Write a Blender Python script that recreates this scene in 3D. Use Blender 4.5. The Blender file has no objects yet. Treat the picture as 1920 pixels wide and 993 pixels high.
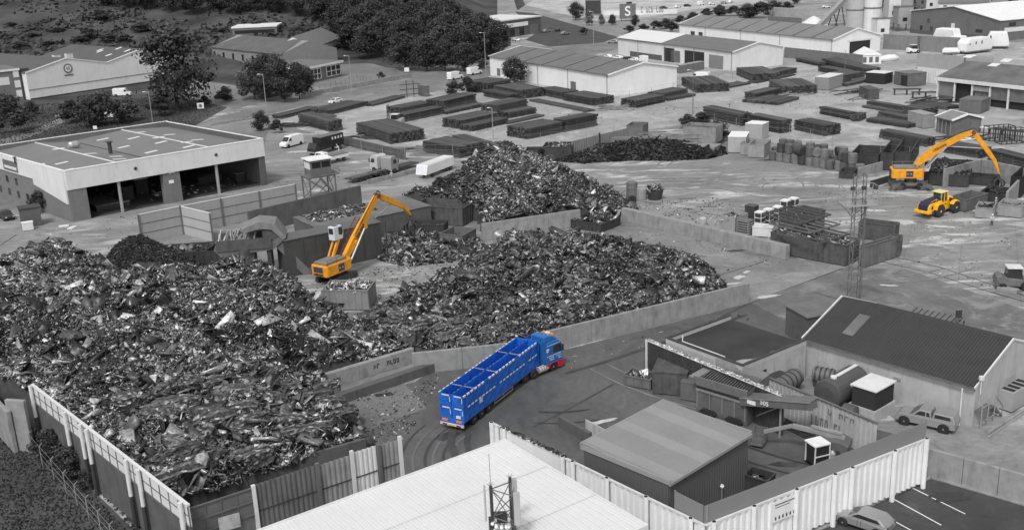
import bpy, math, random
import numpy as np
from mathutils import Matrix, Vector
random.seed(7); RNG = np.random.default_rng(7)
SC = bpy.context.scene; COL = SC.collection
rad = math.radians

# ------------------------------------------------------------------ camera
CF, CH = 1980.0, 44.0
_n = np.array([280., 6300., CF]); _n /= np.linalg.norm(_n)
_y = np.array([0, 0, 1.]) - _n * _n[2]; _y /= np.linalg.norm(_y)
_x = np.cross(_y, -_n)
CM = np.array([_x, _y, -_n])
cam_d = bpy.data.cameras.new('camera'); cam = bpy.data.objects.new('camera', cam_d); COL.objects.link(cam)
cam_d.sensor_width = 36; cam_d.lens = CF / 1920 * 36; cam_d.clip_start = 0.5; cam_d.clip_end = 6000
_r, _u, _b = CM @ [1, 0, 0], CM @ [0, -1, 0], -(CM @ [0, 0, 1])
cam.matrix_world = Matrix(((_r[0], _u[0], _b[0], 0), (_r[1], _u[1], _b[1], 0), (_r[2], _u[2], _b[2], CH), (0, 0, 0, 1)))
SC.camera = cam

# ------------------------------------------------------------------ light
SUN_EL, SUN_AZ = 52, 200          # overcast: one wide soft sun
W = bpy.data.worlds.new("World"); SC.world = W; W.use_nodes = True
nt = W.node_tree; bg = nt.nodes['Background']
sky = nt.nodes.new('ShaderNodeTexSky'); sky.sky_type = 'NISHITA'; sky.sun_disc = False
sky.sun_elevation = rad(SUN_EL); sky.sun_rotation = rad(SUN_AZ); sky.dust_density = 3.0
bw = nt.nodes.new('ShaderNodeHueSaturation'); bw.inputs['Saturation'].default_value = 0.0
nt.links.new(sky.outputs[0], bw.inputs['Color']); nt.links.new(bw.outputs[0], bg.inputs['Color'])
bg.inputs['Strength'].default_value = 0.12
sd = bpy.data.lights.new('sun', 'SUN'); sd.energy = 1.3; sd.angle = rad(10); sd.color = (1, 1, 1)
sun = bpy.data.objects.new('sun', sd); COL.objects.link(sun)
_a = rad(SUN_AZ); _e = rad(SUN_EL)
_d = Vector((math.sin(_a) * math.cos(_e), math.cos(_a) * math.cos(_e), math.sin(_e)))
sun.rotation_euler = _d.to_track_quat('Z', 'Y').to_euler()
SC.view_settings.view_transform = 'Standard'; SC.view_settings.look = 'None'
SC.view_settings.exposure = 0.3; SC.view_settings.gamma = 1.0; SC.view_settings.use_curve_mapping = False
SC.render.engine = 'CYCLES'; SC.cycles.max_bounces = 5

# ------------------------------------------------------------------ helpers: survey of the place
def hill(x, y):
    def S(t): t = min(1, max(0, t)); return t * t * (3 - 2 * t)
    m = S((y - 395) / 330) * S((-2 - x) / 90)
    return 52 * m + 1.6 * m * math.sin(x * .05) * math.cos(y * .037)
def G(px, py, z=0.0):
    v = CM @ np.array([px - 960, py - 496.5, CF]); t = (z - CH) / v[2]
    return Vector((v[0] * t, v[1] * t, z))
def GH(px, py):
    v = CM @ np.array([px - 960, py - 496.5, CF]); v = v / v[1]; y = 80.0
    while y < 1500:
        x = v[0] * y; z = CH + v[2] * y
        if z <= hill(x, y): break
        y += 1.0
    return Vector((v[0] * y, y, hill(v[0] * y, y)))
def proj(p):
    v = CM.T @ np.array([p[0], p[1], p[2] - CH]); return 960 + CF * v[0] / v[2], 496.5 + CF * v[1] / v[2]
def hgt(b, tpy, g=None):
    g = g or G(*b); lo, hi = g.z, 45
    for _ in range(30):
        m = (lo + hi) / 2
        if proj((g.x, g.y, m))[1] > tpy: lo = m
        else: hi = m
    return lo - g.z
class Fr:
    """local frame on the ground: origin o, +x along a->b, +y away from the camera"""
    def __init__(s, a, b, z=0.0):
        A, B = G(*a, z), G(*b, z); s.o = Vector((A.x, A.y, 0)); s.rot = math.atan2(B.y - A.y, B.x - A.x); s.w = (B - A).length
    def P(s, px, py, z=0.0):
        d = G(px, py, z) - s.o; c, q = math.cos(s.rot), math.sin(s.rot); return (d.x * c + d.y * q, -d.x * q + d.y * c)
def tri(C, E1, E2, z=0.0):
    """frame with +x C->E1 and the width of the box on the side of E2 -> frame, len, depth(sign)"""
    f = Fr(C, E1, z); x, y = f.P(*E2, z); return f, f.w, y
def plane_rz(base, h, px, py):
    v = CM @ np.array([px - 960, py - 496.5, CF]); o = np.array([0, 0, CH])
    d = np.array([math.sin(h), math.cos(h), 0]); n = np.array([d[1], -d[0], 0]); b = np.array(base)
    t = (b - o).dot(n) / v.dot(n); p = o + v * t; return (p - b).dot(d), p[2]

# ------------------------------------------------------------------ materials
MATS = {}
def M(name, g, rough=.75, var=.18, scale=.6, metal=0.0, streak=0.0, emit=0, spec=.5, bump=0.0, tone=0.0, alpha=1.0):
    if name in MATS: return MATS[name]
    c = (g, g, g) if not isinstance(g, tuple) else g
    m = bpy.data.materials.new(name); m.use_nodes = True; t = m.node_tree; N = t.nodes; L = t.links
    p = N['Principled BSDF']; p.inputs['Roughness'].default_value = rough; p.inputs['Metallic'].default_value = metal
    p.inputs['Specular IOR Level'].default_value = spec
    geo = N.new('ShaderNodeNewGeometry')
    n1 = N.new('ShaderNodeTexNoise'); n1.inputs['Scale'].default_value = scale; n1.inputs['Detail'].default_value = 6; n1.inputs['Roughness'].default_value = .62
    L.new(geo.outputs['Position'], n1.inputs['Vector'])
    r = N.new('ShaderNodeMapRange'); r.inputs['From Min'].default_value = .3; r.inputs['From Max'].default_value = .7
    r.inputs['To Min'].default_value = 1 - var; r.inputs['To Max'].default_value = 1 + var
    L.new(n1.outputs['Fac'], r.inputs['Value']); val = r.outputs[0]
    if streak:
        mp = N.new('ShaderNodeMapping'); mp.inputs['Scale'].default_value = (1.3, 1.3, .28); L.new(geo.outputs['Position'], mp.inputs['Vector'])
        n2 = N.new('ShaderNodeTexNoise'); n2.inputs['Scale'].default_value = 1.0; n2.inputs['Detail'].default_value = 9; n2.inputs['Roughness'].default_value = .68; L.new(mp.outputs[0], n2.inputs['Vector'])
        r2 = N.new('ShaderNodeMapRange'); r2.inputs['From Min'].default_value = .5; r2.inputs['From Max'].default_value = .72
        r2.inputs['To Min'].default_value = 1.04; r2.inputs['To Max'].default_value = 1 - streak; L.new(n2.outputs['Fac'], r2.inputs['Value'])
        mu = N.new('ShaderNodeMath'); mu.operation = 'MULTIPLY'; L.new(val, mu.inputs[0]); L.new(r2.outputs[0], mu.inputs[1]); val = mu.outputs[0]
    if tone:
        at = N.new('ShaderNodeAttribute'); at.attribute_name = 'tone'
        r3 = N.new('ShaderNodeMapRange'); r3.inputs['To Min'].default_value = 1 - tone; r3.inputs['To Max'].default_value = 1 + tone; L.new(at.outputs['Fac'], r3.inputs['Value'])
        mu = N.new('ShaderNodeMath'); mu.operation = 'MULTIPLY'; L.new(val, mu.inputs[0]); L.new(r3.outputs[0], mu.inputs[1]); val = mu.outputs[0]
    vm = N.new('ShaderNodeVectorMath'); vm.operation = 'SCALE'; vm.inputs[0].default_value = c; L.new(val, vm.inputs['Scale'])
    L.new(vm.outputs[0], p.inputs['Base Color'])
    if bump:
        bp = N.new('ShaderNodeBump'); bp.inputs['Strength'].default_value = bump; bp.inputs['Distance'].default_value = .08; L.new(n1.outputs['Fac'], bp.inputs['Height']); L.new(bp.outputs[0], p.inputs['Normal'])
    if alpha < 1: p.inputs['Alpha'].default_value = alpha
    MATS[name] = m; return m
def scrap_mat(name, lo, hi, metal=.35, rough=.5):
    m = bpy.data.materials.new(name); m.use_nodes = True; t = m.node_tree; N = t.nodes; L = t.links; p = N['Principled BSDF']
    at = N.new('ShaderNodeAttribute'); at.attribute_name = 'tone'
    cr = N.new('ShaderNodeValToRGB'); e = cr.color_ramp.elements
    e[0].position = 0; e[0].color = (lo, lo, lo, 1); e[1].position = 1; e[1].color = (hi, hi, hi, 1)
    for pos, f in ((.3, .095), (.6, .27), (.85, .52)):
        q = cr.color_ramp.elements.new(pos); v = lo + f * hi / .8; q.color = (v, v, v, 1)
    L.new(at.outputs['Fac'], cr.inputs[0])
    geo = N.new('ShaderNodeNewGeometry'); n1 = N.new('ShaderNodeTexNoise'); n1.inputs['Scale'].default_value = 3.4; n1.inputs['Detail'].default_value = 8; n1.inputs['Roughness'].default_value = .7; L.new(geo.outputs['Position'], n1.inputs['Vector'])
    r = N.new('ShaderNodeMapRange'); r.inputs['From Min'].default_value = .3; r.inputs['From Max'].default_value = .7; r.inputs['To Min'].default_value = .3; r.inputs['To Max'].default_value = 1.8; L.new(n1.outputs['Fac'], r.inputs['Value'])
    vm = N.new('ShaderNodeVectorMath'); vm.operation = 'SCALE'; L.new(cr.outputs[0], vm.inputs[0]); L.new(r.outputs[0], vm.inputs['Scale']); L.new(vm.outputs[0], p.inputs['Base Color'])
    p.inputs['Metallic'].default_value = metal; p.inputs['Roughness'].default_value = rough
    MATS[name] = m; return m
def ground_mat(name, base, dry=None, wet=.5, scale=.05, stretch=(1, 1, 1), slab=None, rot=0.0, patch=.5, wetlo=.56):
    """worn paving: big and small tonal patches, pale dry/worn marks, wet glossy puddles"""
    m = bpy.data.materials.new(name); m.use_nodes = True; t = m.node_tree; N = t.nodes; L = t.links; p = N['Principled BSDF']
    geo = N.new('ShaderNodeNewGeometry'); mp = N.new('ShaderNodeMapping'); mp.inputs['Scale'].default_value = stretch; mp.inputs['Rotation'].default_value = (0, 0, rot); L.new(geo.outputs['Position'], mp.inputs['Vector'])
    def nz(s, d=8, ro=.6, vec=None, dist=0):
        n = N.new('ShaderNodeTexNoise'); n.inputs['Scale'].default_value = s; n.inputs['Detail'].default_value = d; n.inputs['Roughness'].default_value = ro; n.inputs['Distortion'].default_value = dist; L.new(vec or geo.outputs['Position'], n.inputs['Vector']); return n.outputs['Fac']
    def mr(v, a, b, c, d):
        r = N.new('ShaderNodeMapRange'); r.inputs['From Min'].default_value = a; r.inputs['From Max'].default_value = b; r.inputs['To Min'].default_value = c; r.inputs['To Max'].default_value = d; L.new(v, r.inputs['Value']); return r.outputs[0]
    def mul(a, b):
        q = N.new('ShaderNodeMath'); q.operation = 'MULTIPLY'; L.new(a, q.inputs[0]); L.new(b, q.inputs[1]); return q.outputs[0]
    v = mul(mr(nz(scale), .32, .68, 1 - patch * .5, 1 + patch * .5), mr(nz(1.6, 9, .7), .3, .7, .86, 1.14))
    v = mul(v, mr(nz(.35, 6, .6, mp.outputs[0], 1.5), .35, .65, .85, 1.12))
    st = mr(nz(.09, 10, .7, None, 1.2), .56, .66, 1, .68); v = mul(v, st); v = mul(v, mr(nz(7, 3, .6), .62, .72, 1, .8))
    if slab:
        m2 = N.new('ShaderNodeMapping'); m2.inputs['Rotation'].default_value = (0, 0, slab[1]); L.new(geo.outputs['Position'], m2.inputs['Vector'])
        bt = N.new('ShaderNodeTexBrick'); bt.offset = 0; bt.inputs['Scale'].default_value = 1; bt.inputs['Brick Width'].default_value = slab[0]; bt.inputs['Row Height'].default_value = slab[0] * .7; bt.inputs['Mortar Size'].default_value = .035; bt.inputs['Mortar Smooth'].default_value = .6
        for nm, q in (('Color1', 1.0), ('Color2', .86), ('Mortar', .5)): bt.inputs[nm].default_value = (q, q, q, 1)
        L.new(m2.outputs[0], bt.inputs['Vector']); v = mul(v, bt.outputs['Color'])
    vm = N.new('ShaderNodeVectorMath'); vm.operation = 'SCALE'; vm.inputs[0].default_value = (base,) * 3; L.new(v, vm.inputs['Scale']); col = vm.outputs[0]
    if dry:
        mk = mul(mr(nz(.16, 10, .72, mp.outputs[0], .8), .52, .62, 0, .9), mr(nz(.03, 3), .40, .54, 0, 1))
        mx = N.new('ShaderNodeMix'); mx.data_type = 'RGBA'; L.new(mk, mx.inputs[0]); L.new(col, mx.inputs[6]); mx.inputs[7].default_value = (dry, dry, dry, 1); col = mx.outputs[2]
    L.new(col, p.inputs['Base Color'])
    wk = mr(nz(scale * 1.7, 8, .65, mp.outputs[0]), wetlo, wetlo + .05, .8, .8 - wet * .62); L.new(wk, p.inputs['Roughness'])
    MATS[name] = m; return m

# ------------------------------------------------------------------ mesh builder
class MB:
    def __init__(s): s.v = []; s.f = []; s.m = []; s.t = []; s.T = Matrix.Identity(4); s.tone = .5; s.mat = 0
    def at(s, x=0, y=0, z=0, rz=0, rx=0, ry=0):
        s.T = Matrix.Translation((x, y, z)) @ Matrix.Rotation(rz, 4, 'Z') @ Matrix.Rotation(ry, 4, 'Y') @ Matrix.Rotation(rx, 4, 'X'); return s
    def add(s, vs, fs):
        b = len(s.v); s.v += [tuple(s.T @ Vector(p)) for p in vs]
        for f in fs: s.f.append(tuple(b + i for i in f)); s.m.append(s.mat); s.t.append(s.tone)
        return s
    def box(s, x0, x1, y0, y1, z0, z1):
        if x0 > x1: x0, x1 = x1, x0
        if y0 > y1: y0, y1 = y1, y0
        return s.add([(x0, y0, z0), (x1, y0, z0), (x1, y1, z0), (x0, y1, z0), (x0, y0, z1), (x1, y0, z1), (x1, y1, z1), (x0, y1, z1)],
                     [(0, 3, 2, 1), (4, 5, 6, 7), (0, 1, 5, 4), (1, 2, 6, 5), (2, 3, 7, 6), (3, 0, 4, 7)])
    def cbox(s, c, d): return s.box(c[0] - d[0] / 2, c[0] + d[0] / 2, c[1] - d[1] / 2, c[1] + d[1] / 2, c[2] - d[2] / 2, c[2] + d[2] / 2)
    def beam(s, p, q, w=.1, h=None):
        p, q = Vector(p), Vector(q); h = h or w; d = (q - p)
        if d.length < 1e-6: return s
        d.normalize(); up = Vector((0, 0, 1)) if abs(d.z) < .95 else Vector((0, 1, 0)); r = d.cross(up).normalized(); u = r.cross(d)
        vs = [a + r * i * w / 2 + u * j * h / 2 for a in (p, q) for i, j in ((-1, -1), (1, -1), (1, 1), (-1, 1))]
        return s.add(vs, [(0, 1, 2, 3), (7, 6, 5, 4), (0, 4, 5, 1), (1, 5, 6, 2), (2, 6, 7, 3), (3, 7, 4, 0)])
    def cyl(s, p, q, r, r2=None, n=10):
        p, q = Vector(p), Vector(q); r2 = r if r2 is None else r2; d = (q - p).normalized(); up = Vector((0, 0, 1)) if abs(d.z) < .95 else Vector((0, 1, 0)); a = d.cross(up).normalized(); b = a.cross(d)
        cs = [a * math.cos(2 * math.pi * i / n) + b * math.sin(2 * math.pi * i / n) for i in range(n)]
        vs = [p + c * r for c in cs] + [q + c * r2 for c in cs]
        return s.add(vs, [(i, n + i, n + (i + 1) % n, (i + 1) % n) for i in range(n)] + [tuple(range(n)), tuple(reversed(range(n, 2 * n)))])
    def tube(s, pts, r, n=6):
        for a, b in zip(pts[:-1], pts[1:]): s.cyl(a, b, r, n=n)
        return s
    def lathe(s, prof, n=12, axis='z'):
        vs = []; fs = []
        for (r, h) in prof:
            for i in range(n):
                a = 2 * math.pi * i / n; c, q = r * math.cos(a), r * math.sin(a)
                vs.append((c, q, h) if axis == 'z' else (h, c, q) if axis == 'x' else (c, h, q))
        k = len(prof)
        for j in range(k - 1):
            for i in range(n): fs.append((j * n + i, j * n + (i + 1) % n, (j + 1) * n + (i + 1) % n, (j + 1) * n + i))
        fs.append(tuple(reversed(range(n)))); fs.append(tuple(range((k - 1) * n, k * n)))
        return s.add(vs, fs)
    def prism(s, pts, z0, z1):
        n = len(pts); vs = [(x, y, z0) for x, y in pts] + [(x, y, z1) for x, y in pts]
        return s.add(vs, [tuple(reversed(range(n))), tuple(range(n, 2 * n))] + [(i, (i + 1) % n, n + (i + 1) % n, n + i) for i in range(n)])
    def extx(s, prof, x0, x1):
        n = len(prof); vs = [(x0, y, z) for y, z in prof] + [(x1, y, z) for y, z in prof]
        return s.add(vs, [tuple(reversed(range(n))), tuple(range(n, 2 * n))] + [(i, (i + 1) % n, n + (i + 1) % n, n + i) for i in range(n)])
    def exty(s, prof, y0, y1, k=None):
        """profile in x,z extruded in y; k(z) shrinks the half width"""
        n = len(prof); m = (y0 + y1) / 2; kk = k or (lambda z: 1)
        vs = [(x, m + (y0 - m) * kk(z), z) for x, z in prof] + [(x, m + (y1 - m) * kk(z), z) for x, z in prof]
        return s.add(vs, [tuple(range(n)), tuple(reversed(range(n, 2 * n)))] + [(i, n + i, n + (i + 1) % n, (i + 1) % n) for i in range(n)])
    def corr(s, x0, x1, y, z0, z1, per=.3, dep=.06, th=.03):
        """corrugated steel along x with trapezoid ribs, solid thickness"""
        n = max(1, int(round((x1 - x0) / per))); per = (x1 - x0) / n; pts = []
        for i in range(n):
            a = x0 + i * per; pts += [(a, 0), (a + per * .38, 0), (a + per * .5, dep), (a + per * .88, dep)]
        pts.append((x1, 0)); k = len(pts)
        vs = [(a, y - d, z0) for a, d in pts] + [(a, y - d, z1) for a, d in pts] + [(a, y - d + th, z0) for a, d in pts] + [(a, y - d + th, z1) for a, d in pts]
        fs = []
        for i in range(k - 1): fs += [(i, i + 1, k + i + 1, k + i), (2 * k + i + 1, 2 * k + i, 3 * k + i, 3 * k + i + 1), (k + i, k + i + 1, 3 * k + i + 1, 3 * k + i)]
        return s.add(vs, fs)
    def open_box(s, x0, x1, y0, y1, z0, z1, t=.06, lip=.12):
        s.box(x0, x1, y0, y1, z0, z0 + t); s.box(x0, x0 + t, y0, y1, z0 + t, z1); s.box(x1 - t, x1, y0, y1, z0 + t, z1)
        s.box(x0 + t, x1 - t, y0, y0 + t, z0 + t, z1); s.box(x0 + t, x1 - t, y1 - t, y1, z0 + t, z1); return s
    def build(s, name, mat, parent=None, loc=None, rz=0, bevel=0, smooth=False):
        me = bpy.data.meshes.new(name); me.from_pydata(s.v, [], s.f); mats = mat if isinstance(mat, (list, tuple)) else [mat]
        for q in mats: me.materials.append(q)
        if len(mats) > 1: me.polygons.foreach_set('material_index', s.m)
        a = me.attributes.new('tone', 'FLOAT', 'FACE'); a.data.foreach_set('value', s.t)
        if smooth: me.polygons.foreach_set('use_smooth', [True] * len(s.f))
        me.update(); o = bpy.data.objects.new(name, me); COL.objects.link(o)
        if parent: o.parent = parent
        if loc is not None: o.location = loc; o.rotation_euler.z = rz
        if bevel:
            b = o.modifiers.new('bevel', 'BEVEL'); b.width = bevel; b.segments = 2; b.limit_method = 'ANGLE'; b.angle_limit = rad(40)
        return o
def tag(o, label, cat, group=None, kind=None):
    if label: o['label'] = label
    if cat: o['category'] = cat
    if group: o['group'] = group
    if kind: o['kind'] = kind
    return o
def thing(name, label, cat, loc=(0, 0, 0), rz=0, group=None):
    o = bpy.data.objects.new(name, None); COL.objects.link(o); o.location = loc; o.rotation_euler.z = rz; o.empty_display_size = .3
    return tag(o, label, cat, group)
def tfr(name, label, cat, fr, group=None): return thing(name, label, cat, fr.o, fr.rot, group)
KIDS = {}
def copy_tree(o, label=None, loc=None, rz=None, group=None, scale=None):
    if not KIDS.get('n') == len(bpy.data.objects):
        KIDS.clear()
        for q in bpy.data.objects:
            if q.parent: KIDS.setdefault(q.parent.name, []).append(q)
    def rec(a, par):
        c = a.copy(); COL.objects.link(c)
        if par: c.parent = par
        for ch in KIDS.get(a.name, []): rec(ch, c)
        return c
    r = rec(o, None)
    if label: r['label'] = label
    if group: r['group'] = group
    if loc is not None: r.location = loc
    if rz is not None: r.rotation_euler.z = rz
    if scale is not None: r.scale = scale if isinstance(scale, (tuple, list)) else (scale,) * 3
    return r
def text(body, size, mat, parent, loc, rot, name='lettering', depth=.01, xs=1.0):
    cu = bpy.data.curves.new(name, 'FONT'); cu.body = body; cu.size = size; cu.extrude = depth; cu.align_x = 'CENTER'; cu.align_y = 'CENTER'; cu.offset = size * .012
    t = bpy.data.objects.new(name + '_curve', cu); COL.objects.link(t)
    dg = bpy.context.evaluated_depsgraph_get(); me = bpy.data.meshes.new_from_object(t.evaluated_get(dg)); bpy.data.objects.remove(t)
    me.materials.clear(); me.materials.append(mat); o = bpy.data.objects.new(name, me); COL.objects.link(o); o.parent = parent
    o.location = loc; o.rotation_euler = rot; o.scale = (xs, 1, 1); return o
def marks(n, w, h, mat, parent, loc, rot, name='worn_lettering', seed=1):
    """worn lettering too small to read: n little strokes groups in a row"""
    r = random.Random(seed); m = MB(); cw = w / n
    for i in range(n):
        x = -w / 2 + i * cw
        if r.random() < .12: continue
        m.box(x, x + cw * .22, -h / 2, h / 2, 0, .012)
        if r.random() < .7: m.box(x + cw * .25, x + cw * .7, h * .28, h / 2, 0, .012)
        if r.random() < .6: m.box(x + cw * .25, x + cw * .7, -h / 2, -h * .3, 0, .012)
        if r.random() < .6: m.box(x + cw * .52, x + cw * .72, -h * .28, h * .26, 0, .012)
    o = m.build(name, mat, parent); o.location = loc; o.rotation_euler = rot; return o
def np_mesh(name, V, F, tone, mat, parent=None, k=4):
    me = bpy.data.meshes.new(name); nv, nf = len(V), len(F)
    me.vertices.add(nv); me.vertices.foreach_set('co', V.astype(np.float32).ravel())
    me.loops.add(nf * k); me.loops.foreach_set('vertex_index', F.astype(np.int32).ravel())
    me.polygons.add(nf); me.polygons.foreach_set('loop_start', np.arange(nf, dtype=np.int32) * k); me.polygons.foreach_set('loop_total', np.full(nf, k, np.int32))
    me.materials.append(mat); a = me.attributes.new('tone', 'FLOAT', 'FACE'); a.data.foreach_set('value', tone.astype(np.float32))
    me.update(calc_edges=True); me.validate(); o = bpy.data.objects.new(name, me); COL.objects.link(o)
    if parent: o.parent = parent
    return o

# ------------------------------------------------------------------ material palette
WHITE = M('white_paint', .78, .5, .06, .5, streak=.10); CLAD = M('white_cladding', .76, .55, .05, .25, streak=.08)
CLADL = M('pale_cladding', .66, .6, .06, .3, streak=.12); ROOFG = M('grey_roof_sheet', .15, .7, .12, .3); ROOFD = M('dark_roof_sheet', .05, .75, .2, .5, streak=.0)
ROOFL = M('light_roof_sheet', .48, .6, .06, .3); BRICK = M('dark_brick', .10, .85, .15, 1.2, streak=.15); BRICKM = M('grey_brick', .17, .85, .12, 1.2, streak=.1)
RENDER = M('rough_render', .42, .85, .12, .5, streak=.28); CONC = M('cast_concrete', .27, .85, .2, .9, streak=.35, bump=.3); CONCD = M('dark_concrete', .10, .85, .22, .6, streak=.3)
STEEL = M('painted_steel_grey', .16, .55, .18, .8, metal=.2, streak=.15); STEELD = M('dark_steel', .055, .6, .25, 1.0, metal=.2, streak=.2, tone=.3); GALV = M('galvanised_steel', .42, .45, .1, 1.0, metal=.4)
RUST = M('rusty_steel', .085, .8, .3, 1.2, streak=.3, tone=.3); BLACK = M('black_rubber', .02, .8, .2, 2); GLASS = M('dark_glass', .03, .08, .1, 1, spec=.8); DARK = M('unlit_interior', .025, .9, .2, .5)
SKYL = M('rooflight_sheet', .72, .35, .03, 1); BEAM = M('rolled_steel_sections', .075, .6, .2, .5, metal=.25, tone=.55); BEAML = M('pale_steel_sections', .22, .6, .2, .5, tone=.4)
CARW = M('white_car_paint', .8, .25, .02, 1); CARS = M('silver_car_paint', .36, .22, .03, 1, metal=.4); CARD = M('dark_car_paint', .03, .2, .05, 1)
YEL = M('yellow_machine_paint', (.76, .32, .015), .5, .16, 1.4, streak=.22); YELD = M('dark_slate_panel', (.05, .06, .10), .45, .1, 1); OFFW = M('cab_white_paint', (.62, .66, .72), .4, .05, 1)
LYEL = M('loader_yellow_paint', (.85, .43, .015), .45, .14, 1.6, streak=.2); NAVY = M('navy_rubber', (.022, .024, .055), .7, .15, 2); CREAM = M('cream_cab_roof', (.72, .66, .36), .4, .05, 1); MAROON = M('maroon_walkway', (.13, .045, .04), .6, .2, 2)
BLUE = M('blue_skip_paint', (.012, .12, .52), .5, .3, 1.3, streak=.3); CABB = M('blue_cab_paint', (.02, .13, .42), .35, .1, 1.5); RED = M('red_paint', (.55, .02, .04), .4, .05, 1); CHEV = M('white_marker', (.68, .68, .72), .5, .1, 2)
RUSTY = M('brown_rust_bed', (.20, .10, .035), .8, .25, 1.2); TAIL = M('rear_reflector', (.8, .25, .01), .4, .05, 2); PLATE = M('yellow_plate', (.75, .5, .05), .4, .05, 2); TREADB = M('blue_black_tyre', (.03, .033, .05), .8, .2, 3); RIM = M('grey_rim', .3, .5, .1, 2, metal=.4)
LEAF = M('leaves', .058, .75, .2, .12, tone=.5, spec=.25); LEAFL = M('pale_leaves', .13, .75, .2, .12, tone=.5, spec=.25); BARK = M('bark', .07, .9, .25, 2); WOOD = M('weathered_timber', .3, .85, .2, 1.5)
SCRAP = scrap_mat('mixed_scrap', .016, .72, .35, .46); SCRAPD = scrap_mat('dark_scrap', .012, .26, .3, .6)
MOUND = M('scrap_bed', .05, .9, .3, 1.5); LTXT = M('pale_lettering', .8, .6, .02, 1); DTXT = M('dark_lettering', (.05, .03, .03), .6, .02, 1)
HIVIS = M('high_visibility_cloth', .62, .7, .08, 4); SKIN = M('skin', .35, .6, .05, 4); CLOTH = M('dark_workwear', .06, .9, .1, 4); COVER = M('pale_coverall', .65, .8, .05, 4)
# ------------------------------------------------------------------ ground
def sheet(name, pts, mat, lvl, raw=False):
    b = MB(); P = [(p[0], p[1]) for p in pts] if raw else [tuple(G(*p))[:2] for p in pts]
    ar = sum(P[i][0] * P[(i + 1) % len(P)][1] - P[(i + 1) % len(P)][0] * P[i][1] for i in range(len(P)))
    if ar < 0: P.reverse()
    b.add([(x, y, lvl * .004) for x, y in P], [tuple(range(len(P)))]); o = b.build(name, mat); o['kind'] = 'structure'; return o
GYARD = ground_mat('yard_concrete', .25, .6, .7, .035, (.5, 1.6, 1), slab=(7, .42), rot=.35, wetlo=.54)
GTIMB = ground_mat('stockyard_concrete', .33, .5, .4, .04, (1, 1, 1), wetlo=.6)
GROAD = ground_mat('road_tarmac', .17, None, .45, .05, (1.4, .5, 1), rot=-.5, wetlo=.55)
GTAR = ground_mat('dark_tarmac', .106, None, .5, .06, (1.3, .6, 1), rot=-.6, wetlo=.54)
GGRASS = M('grass', .072, .95, .6, .045, bump=.4, spec=.1); GGRASSL = M('pale_grass', .085, .95, .25, .2, spec=.1)
GCONC = ground_mat('apron_concrete', .25, None, .5, .12, wetlo=.57); GPARK = ground_mat('car_park_asphalt', .06, None, .6, .12, wetlo=.52)
GPALE = ground_mat('pale_lot', .42, .6, .3, .06, wetlo=.6); GVERG = ground_mat('street_tarmac', .19, None, .3, .05, wetlo=.62)
g = MB(); g.add([(-2500, -300, 0), (2500, -300, 0), (2500, 392, 0), (-2500, 392, 0)], [(0, 1, 2, 3)]); g.add([(-2, 392, 0), (2500, 392, 0), (2500, 4500, 0), (-2, 4500, 0)], [(0, 1, 2, 3)])
o = g.build('ground', GYARD); o['kind'] = 'structure'
nx, ny = 80, 90; xs = np.linspace(-700, -2, nx); ys = np.concatenate([np.linspace(392, 800, 70), np.linspace(830, 1600, 20)])
V = np.array([(x, y, hill(x, y) + .0) for y in ys for x in xs]); F = np.array([(j * nx + i, j * nx + i + 1, (j + 1) * nx + i + 1, (j + 1) * nx + i) for j in range(ny - 1) for i in range(nx - 1)])
o = np_mesh('hillside', V, F, np.full(len(F), .5), GGRASS); o['kind'] = 'structure'; o.data.polygons.foreach_set('use_smooth', [True] * len(F))
sheet('grass_verge', [(-900, 480), (-300, 412), (150, 297), (352, 244), (390, 222), (430, 200), (560, 172), (590, 150), (700, 128), (800, 128), (905, 105), (958, 86), (958, 60), (300, 60), (-2000, 60)], GGRASS, 1)
sheet('street', [(-300, 420), (150, 300), (360, 245), (430, 213), (575, 186), (700, 160), (770, 148), (745, 130), (760, 122), (880, 133), (965, 95), (1000, 88), (1155, 78), (1160, 92), (930, 130), (905, 155), (740, 185), (600, 205), (505, 232), (490, 300), (200, 300), (-300, 560)], GVERG, 2)
sheet('footpath', [(400, 240), (520, 218), (580, 201), (700, 178), (700, 174), (575, 196), (515, 212), (390, 236)], GCONC, 3)
sheet('office_forecourt', [(560, 120), (610, 108), (700, 120), (745, 133), (765, 146), (640, 166), (600, 165), (560, 150)], GVERG, 3)
sheet('side_path', [(-60, 285), (0, 262), (60, 244), (112, 222), (122, 228), (66, 254), (0, 274), (-60, 300)], GVERG, 3)
sheet('parking_strip', [(370, 150), (440, 160), (500, 190), (440, 205), (380, 190), (330, 175)], GVERG, 3)
sheet('far_lawn', [(965, 22), (1000, 25), (1160, 70), (1130, 80), (1030, 88), (985, 75), (1010, 60)], GGRASSL, 4)
sheet('roadside_path', [(1135, 45), (1160, 45), (1220, 66), (1175, 72), (1160, 64)], GCONC, 4)
sheet('far_lot', [(1010, -8), (1400, -12), (1440, 5), (1330, 14), (1230, 30), (1130, 42), (1060, 28), (985, 10)], GPALE, 4)
sheet('far_grass', [(950, -40), (970, 20), (985, 10), (960, -45)], GGRASS, 4)
sheet('stockyard', [(510, 230), (600, 205), (740, 186), (905, 156), (1160, 92), (1160, 60), (1700, 60), (2300, 120), (2300, 330), (1700, 318), (1500, 278), (1290, 232), (1040, 270), (905, 300), (640, 262)], GTIMB, 3)
sheet('haul_road', [(560, 1150), (600, 820), (655, 745), (780, 715), (850, 665), (930, 655), (1060, 655), (1405, 568), (1590, 500), (1700, 505), (1920, 580), (2200, 660), (2200, 720), (1905, 650), (1580, 560), (1500, 640), (1480, 760), (1740, 830), (1500, 1000), (1300, 1200)], GTAR, 2)
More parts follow.
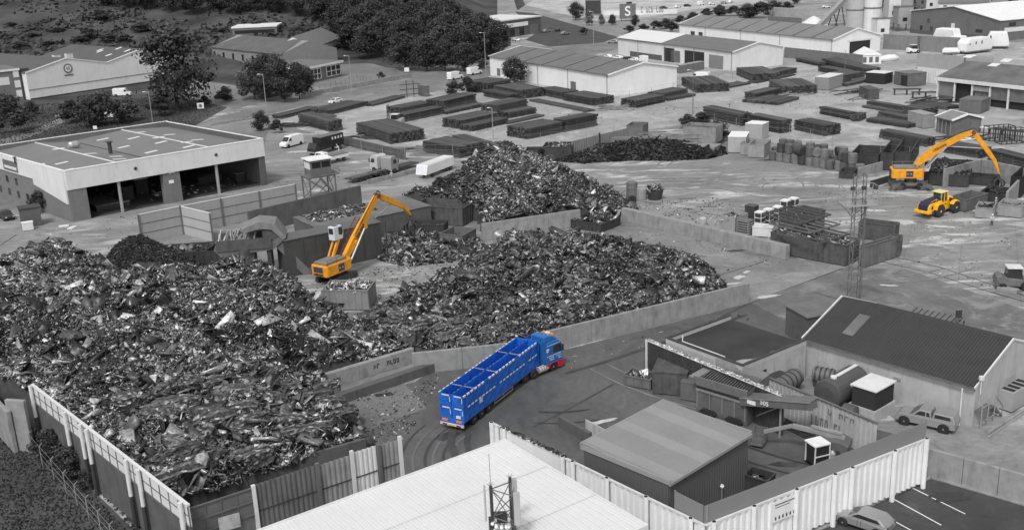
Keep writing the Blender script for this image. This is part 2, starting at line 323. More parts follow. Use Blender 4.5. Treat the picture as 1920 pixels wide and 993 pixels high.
sheet('haul_road', [(1410, 568), (1590, 500), (1700, 505), (1920, 580), (2200, 660), (2200, 760), (1920, 700), (1600, 640), (1470, 600)], ground_mat('grey_tarmac', .15, .3, .45, .06, wetlo=.55), 4)
sheet('apron', [(1745, 830), (1640, 760), (1800, 790), (2100, 880), (2100, 960), (1940, 935)], GCONC, 3)
sheet('bunker_slab', [(1090, 425), (1170, 400), (1480, 487), (1600, 500), (1400, 560), (1290, 590), (1060, 560)], ground_mat('slab_concrete', .24, None, .4, .08, slab=(9, .5), wetlo=.57), 2)
sheet('concrete_panel', [(1375, 545), (1475, 512), (1575, 503), (1595, 508), (1410, 566)], GCONC, 3)
sheet('gravel_shoulder', [(640, 742), (740, 700), (800, 765), (700, 800)], GROAD, 3)
sheet('car_park', [(1500, 1010), (1730, 893), (1765, 890), (2050, 980), (2050, 1300), (1300, 1300)], GPARK, 3)
sheet('embankment', [(-400, 600), (0, 745), (70, 815), (380, 1120), (300, 1400), (-900, 1400), (-900, 600)], GGRASS, 3)
def strip(name, pts, w, mat, lvl):
    b = MB(); Q = [G(*p) for p in pts]
    for p, q in zip(Q[:-1], Q[1:]):
        d = (q - p).normalized(); n = Vector((-d.y, d.x, 0)) * w / 2; z = Vector((0, 0, lvl * .004)); b.add([p - n + z, q - n + z, q + n + z, p + n + z], [(0, 1, 2, 3)])
    o = b.build(name, mat); o['kind'] = 'structure'; return o
SEAM = M('wet_joint', .03, .3, .2, 1); PAINT = M('road_paint', .8, .6, .06, 3)
for i, pts in enumerate([[(1340, 600), (1410, 566), (1580, 503)], [(1640, 488), (1740, 510), (1850, 545), (1990, 585)], [(1660, 478), (1760, 500), (1925, 555)], [(1335, 520), (1440, 488)], [(1170, 372), (1290, 392), (1440, 425)], [(1340, 352), (1440, 372)]]):
    strip('paving_joint', pts, .18, SEAM, 5)
for pts in [[(1630, 951), (1720, 1000)], [(1670, 932), (1765, 984)], [(1708, 913), (1810, 963)], [(1590, 965), (1690, 1025)]]: strip('bay_marking', pts, .11, PAINT, 6)
def kerb(pts, name='kerb', w=.15, h=.12, mat=CONC):
    b = MB(); Q = [G(*p) for p in pts]
    for p, q in zip(Q[:-1], Q[1:]): b.beam(p + Vector((0, 0, h / 2)), q + Vector((0, 0, h / 2)), w, h)
    o = b.build(name, mat); o['kind'] = 'structure'
kerb([(1520, 1000), (1745, 895), (1960, 958)], w=.25); kerb([(1815, 815), (1850, 822), (1920, 775), (1960, 750)])
kerb([(345, 246), (430, 212), (575, 185), (700, 159), (768, 147)]); kerb([(0, 460), (30, 440), (90, 435), (150, 425)])
# tyre marks left by turning lorries: worn arcs on the haul road
TRK = M('tyre_polished_tarmac', .055, .75, .3, .6); TRL = M('dusty_tarmac', .14, .9, .2, .6)
def arc(cx, cy, r, a0, a1, w, mat, lvl):
    b = MB(); c = G(cx, cy); n = 22
    for i in range(n):
        a, q = rad(a0 + (a1 - a0) * i / n), rad(a0 + (a1 - a0) * (i + 1) / n)
        ww = w * (.35 + .65 * math.sin(math.pi * (i + .5) / n))
        b.add([c + Vector((rr * math.cos(t), rr * math.sin(t) * 1.15, lvl * .004)) for rr, t in ((r - ww / 2, a), (r + ww / 2, a), (r + ww / 2, q), (r - ww / 2, q))], [(0, 1, 2, 3)])
    o = b.build('tyre_mark', mat); o['kind'] = 'structure'
for k, r in enumerate([5.4, 6.1, 7.0, 7.7, 8.8, 9.9]): arc(960, 850, r, 130 + 3 * k, 225 - 2 * k, .28, (TRL, TRK)[k % 2], 7 + k)
strip('tyre_mark', [(850, 800), (845, 830), (855, 860), (880, 880)], .7, TRK, 14); strip('tyre_mark', [(880, 798), (875, 830), (885, 865)], .5, TRK, 15)
strip('tyre_mark', [(1060, 700), (1130, 680), (1250, 640), (1400, 590)], .6, TRK, 7); strip('tyre_mark', [(1000, 800), (1060, 770), (1150, 720)], .25, TRK, 7)
# puddles and pale spills
def blob(name, px, py, rx, ry, mat, lvl, rot=0):
    b = MB(); c = G(px, py); n = 20; P = []
    for i in range(n):
        a = 2 * math.pi * i / n; k = random.uniform(.6, 1.15); x, y = rx * k * math.cos(a), ry * k * math.sin(a)
        P.append(c + Vector((x * math.cos(rot) - y * math.sin(rot), x * math.sin(rot) + y * math.cos(rot), lvl * .004)))
    b.add(P, [tuple(range(n))]); o = b.build(name, mat); o['kind'] = 'structure'
LIME = M('pale_spill', .5, .8, .2, 1.5); PUD = M('puddle_water', .05, .12, .1, 1, spec=.35)
for px, py, rx, ry, r in [(1385, 520, 1.3, .7, .8), (1372, 532, 1.4, .45, .2), (1400, 510, .8, .4, .9), (1440, 556, 1.8, .5, .25), (1120, 445, 2.2, .5, -.2), (1560, 575, 1.0, .3, .5), (1665, 535, 1.6, .4, -.3), (1800, 440, 3, .8, -.3), (1770, 425, 2.4, .7, -.5), (1640, 395, 2.5, .7, -.3), (1700, 418, 1.4, 1.2, 0), (1130, 790, 1.6, .4, .3), (560, 285, 3, 1.2, 0), (1835, 395, 1.2, .8, .2), (1785, 398, 1.2, .6, .4)]:
    blob('pale_spill', px, py, rx, ry, LIME, 9, r)
for px, py, rx, ry, r in [(1290, 372, 1.6, .35, 0), (1270, 380, 1.2, .3, .2), (1325, 388, 1.8, .3, -.2), (1290, 392, 1.0, .3, 0), (1360, 375, 1, .3, 0), (1300, 398, .9, .3, 0), (1440, 300, 3, .8, 0), (1225, 460, 1.6, .5, -.3), (1300, 480, 1.8, .4, -.3), (1380, 470, 1.5, .5, 0), (840, 815, 1.6, .8, 1), (1820, 905, 2.2, .8, -.3), (1780, 930, 1.6, 1, 0), (1060, 330, 5, 1, 0), (1760, 395, 2.5, .7, 0), (720, 740, 1.3, .5, .3), (1470, 870, 1.4, .5, 0), (1820, 775, 1.0, .5, 0)]:
    blob('puddle', px, py, rx, ry, PUD, 10, r)

ra_ = random.Random(21)
for k in range(12):
    px, py = ra_.uniform(1200, 1900), ra_.uniform(300, 560); r = ra_.uniform(9, 30); a0 = ra_.uniform(0, 360)
    for d in (0, 2.1): arc(px, py, r + d, a0, a0 + ra_.uniform(20, 50), ra_.uniform(.2, .4), (TRL, TRK)[k % 3 == 0] if False else M('faint_tyre_mark', .21, .8, .3, .6), 11 + k % 4)
for k in range(12):
    px, py = ra_.uniform(1000, 1700), ra_.uniform(620, 700); r = ra_.uniform(8, 22); a0 = ra_.uniform(0, 360)
    for d in (0, 2.1): arc(px, py, r + d, a0, a0 + ra_.uniform(20, 50), ra_.uniform(.15, .35), (TRL, TRK)[k % 2], 18 + k % 4)
# ------------------------------------------------------------------ scrap heaps
def inpoly(X, Y, P):
    r = np.zeros(X.shape, bool); n = len(P)
    for i in range(n):
        x1, y1 = P[i]; x2, y2 = P[(i + 1) % n]
        c = ((y1 > Y) != (y2 > Y)) & (X < (x2 - x1) * (Y - y1) / (y2 - y1 + 1e-12) + x1); r ^= c
    return r
def vnoise(X, Y, s, seed):
    r = np.random.default_rng(seed); T = r.random((64, 64)); x, y = X / s + 500, Y / s + 500; i, j = np.floor(x).astype(int), np.floor(y).astype(int); u, v = x - i, y - j; u = u * u * (3 - 2 * u); v = v * v * (3 - 2 * v)
    g = lambda a, b: T[a % 64, b % 64]
    return (g(i, j) * (1 - u) + g(i + 1, j) * u) * (1 - v) + (g(i, j + 1) * (1 - u) + g(i + 1, j + 1) * u) * v - .5
def fragments(name, X, Y, Z, mat, parent, lmin=.22, lmax=.9, flat=.5, bright=.08, seed=1, dark=.45, along=None, bigp=.008):
    r = np.random.default_rng(seed); n = len(X)
    L = lmin + (lmax - lmin) * r.random(n) ** 2.2; w = L * (.25 + .6 * r.random(n)); t = L * (.05 + .35 * r.random(n) ** 2)
    rod = r.random(n) < .2; L[rod] *= 1.8; w[rod] = .04 + .07 * r.random(rod.sum()); t[rod] = w[rod] * .8; big = r.random(n) < bigp; L[big] = 1.2 + 1.3 * r.random(big.sum()); w[big] = L[big] * .5; t[big] = .25
    fl = r.random(n) < flat; t[fl] = .02 + .04 * r.random(fl.sum())
    base = np.array([[-1, -1, -1], [1, -1, -1], [1, 1, -1], [-1, 1, -1], [-1, -1, 1], [1, -1, 1], [1, 1, 1], [-1, 1, 1]]) / 2.
    V = base[None] * np.stack([L, w, t], -1)[:, None]
    V += (r.random((n, 8, 3)) - .5) * (np.stack([L, w, np.maximum(t, L * .28)], -1) * .42)[:, None]
    a = r.random(n) * 6.283 if along is None else along + (r.random(n) - .5) * .9
    b = (r.random(n) - .5) * 1.7; c = (r.random(n) - .5) * 1.9
    ca, sa, cb, sb, cc, sc = np.cos(a), np.sin(a), np.cos(b), np.sin(b), np.cos(c), np.sin(c); O = np.zeros(n); I = np.ones(n)
    Rz = np.array([[ca, -sa, O], [sa, ca, O], [O, O, I]]).transpose(2, 0, 1); Ry = np.array([[cb, O, sb], [O, I, O], [-sb, O, cb]]).transpose(2, 0, 1); Rx = np.array([[I, O, O], [O, cc, -sc], [O, sc, cc]]).transpose(2, 0, 1)
    V = np.einsum('nij,nkj->nki', Rz @ Ry @ Rx, V) + np.stack([X, Y, Z], -1)[:, None]
    fb = np.array([(0, 3, 2, 1), (4, 5, 6, 7), (0, 1, 5, 4), (1, 2, 6, 5), (2, 3, 7, 6), (3, 0, 4, 7)])
    F = (fb[None] + (np.arange(n) * 8)[:, None, None]).reshape(-1, 4)
    tn = (r.random(n) * .6 + .06) * np.clip(1 + 1.1 * vnoise(X, Y, 2.6, seed + 5) + .9 * vnoise(X, Y, 7.0, seed + 6), .25, 1.6); tn[r.random(n) < dark] *= .5; br = r.random(n) < bright; tn[br] = .72 + .28 * r.random(br.sum())
    tn = np.repeat(tn, 6) + (r.random(n * 6) - .5) * .14
    o = np_mesh(name, V.reshape(-1, 3), F, np.clip(tn, 0, 1), mat, parent); o['kind'] = 'stuff'; return o
class Heap:
    def __init__(s, name, label, cat, outline, ctrl, back=(), step=.55, rough=.6, seed=1, fall=0):
        s.fall = fall
        """outline / ctrl: surveyed points (pixel x, y, height); back: hidden far foot (world offsets)"""
        C = [G(*c) for c in ctrl] + [G(*c) for c in outline]
        C += [Vector((G(*c).x + dx, G(*c).y + dy, z)) for c, dx, dy, z in back]
        s.poly = [tuple(G(*p))[:2] for p in outline] + [(G(*c).x + dx, G(*c).y + dy) for c, dx, dy, z in back]
        s.c = 0; cx, cy = sum(p[0] for p in s.poly) / len(s.poly), sum(p[1] for p in s.poly) / len(s.poly)
        s.poly.sort(key=lambda p: math.atan2(p[1] - cy, p[0] - cx))
        A = np.array([[p.x, p.y] for p in C]); z = np.array([p.z for p in C]); D = np.linalg.norm(A[:, None] - A[None], axis=-1)
        K = np.block([[D - np.eye(len(A)) * .3, np.c_[np.ones(len(A)), A]], [np.c_[np.ones(len(A)), A].T, np.zeros((3, 3))]])
        s.w = np.linalg.lstsq(K, np.r_[z, 0, 0, 0], rcond=None)[0]; s.A = A; s.seed = seed; s.rough = rough
        x0, x1 = min(p[0] for p in s.poly), max(p[0] for p in s.poly); y0, y1 = min(p[1] for p in s.poly), max(p[1] for p in s.poly); s.bb = (x0, x1, y0, y1)
        nx, ny = int((x1 - x0) / step) + 2, int((y1 - y0) / step) + 2; X, Y = np.meshgrid(x0 + np.arange(nx) * step, y0 + np.arange(ny) * step)
        Z = s.z(X, Y) - .18; ins = inpoly(X, Y, s.poly); Z = np.where(ins, Z, -.3)
        V = np.stack([X, Y, Z], -1).reshape(-1, 3); F = [(j * nx + i, j * nx + i + 1, (j + 1) * nx + i + 1, (j + 1) * nx + i) for j in range(ny - 1) for i in range(nx - 1) if ins[j, i] or ins[j + 1, i + 1] or ins[j, i + 1] or ins[j + 1, i]]
        s.root = thing(name, label, cat); s.root['kind'] = 'stuff'
        np_mesh('mound', V, np.array(F), np.full(len(F), .5), MOUND, s.root)
    def z(s, X, Y):
        sh = X.shape; P = np.stack([X.ravel(), Y.ravel()], -1); D = np.linalg.norm(P[:, None] - s.A[None], axis=-1)
        Z = D @ s.w[:len(s.A)] + s.w[len(s.A)] + P @ s.w[len(s.A) + 1:]; Z = Z.reshape(sh)
        Z = Z + s.rough * (vnoise(X, Y, 3.1, s.seed) + .6 * vnoise(X, Y, 1.2, s.seed + 1)) * np.clip(Z / 1.5, 0, 1)
        if s.fall:
            d = np.full(sh, 9.)
            for (x1, y1), (x2, y2) in zip(s.poly, s.poly[1:] + s.poly[:1]):
                t = np.clip(((X - x1) * (x2 - x1) + (Y - y1) * (y2 - y1)) / ((x2 - x1) ** 2 + (y2 - y1) ** 2 + 1e-9), 0, 1); d = np.minimum(d, np.hypot(X - x1 - t * (x2 - x1), Y - y1 - t * (y2 - y1)))
            Z = Z * np.clip(d / s.fall, 0, 1) ** .7
        return np.maximum(Z, .02)
    def scatter(s, n, **k):
        r = np.random.default_rng(s.seed + n); x0, x1, y0, y1 = s.bb; X = x0 + (x1 - x0) * r.random(n * 3); Y = y0 + (y1 - y0) * r.random(n * 3); m = inpoly(X, Y, s.poly); X, Y = X[m][:n], Y[m][:n]
        Z = s.z(X, Y) + r.random(len(X)) * .25 - .08; fragments('scrap_pieces', X, Y, Z, k.pop('mat', SCRAP), s.root, seed=s.seed * 7 + 1, **k)
    def zs(s, x, y): return float(s.z(np.array([x]), np.array([y]))[0])
HA = Heap('scrap_heap', 'largest scrap metal heap filling the walled bunker at the lower left of the photo', 'scrap heap',
    [(-60, 700, 4), (60, 728, 4.2), (150, 800, 4.2), (250, 870, 4.2), (347, 938, 4.0), (420, 915, 3), (500, 878, 2.5), (600, 846, 2.3), (684, 820, 1.6), (652, 788, .4), (622, 745, .5), (572, 704, 1.4), (680, 671, 1.4), (774, 643, 1.3), (735, 640, 1.0), (650, 592, 1.6), (580, 556, 2.2)],
    [(100, 448, 8.2), (20, 480, 7.4), (-60, 500, 7), (160, 468, 7.6), (250, 512, 6.6), (350, 498, 6.8), (430, 490, 6.8), (490, 496, 6.2), (530, 515, 5), (60, 560, 6.2), (160, 600, 5.8), (300, 580, 6.4), (420, 580, 6.2), (500, 600, 5), (560, 640, 4), (640, 632, 2.6), (620, 668, 2.2), (250, 700, 4.8), (360, 700, 4.6), (480, 720, 3.6), (150, 700, 4.8), (360, 800, 4.2), (300, 850, 4.1), (450, 830, 3.4), (560, 770, 2.4), (600, 800, 1.8), (400, 880, 3.6), (-60, 600, 6)],
    back=[((-60, 500, 7), 0, 6, 0), ((20, 480, 7.4), 0, 6, 0), ((100, 448, 8.2), 0, 7, 0), ((160, 468, 7.6), 1, 6.5, 0), ((250, 512, 6.6), 1, 6, 0), ((350, 498, 6.8), 1, 6, 0), ((430, 490, 6.8), 1, 6, 0), ((500, 498, 5.6), 2, 5, 0)], seed=3, rough=.9)
HA.scatter(76000, lmin=.11, lmax=.72, bright=.15, flat=.6, dark=.3)
HB = Heap('scrap_heap', 'middle scrap heap of crushed lumps piled behind the pale concrete wall beside the blue lorry', 'scrap heap',
    [(690, 600, .3), (725, 632, .6), (775, 652, 1.2), (850, 650, 1.5), (935, 645, 1.6), (1056, 618, 2.0), (1200, 585, 2.0), (1300, 556, 1.6), (1362, 534, .6), (1330, 505, .3), (1290, 478, .4)],
    [(760, 550, 2.2), (700, 578, 1.2), (830, 508, 4.2), (880, 462, 5.5), (940, 440, 5.8), (1000, 434, 5.8), (1080, 434, 5.4), (1150, 446, 4.4), (1220, 460, 3.4), (1260, 470, 2.2), (820, 600, 2.2), (900, 560, 3.4), (1000, 560, 3.3), (1100, 540, 3.4), (1200, 520, 2.8), (1000, 490, 4.8), (1290, 505, 1.6), (780, 620, 1.6), (900, 610, 2.4), (1100, 590, 2.2)],
    back=[((700, 578, 1.2), 0, 3, 0), ((830, 508, 4.2), -1, 4, 0), ((880, 462, 5.5), 0, 4, 0), ((1000, 434, 5.8), 0, 4.5, 0), ((1080, 434, 5.4), 1, 4.5, 0), ((1150, 446, 4.4), 1, 4, 0), ((1220, 460, 3.4), 1, 3.5, 0)], seed=11, rough=1.1)
HB.scatter(20000, lmin=.13, lmax=.75, bright=.10, flat=.45, dark=.45)
HC = Heap('scrap_heap', 'tall pointed scrap heap behind the rusty skip in the middle of the yard', 'scrap heap',
    [(768, 384, .4), (800, 380, .5), (838, 380, .6), (898, 404, 1.0), (905, 413, 1.8), (940, 410, 2.2), (1010, 402, 2.3), (1086, 391, 2.3), (1130, 400, .4), (1195, 392, .3), (1170, 372, .3), (740, 385, .3)],
    [(930, 268, 10), (960, 272, 9.8), (985, 285, 9.2), (900, 285, 9.3), (870, 305, 8), (1040, 308, 7.2), (1090, 330, 5), (1130, 348, 3), (1160, 362, 1.4), (820, 325, 5.4), (780, 345, 3.2), (750, 362, 1.5), (950, 330, 7.3), (880, 345, 5.4), (870, 375, 2.2), (1000, 360, 5), (1060, 365, 4), (930, 385, 3.6), (1100, 385, 2), (800, 362, 1.8)],
    back=[((930, 268, 10), 0, 14, 0), ((985, 285, 9.2), 6, 12, 0), ((1040, 308, 7.2), 6, 9, 0), ((1090, 330, 5), 5, 6, 0), ((1130, 348, 3), 3, 4, 0), ((870, 305, 8), -6, 10, 0), ((820, 325, 5.4), -5, 7, 0), ((780, 345, 3.2), -3, 4, 0)], seed=23, rough=.8)
HC.scatter(36000, lmin=.13, lmax=.8, bright=.09, flat=.5, dark=.45)
HD = Heap('scrap_heap', 'low loose scrap spread on the floor right of the loading crane with raised cab', 'scrap heap',
    [(690, 480, .1), (760, 500, .1), (850, 490, .1), (900, 470, .5), (905, 445, .8), (850, 440, .5), (800, 428, .3), (720, 440, .2)], [(740, 460, .5), (790, 455, .8), (840, 460, .8), (800, 440, .6)], seed=31, rough=.5, fall=2.0)
HD.scatter(2600, lmin=.2, lmax=1.3, bright=.16, flat=.6)
HE = Heap('turnings_heap', 'dark rounded heap of fine turnings behind the crest of the largest scrap heap', 'scrap heap',
    [(190, 500, 0), (230, 520, 0), (330, 520, 0), (390, 515, 0), (375, 490, 0), (335, 480, 0), (300, 468, 0), (215, 478, 0)], [(240, 442, 4.4), (265, 440, 4.5), (215, 458, 3.4), (290, 458, 3.6), (330, 480, 2.4), (280, 490, 3.2), (240, 485, 3.2)], seed=41, rough=.4,
    back=[((240, 442, 4.4), -1, 5, 0), ((290, 458, 3.6), 2, 4, 0), ((215, 458, 3.4), -2, 3, 0)])
HE.scatter(7000, lmin=.12, lmax=.5, bright=.02, dark=.8, mat=SCRAPD, bigp=0)
HF = Heap('scrap_heap', 'small scrap heap between the pale back wall and the round grey drums', 'scrap heap', [(1085, 400, .2), (1130, 415, .3), (1170, 400, .2), (1190, 385, .2), (1150, 370, .2), (1110, 375, .2)], [(1130, 385, 1.8), (1150, 390, 1.2)], seed=51)
HF.scatter(1300, bright=.06)
HG = Heap('brushwood_heap', 'dark tangled heap of tyres and roots below the metal fence behind the open yard', 'scrap heap',
    [(1035, 302, 0), (1090, 307, 0), (1180, 302, 0), (1260, 302, 0), (1330, 298, 0), (1365, 288, 0), (1330, 280, 0), (1150, 278, 0), (1070, 292, 0)], [(1130, 272, 3.2), (1180, 264, 3.8), (1240, 266, 3.4), (1280, 272, 2.4), (1080, 288, 1.8), (1190, 284, 2.4), (1320, 285, 1.4)], seed=61, rough=.8, fall=2.5)
HG.scatter(9000, lmin=.2, lmax=.8, bright=.02, dark=.8, mat=SCRAPD)
# crushed car bales: squashed layered lumps lying on the heaps
def bale_mesh(seed, L, Wd, H, jag=.15, lump=0):
    r = np.random.default_rng(seed); nx, ny, nz = 14, 6, 6; idx = {}; V = []; F = []; T = []
    def vid(i, j, k):
        if (i, j, k) not in idx:
            x, y, z = (i / nx - .5) * L, (j / ny - .5) * Wd, (k / nz - .5) * H
            e = 1 - (.22 + .4 * lump) * (abs(2 * i / nx - 1) ** (4 - 2 * lump)); d = (r.random(3) - .5) * (jag * 1.6, jag * 1.2, jag * 1.0)
            idx[(i, j, k)] = len(V); V.append((x + d[0] * 1.6, y * e + d[1] * 1.5, z * e + d[2] * 1.4))
        return idx[(i, j, k)]
    lay = r.random(8) ** 1.3; top = r.random(8) ** 1.5
    def q(a, b, c, d, t): F.append((vid(*a), vid(*b), vid(*c), vid(*d))); T.append(min(1, max(0, t)))
    for i in range(nx):
        for j in range(ny):
            for k, fl in ((0, 1), (nz, 0)):
                p = [(i, j, k), (i + 1, j, k), (i + 1, j + 1, k), (i, j + 1, k)]; q(*(p[::-1] if fl else p), top[j] * .38 + .3 * r.random() ** 2 + (.5 if r.random() < .05 else 0))
    for i in range(nx):
        for k in range(nz):
            t = lay[k] * .45 + .2 * r.random() + (.45 if r.random() < .05 else 0); q((i, 0, k), (i + 1, 0, k), (i + 1, 0, k + 1), (i, 0, k + 1), t); q((i + 1, ny, k), (i, ny, k), (i, ny, k + 1), (i + 1, ny, k + 1), t)
    for j in range(ny):
        for k in range(nz):
            t = lay[k] * .6 + .3 * r.random() ** 2; q((0, j + 1, k), (0, j, k), (0, j, k + 1), (0, j + 1, k + 1), t); q((nx, j, k), (nx, j + 1, k), (nx, j + 1, k + 1), (nx, j, k + 1), t)
    me = bpy.data.meshes.new('crushed_bale'); me.from_pydata(V, [], F); me.materials.append(SCRAP); a = me.attributes.new('tone', 'FLOAT', 'FACE'); a.data.foreach_set('value', T); me.update(); return me
BLONG = [bale_mesh(100 + i, 3.4 + .4 * (i % 3), 1.5, 1.15 + .12 * (i % 3), .13, .25) for i in range(6)]; BLUMP = [bale_mesh(200 + i, 1.7 + .3 * (i % 3), 1.25, 1.05 + .15 * (i % 2), .2, 1) for i in range(7)]
ra = random.Random(5)
def bale(H, px, py, meshes, label, group, heading, jit, lift=.15, zguess=3.5):
    p = G(px, py, zguess)
    for _ in range(6): zz = H.zs(p.x, p.y); p = G(px, py, zz)
    o = bpy.data.objects.new('crushed_car' if meshes is BLONG else 'crushed_lump', ra.choice(meshes)); COL.objects.link(o)
    o.location = (p.x, p.y, H.zs(p.x, p.y) + lift); o.rotation_euler = (ra.uniform(-.32, .32), ra.uniform(-.22, .22), heading + ra.uniform(-jit, jit)); s = ra.uniform(.85, 1.15); o.scale = (s, s, ra.uniform(.8, 1.15))
    tag(o, label, 'crushed car' if meshes is BLONG else 'scrap bale', group)
def inq(px, py, P): return bool(inpoly(np.array([float(px)]), np.array([float(py)]), P)[0])
HA.root['kind'] = 'stuff'
qa = [(250, 745), (420, 700), (600, 705), (640, 790), (670, 812), (500, 862), (390, 915), (340, 905), (280, 850)]
for j, py in enumerate(range(716, 916, 17)):
    for px in range(240 + (j % 2) * 34, 690, 66):
        x, y = px + ra.uniform(-12, 12), py + ra.uniform(-4, 4)
        if inq(x, y, qa) and ra.random() < .6: bale(HA, x, y, BLONG, 'flattened crushed car among the layers at the near end of the largest scrap heap', 'flattened cars layered at the near end of the largest heap', rad(12), .6, ra.uniform(.05, .7))
qb = [(700, 600), (760, 560), (850, 520), (900, 480), (1000, 460), (1100, 455), (1200, 470), (1280, 490), (1345, 530), (1200, 578), (1060, 610), (930, 638), (790, 645)]
for j, py in enumerate(range(452, 645, 13)):
    for px in range(695 + (j % 2) * 16, 1350, 32):
        x, y = px + ra.uniform(-9, 9), py + ra.uniform(-5, 5)
        if inq(x, y, qb) and ra.random() < .85: bale(HB, x, y, BLUMP, 'crushed lump of car scrap in the middle heap behind the pale concrete wall', 'crushed lumps in the middle heap', ra.uniform(0, 3.1), 1, ra.uniform(.1, .5))
for px, py in [(700, 600), (740, 615), (775, 628), (812, 634), (850, 636), (890, 632), (930, 626), (720, 590), (760, 600), (800, 612), (840, 616), (880, 612), (760, 580), (810, 590)]: bale(HB, px, py, BLONG, 'flattened crushed car in the stacked left end of the middle heap', 'flattened cars at the left end of the middle heap', rad(20), .3, .2)

def cover(H, P, n, seed, lift, **k):
    r = np.random.default_rng(seed); px = r.uniform(min(p[0] for p in P), max(p[0] for p in P), n * 3); py = r.uniform(min(p[1] for p in P), max(p[1] for p in P), n * 3); m = inpoly(px, py, P); px, py = px[m][:n], py[m][:n]
    v = CM @ np.stack([px - 960, py - 496.5, np.full(len(px), CF)]); z = np.full(len(px), 3.0)
    for _ in range(6): t = (z - CH) / v[2]; X, Y = v[0] * t, v[1] * t; z = H.z(X, Y)
    fragments('scrap_pieces', X, Y, z + r.uniform(.1, lift, len(X)), SCRAP, H.root, seed=seed, **k)
cover(HA, qa, 9000, 71, .9, lmin=.12, lmax=.9, bright=.14, flat=.5); cover(HB, qb, 7000, 72, .8, lmin=.12, lmax=.6, bright=.1)
# ------------------------------------------------------------------ walls and fences of the scrap bunkers
def cwall(name, label, a, b, h, th=.35, z0=0, n=1, mat=CONC, group=None, h2=None, ta=None):
    """solid concrete wall between two surveyed foot points, cast in n panels with dark gaps"""
    f = Fr(a, b, ta or 0); r = tfr(name, label, 'wall', f, group); h2 = h if h2 is None else h2
    for i in range(n):
        x0, x1 = f.w * i / n + (.03 if i else 0), f.w * (i + 1) / n; za, zb = h + (h2 - h) * x0 / f.w, h + (h2 - h) * x1 / f.w
        m = MB(); m.add([(x0, 0, z0), (x1, 0, z0), (x1, th, z0), (x0, th, z0), (x0, 0, za), (x1, 0, zb), (x1, th, zb), (x0, th, za)], [(0, 3, 2, 1), (4, 5, 6, 7), (0, 1, 5, 4), (1, 2, 6, 5), (2, 3, 7, 6), (3, 0, 4, 7)])
        m.build('panel', mat, r, bevel=.04)
    return r, f
cwall('concrete_wall', 'long pale concrete wall before the middle heap, right of the blue cab', (1000, 668), (1405, 567), 2.5, n=4)
cwall('concrete_wall', 'pale concrete wall in front of the middle heap hidden partly by the blue skips', (775, 702), (960, 682), 2.4, n=2)
cwall('concrete_wall', 'stained concrete wall between the two heaps in front of the tall pointed heap', (905, 452), (1089, 424), 2.7, n=3)
cwall('concrete_wall', 'long thick concrete wall between the bunker slab and the open yard on the right', (1165, 414), (1473, 487), 2.1, th=.9, n=4, h2=2.0)
cwall('concrete_wall', 'low dark concrete barrier lying beside the lorry manoeuvring area', (628, 762), (838, 690), 1.0, th=.9, n=1, mat=CONCD)
b1, f1 = cwall('concrete_wall', 'concrete block wall with stencilled letters on the right side of the largest heap', (566, 745), (778, 680), 1.7, th=.6, n=2, ta=0)
marks(9, 3.6, .5, DTXT, b1, (f1.w * .76, -.02, .95), (rad(90), 0, 0)); marks(8, 3.0, .4, DTXT, b1, (f1.w * .24, -.02, .8), (rad(90), 0, 0), seed=3)
cwall('concrete_wall', 'sloping concrete retaining wall at the near right foot of the largest heap', (490, 925), (690, 866), 2.4, th=.3, n=1, mat=CONCD, h2=2.3)
cwall('concrete_wall', 'short dark concrete barrier standing alone near the grey metal shed', (1047, 800), (1105, 832), 1.1, n=1, mat=CONCD)
cwall('steel_plate_wall', 'short rusty white plate wall standing behind the grey metal shed', (1098, 823), (1160, 858), 2.0, th=.12, n=2, mat=RENDER)
# left perimeter: tall steel sheet wall with pipe posts, along the grass bank
def pwall(name, label, a, b, z1, posts, mat_hi, z0=0, band=1.7, grid=True):
    f = Fr(a, b, z1); r = tfr(name, label, 'wall', f)
    m = MB(); m.box(0, f.w, 0, .12, z1 - band, z1); m.build('upper_panel', mat_hi, r)
    m = MB(); m.box(0, f.w, .02, .14, z0, z1 - band - .02); m.build('lower_panel', CONCD, r)
    m = MB(); m.box(-.05, f.w + .05, -.1, .16, z1, z1 + .14); m.build('top_rail', CLADL, r)
    m = MB()
    if grid:
        k = int(f.w / 1.5)
        for i in range(k + 1): m.box(i * f.w / k - .04, i * f.w / k + .04, -.06, 0, z1 - band, z1)
        m.box(0, f.w, -.05, 0, z1 - band * .5 - .03, z1 - band * .5 + .03); m.box(0, f.w, -.07, 0, z1 - band - .06, z1 - band + .02)
        m.build('stiffener_grid', STEEL, r)
    for p in posts:
        x = f.P(p[0], p[1], z1)[0]; m = MB(); m.cyl((x, -.28, z1 - 3.0), (x, -.28, z1 + .15), .17, n=12); q = m.build('post', CLADL, r, smooth=False); m = MB(); m.cyl((x, -.28, z0), (x, -.28, z1 - 3.02), .18, n=12); m.build('post_foot', STEELD, q)
    return r, f
pwall('steel_perimeter_wall', 'long steel perimeter wall with pipe posts along the grass bank beside the largest heap', (60, 722), (352, 948), 6.0, [(62, 724), (128, 773), (157, 796), (169, 805), (243, 862), (266, 880), (345, 942)], CLADL)
cwall('concrete_wall', 'slanting concrete slab at the top end of the steel perimeter wall', (27, 845), (62, 848), 5.2, th=.4, mat=CONC); cwall('concrete_wall', 'weathered concrete wall at the extreme left edge behind the slanting slab', (-40, 775), (27, 850), 4.2, th=.4, mat=CONC)
f = Fr((352, 950), (745, 822), 5.0); r = tfr('sheet_pile_wall', 'corrugated steel wall with vertical posts between the largest heap and the bright white roof', 'wall', f)
segs = [(352, 470), (478, 590), (598, 655), (662, 705), (712, 745)]
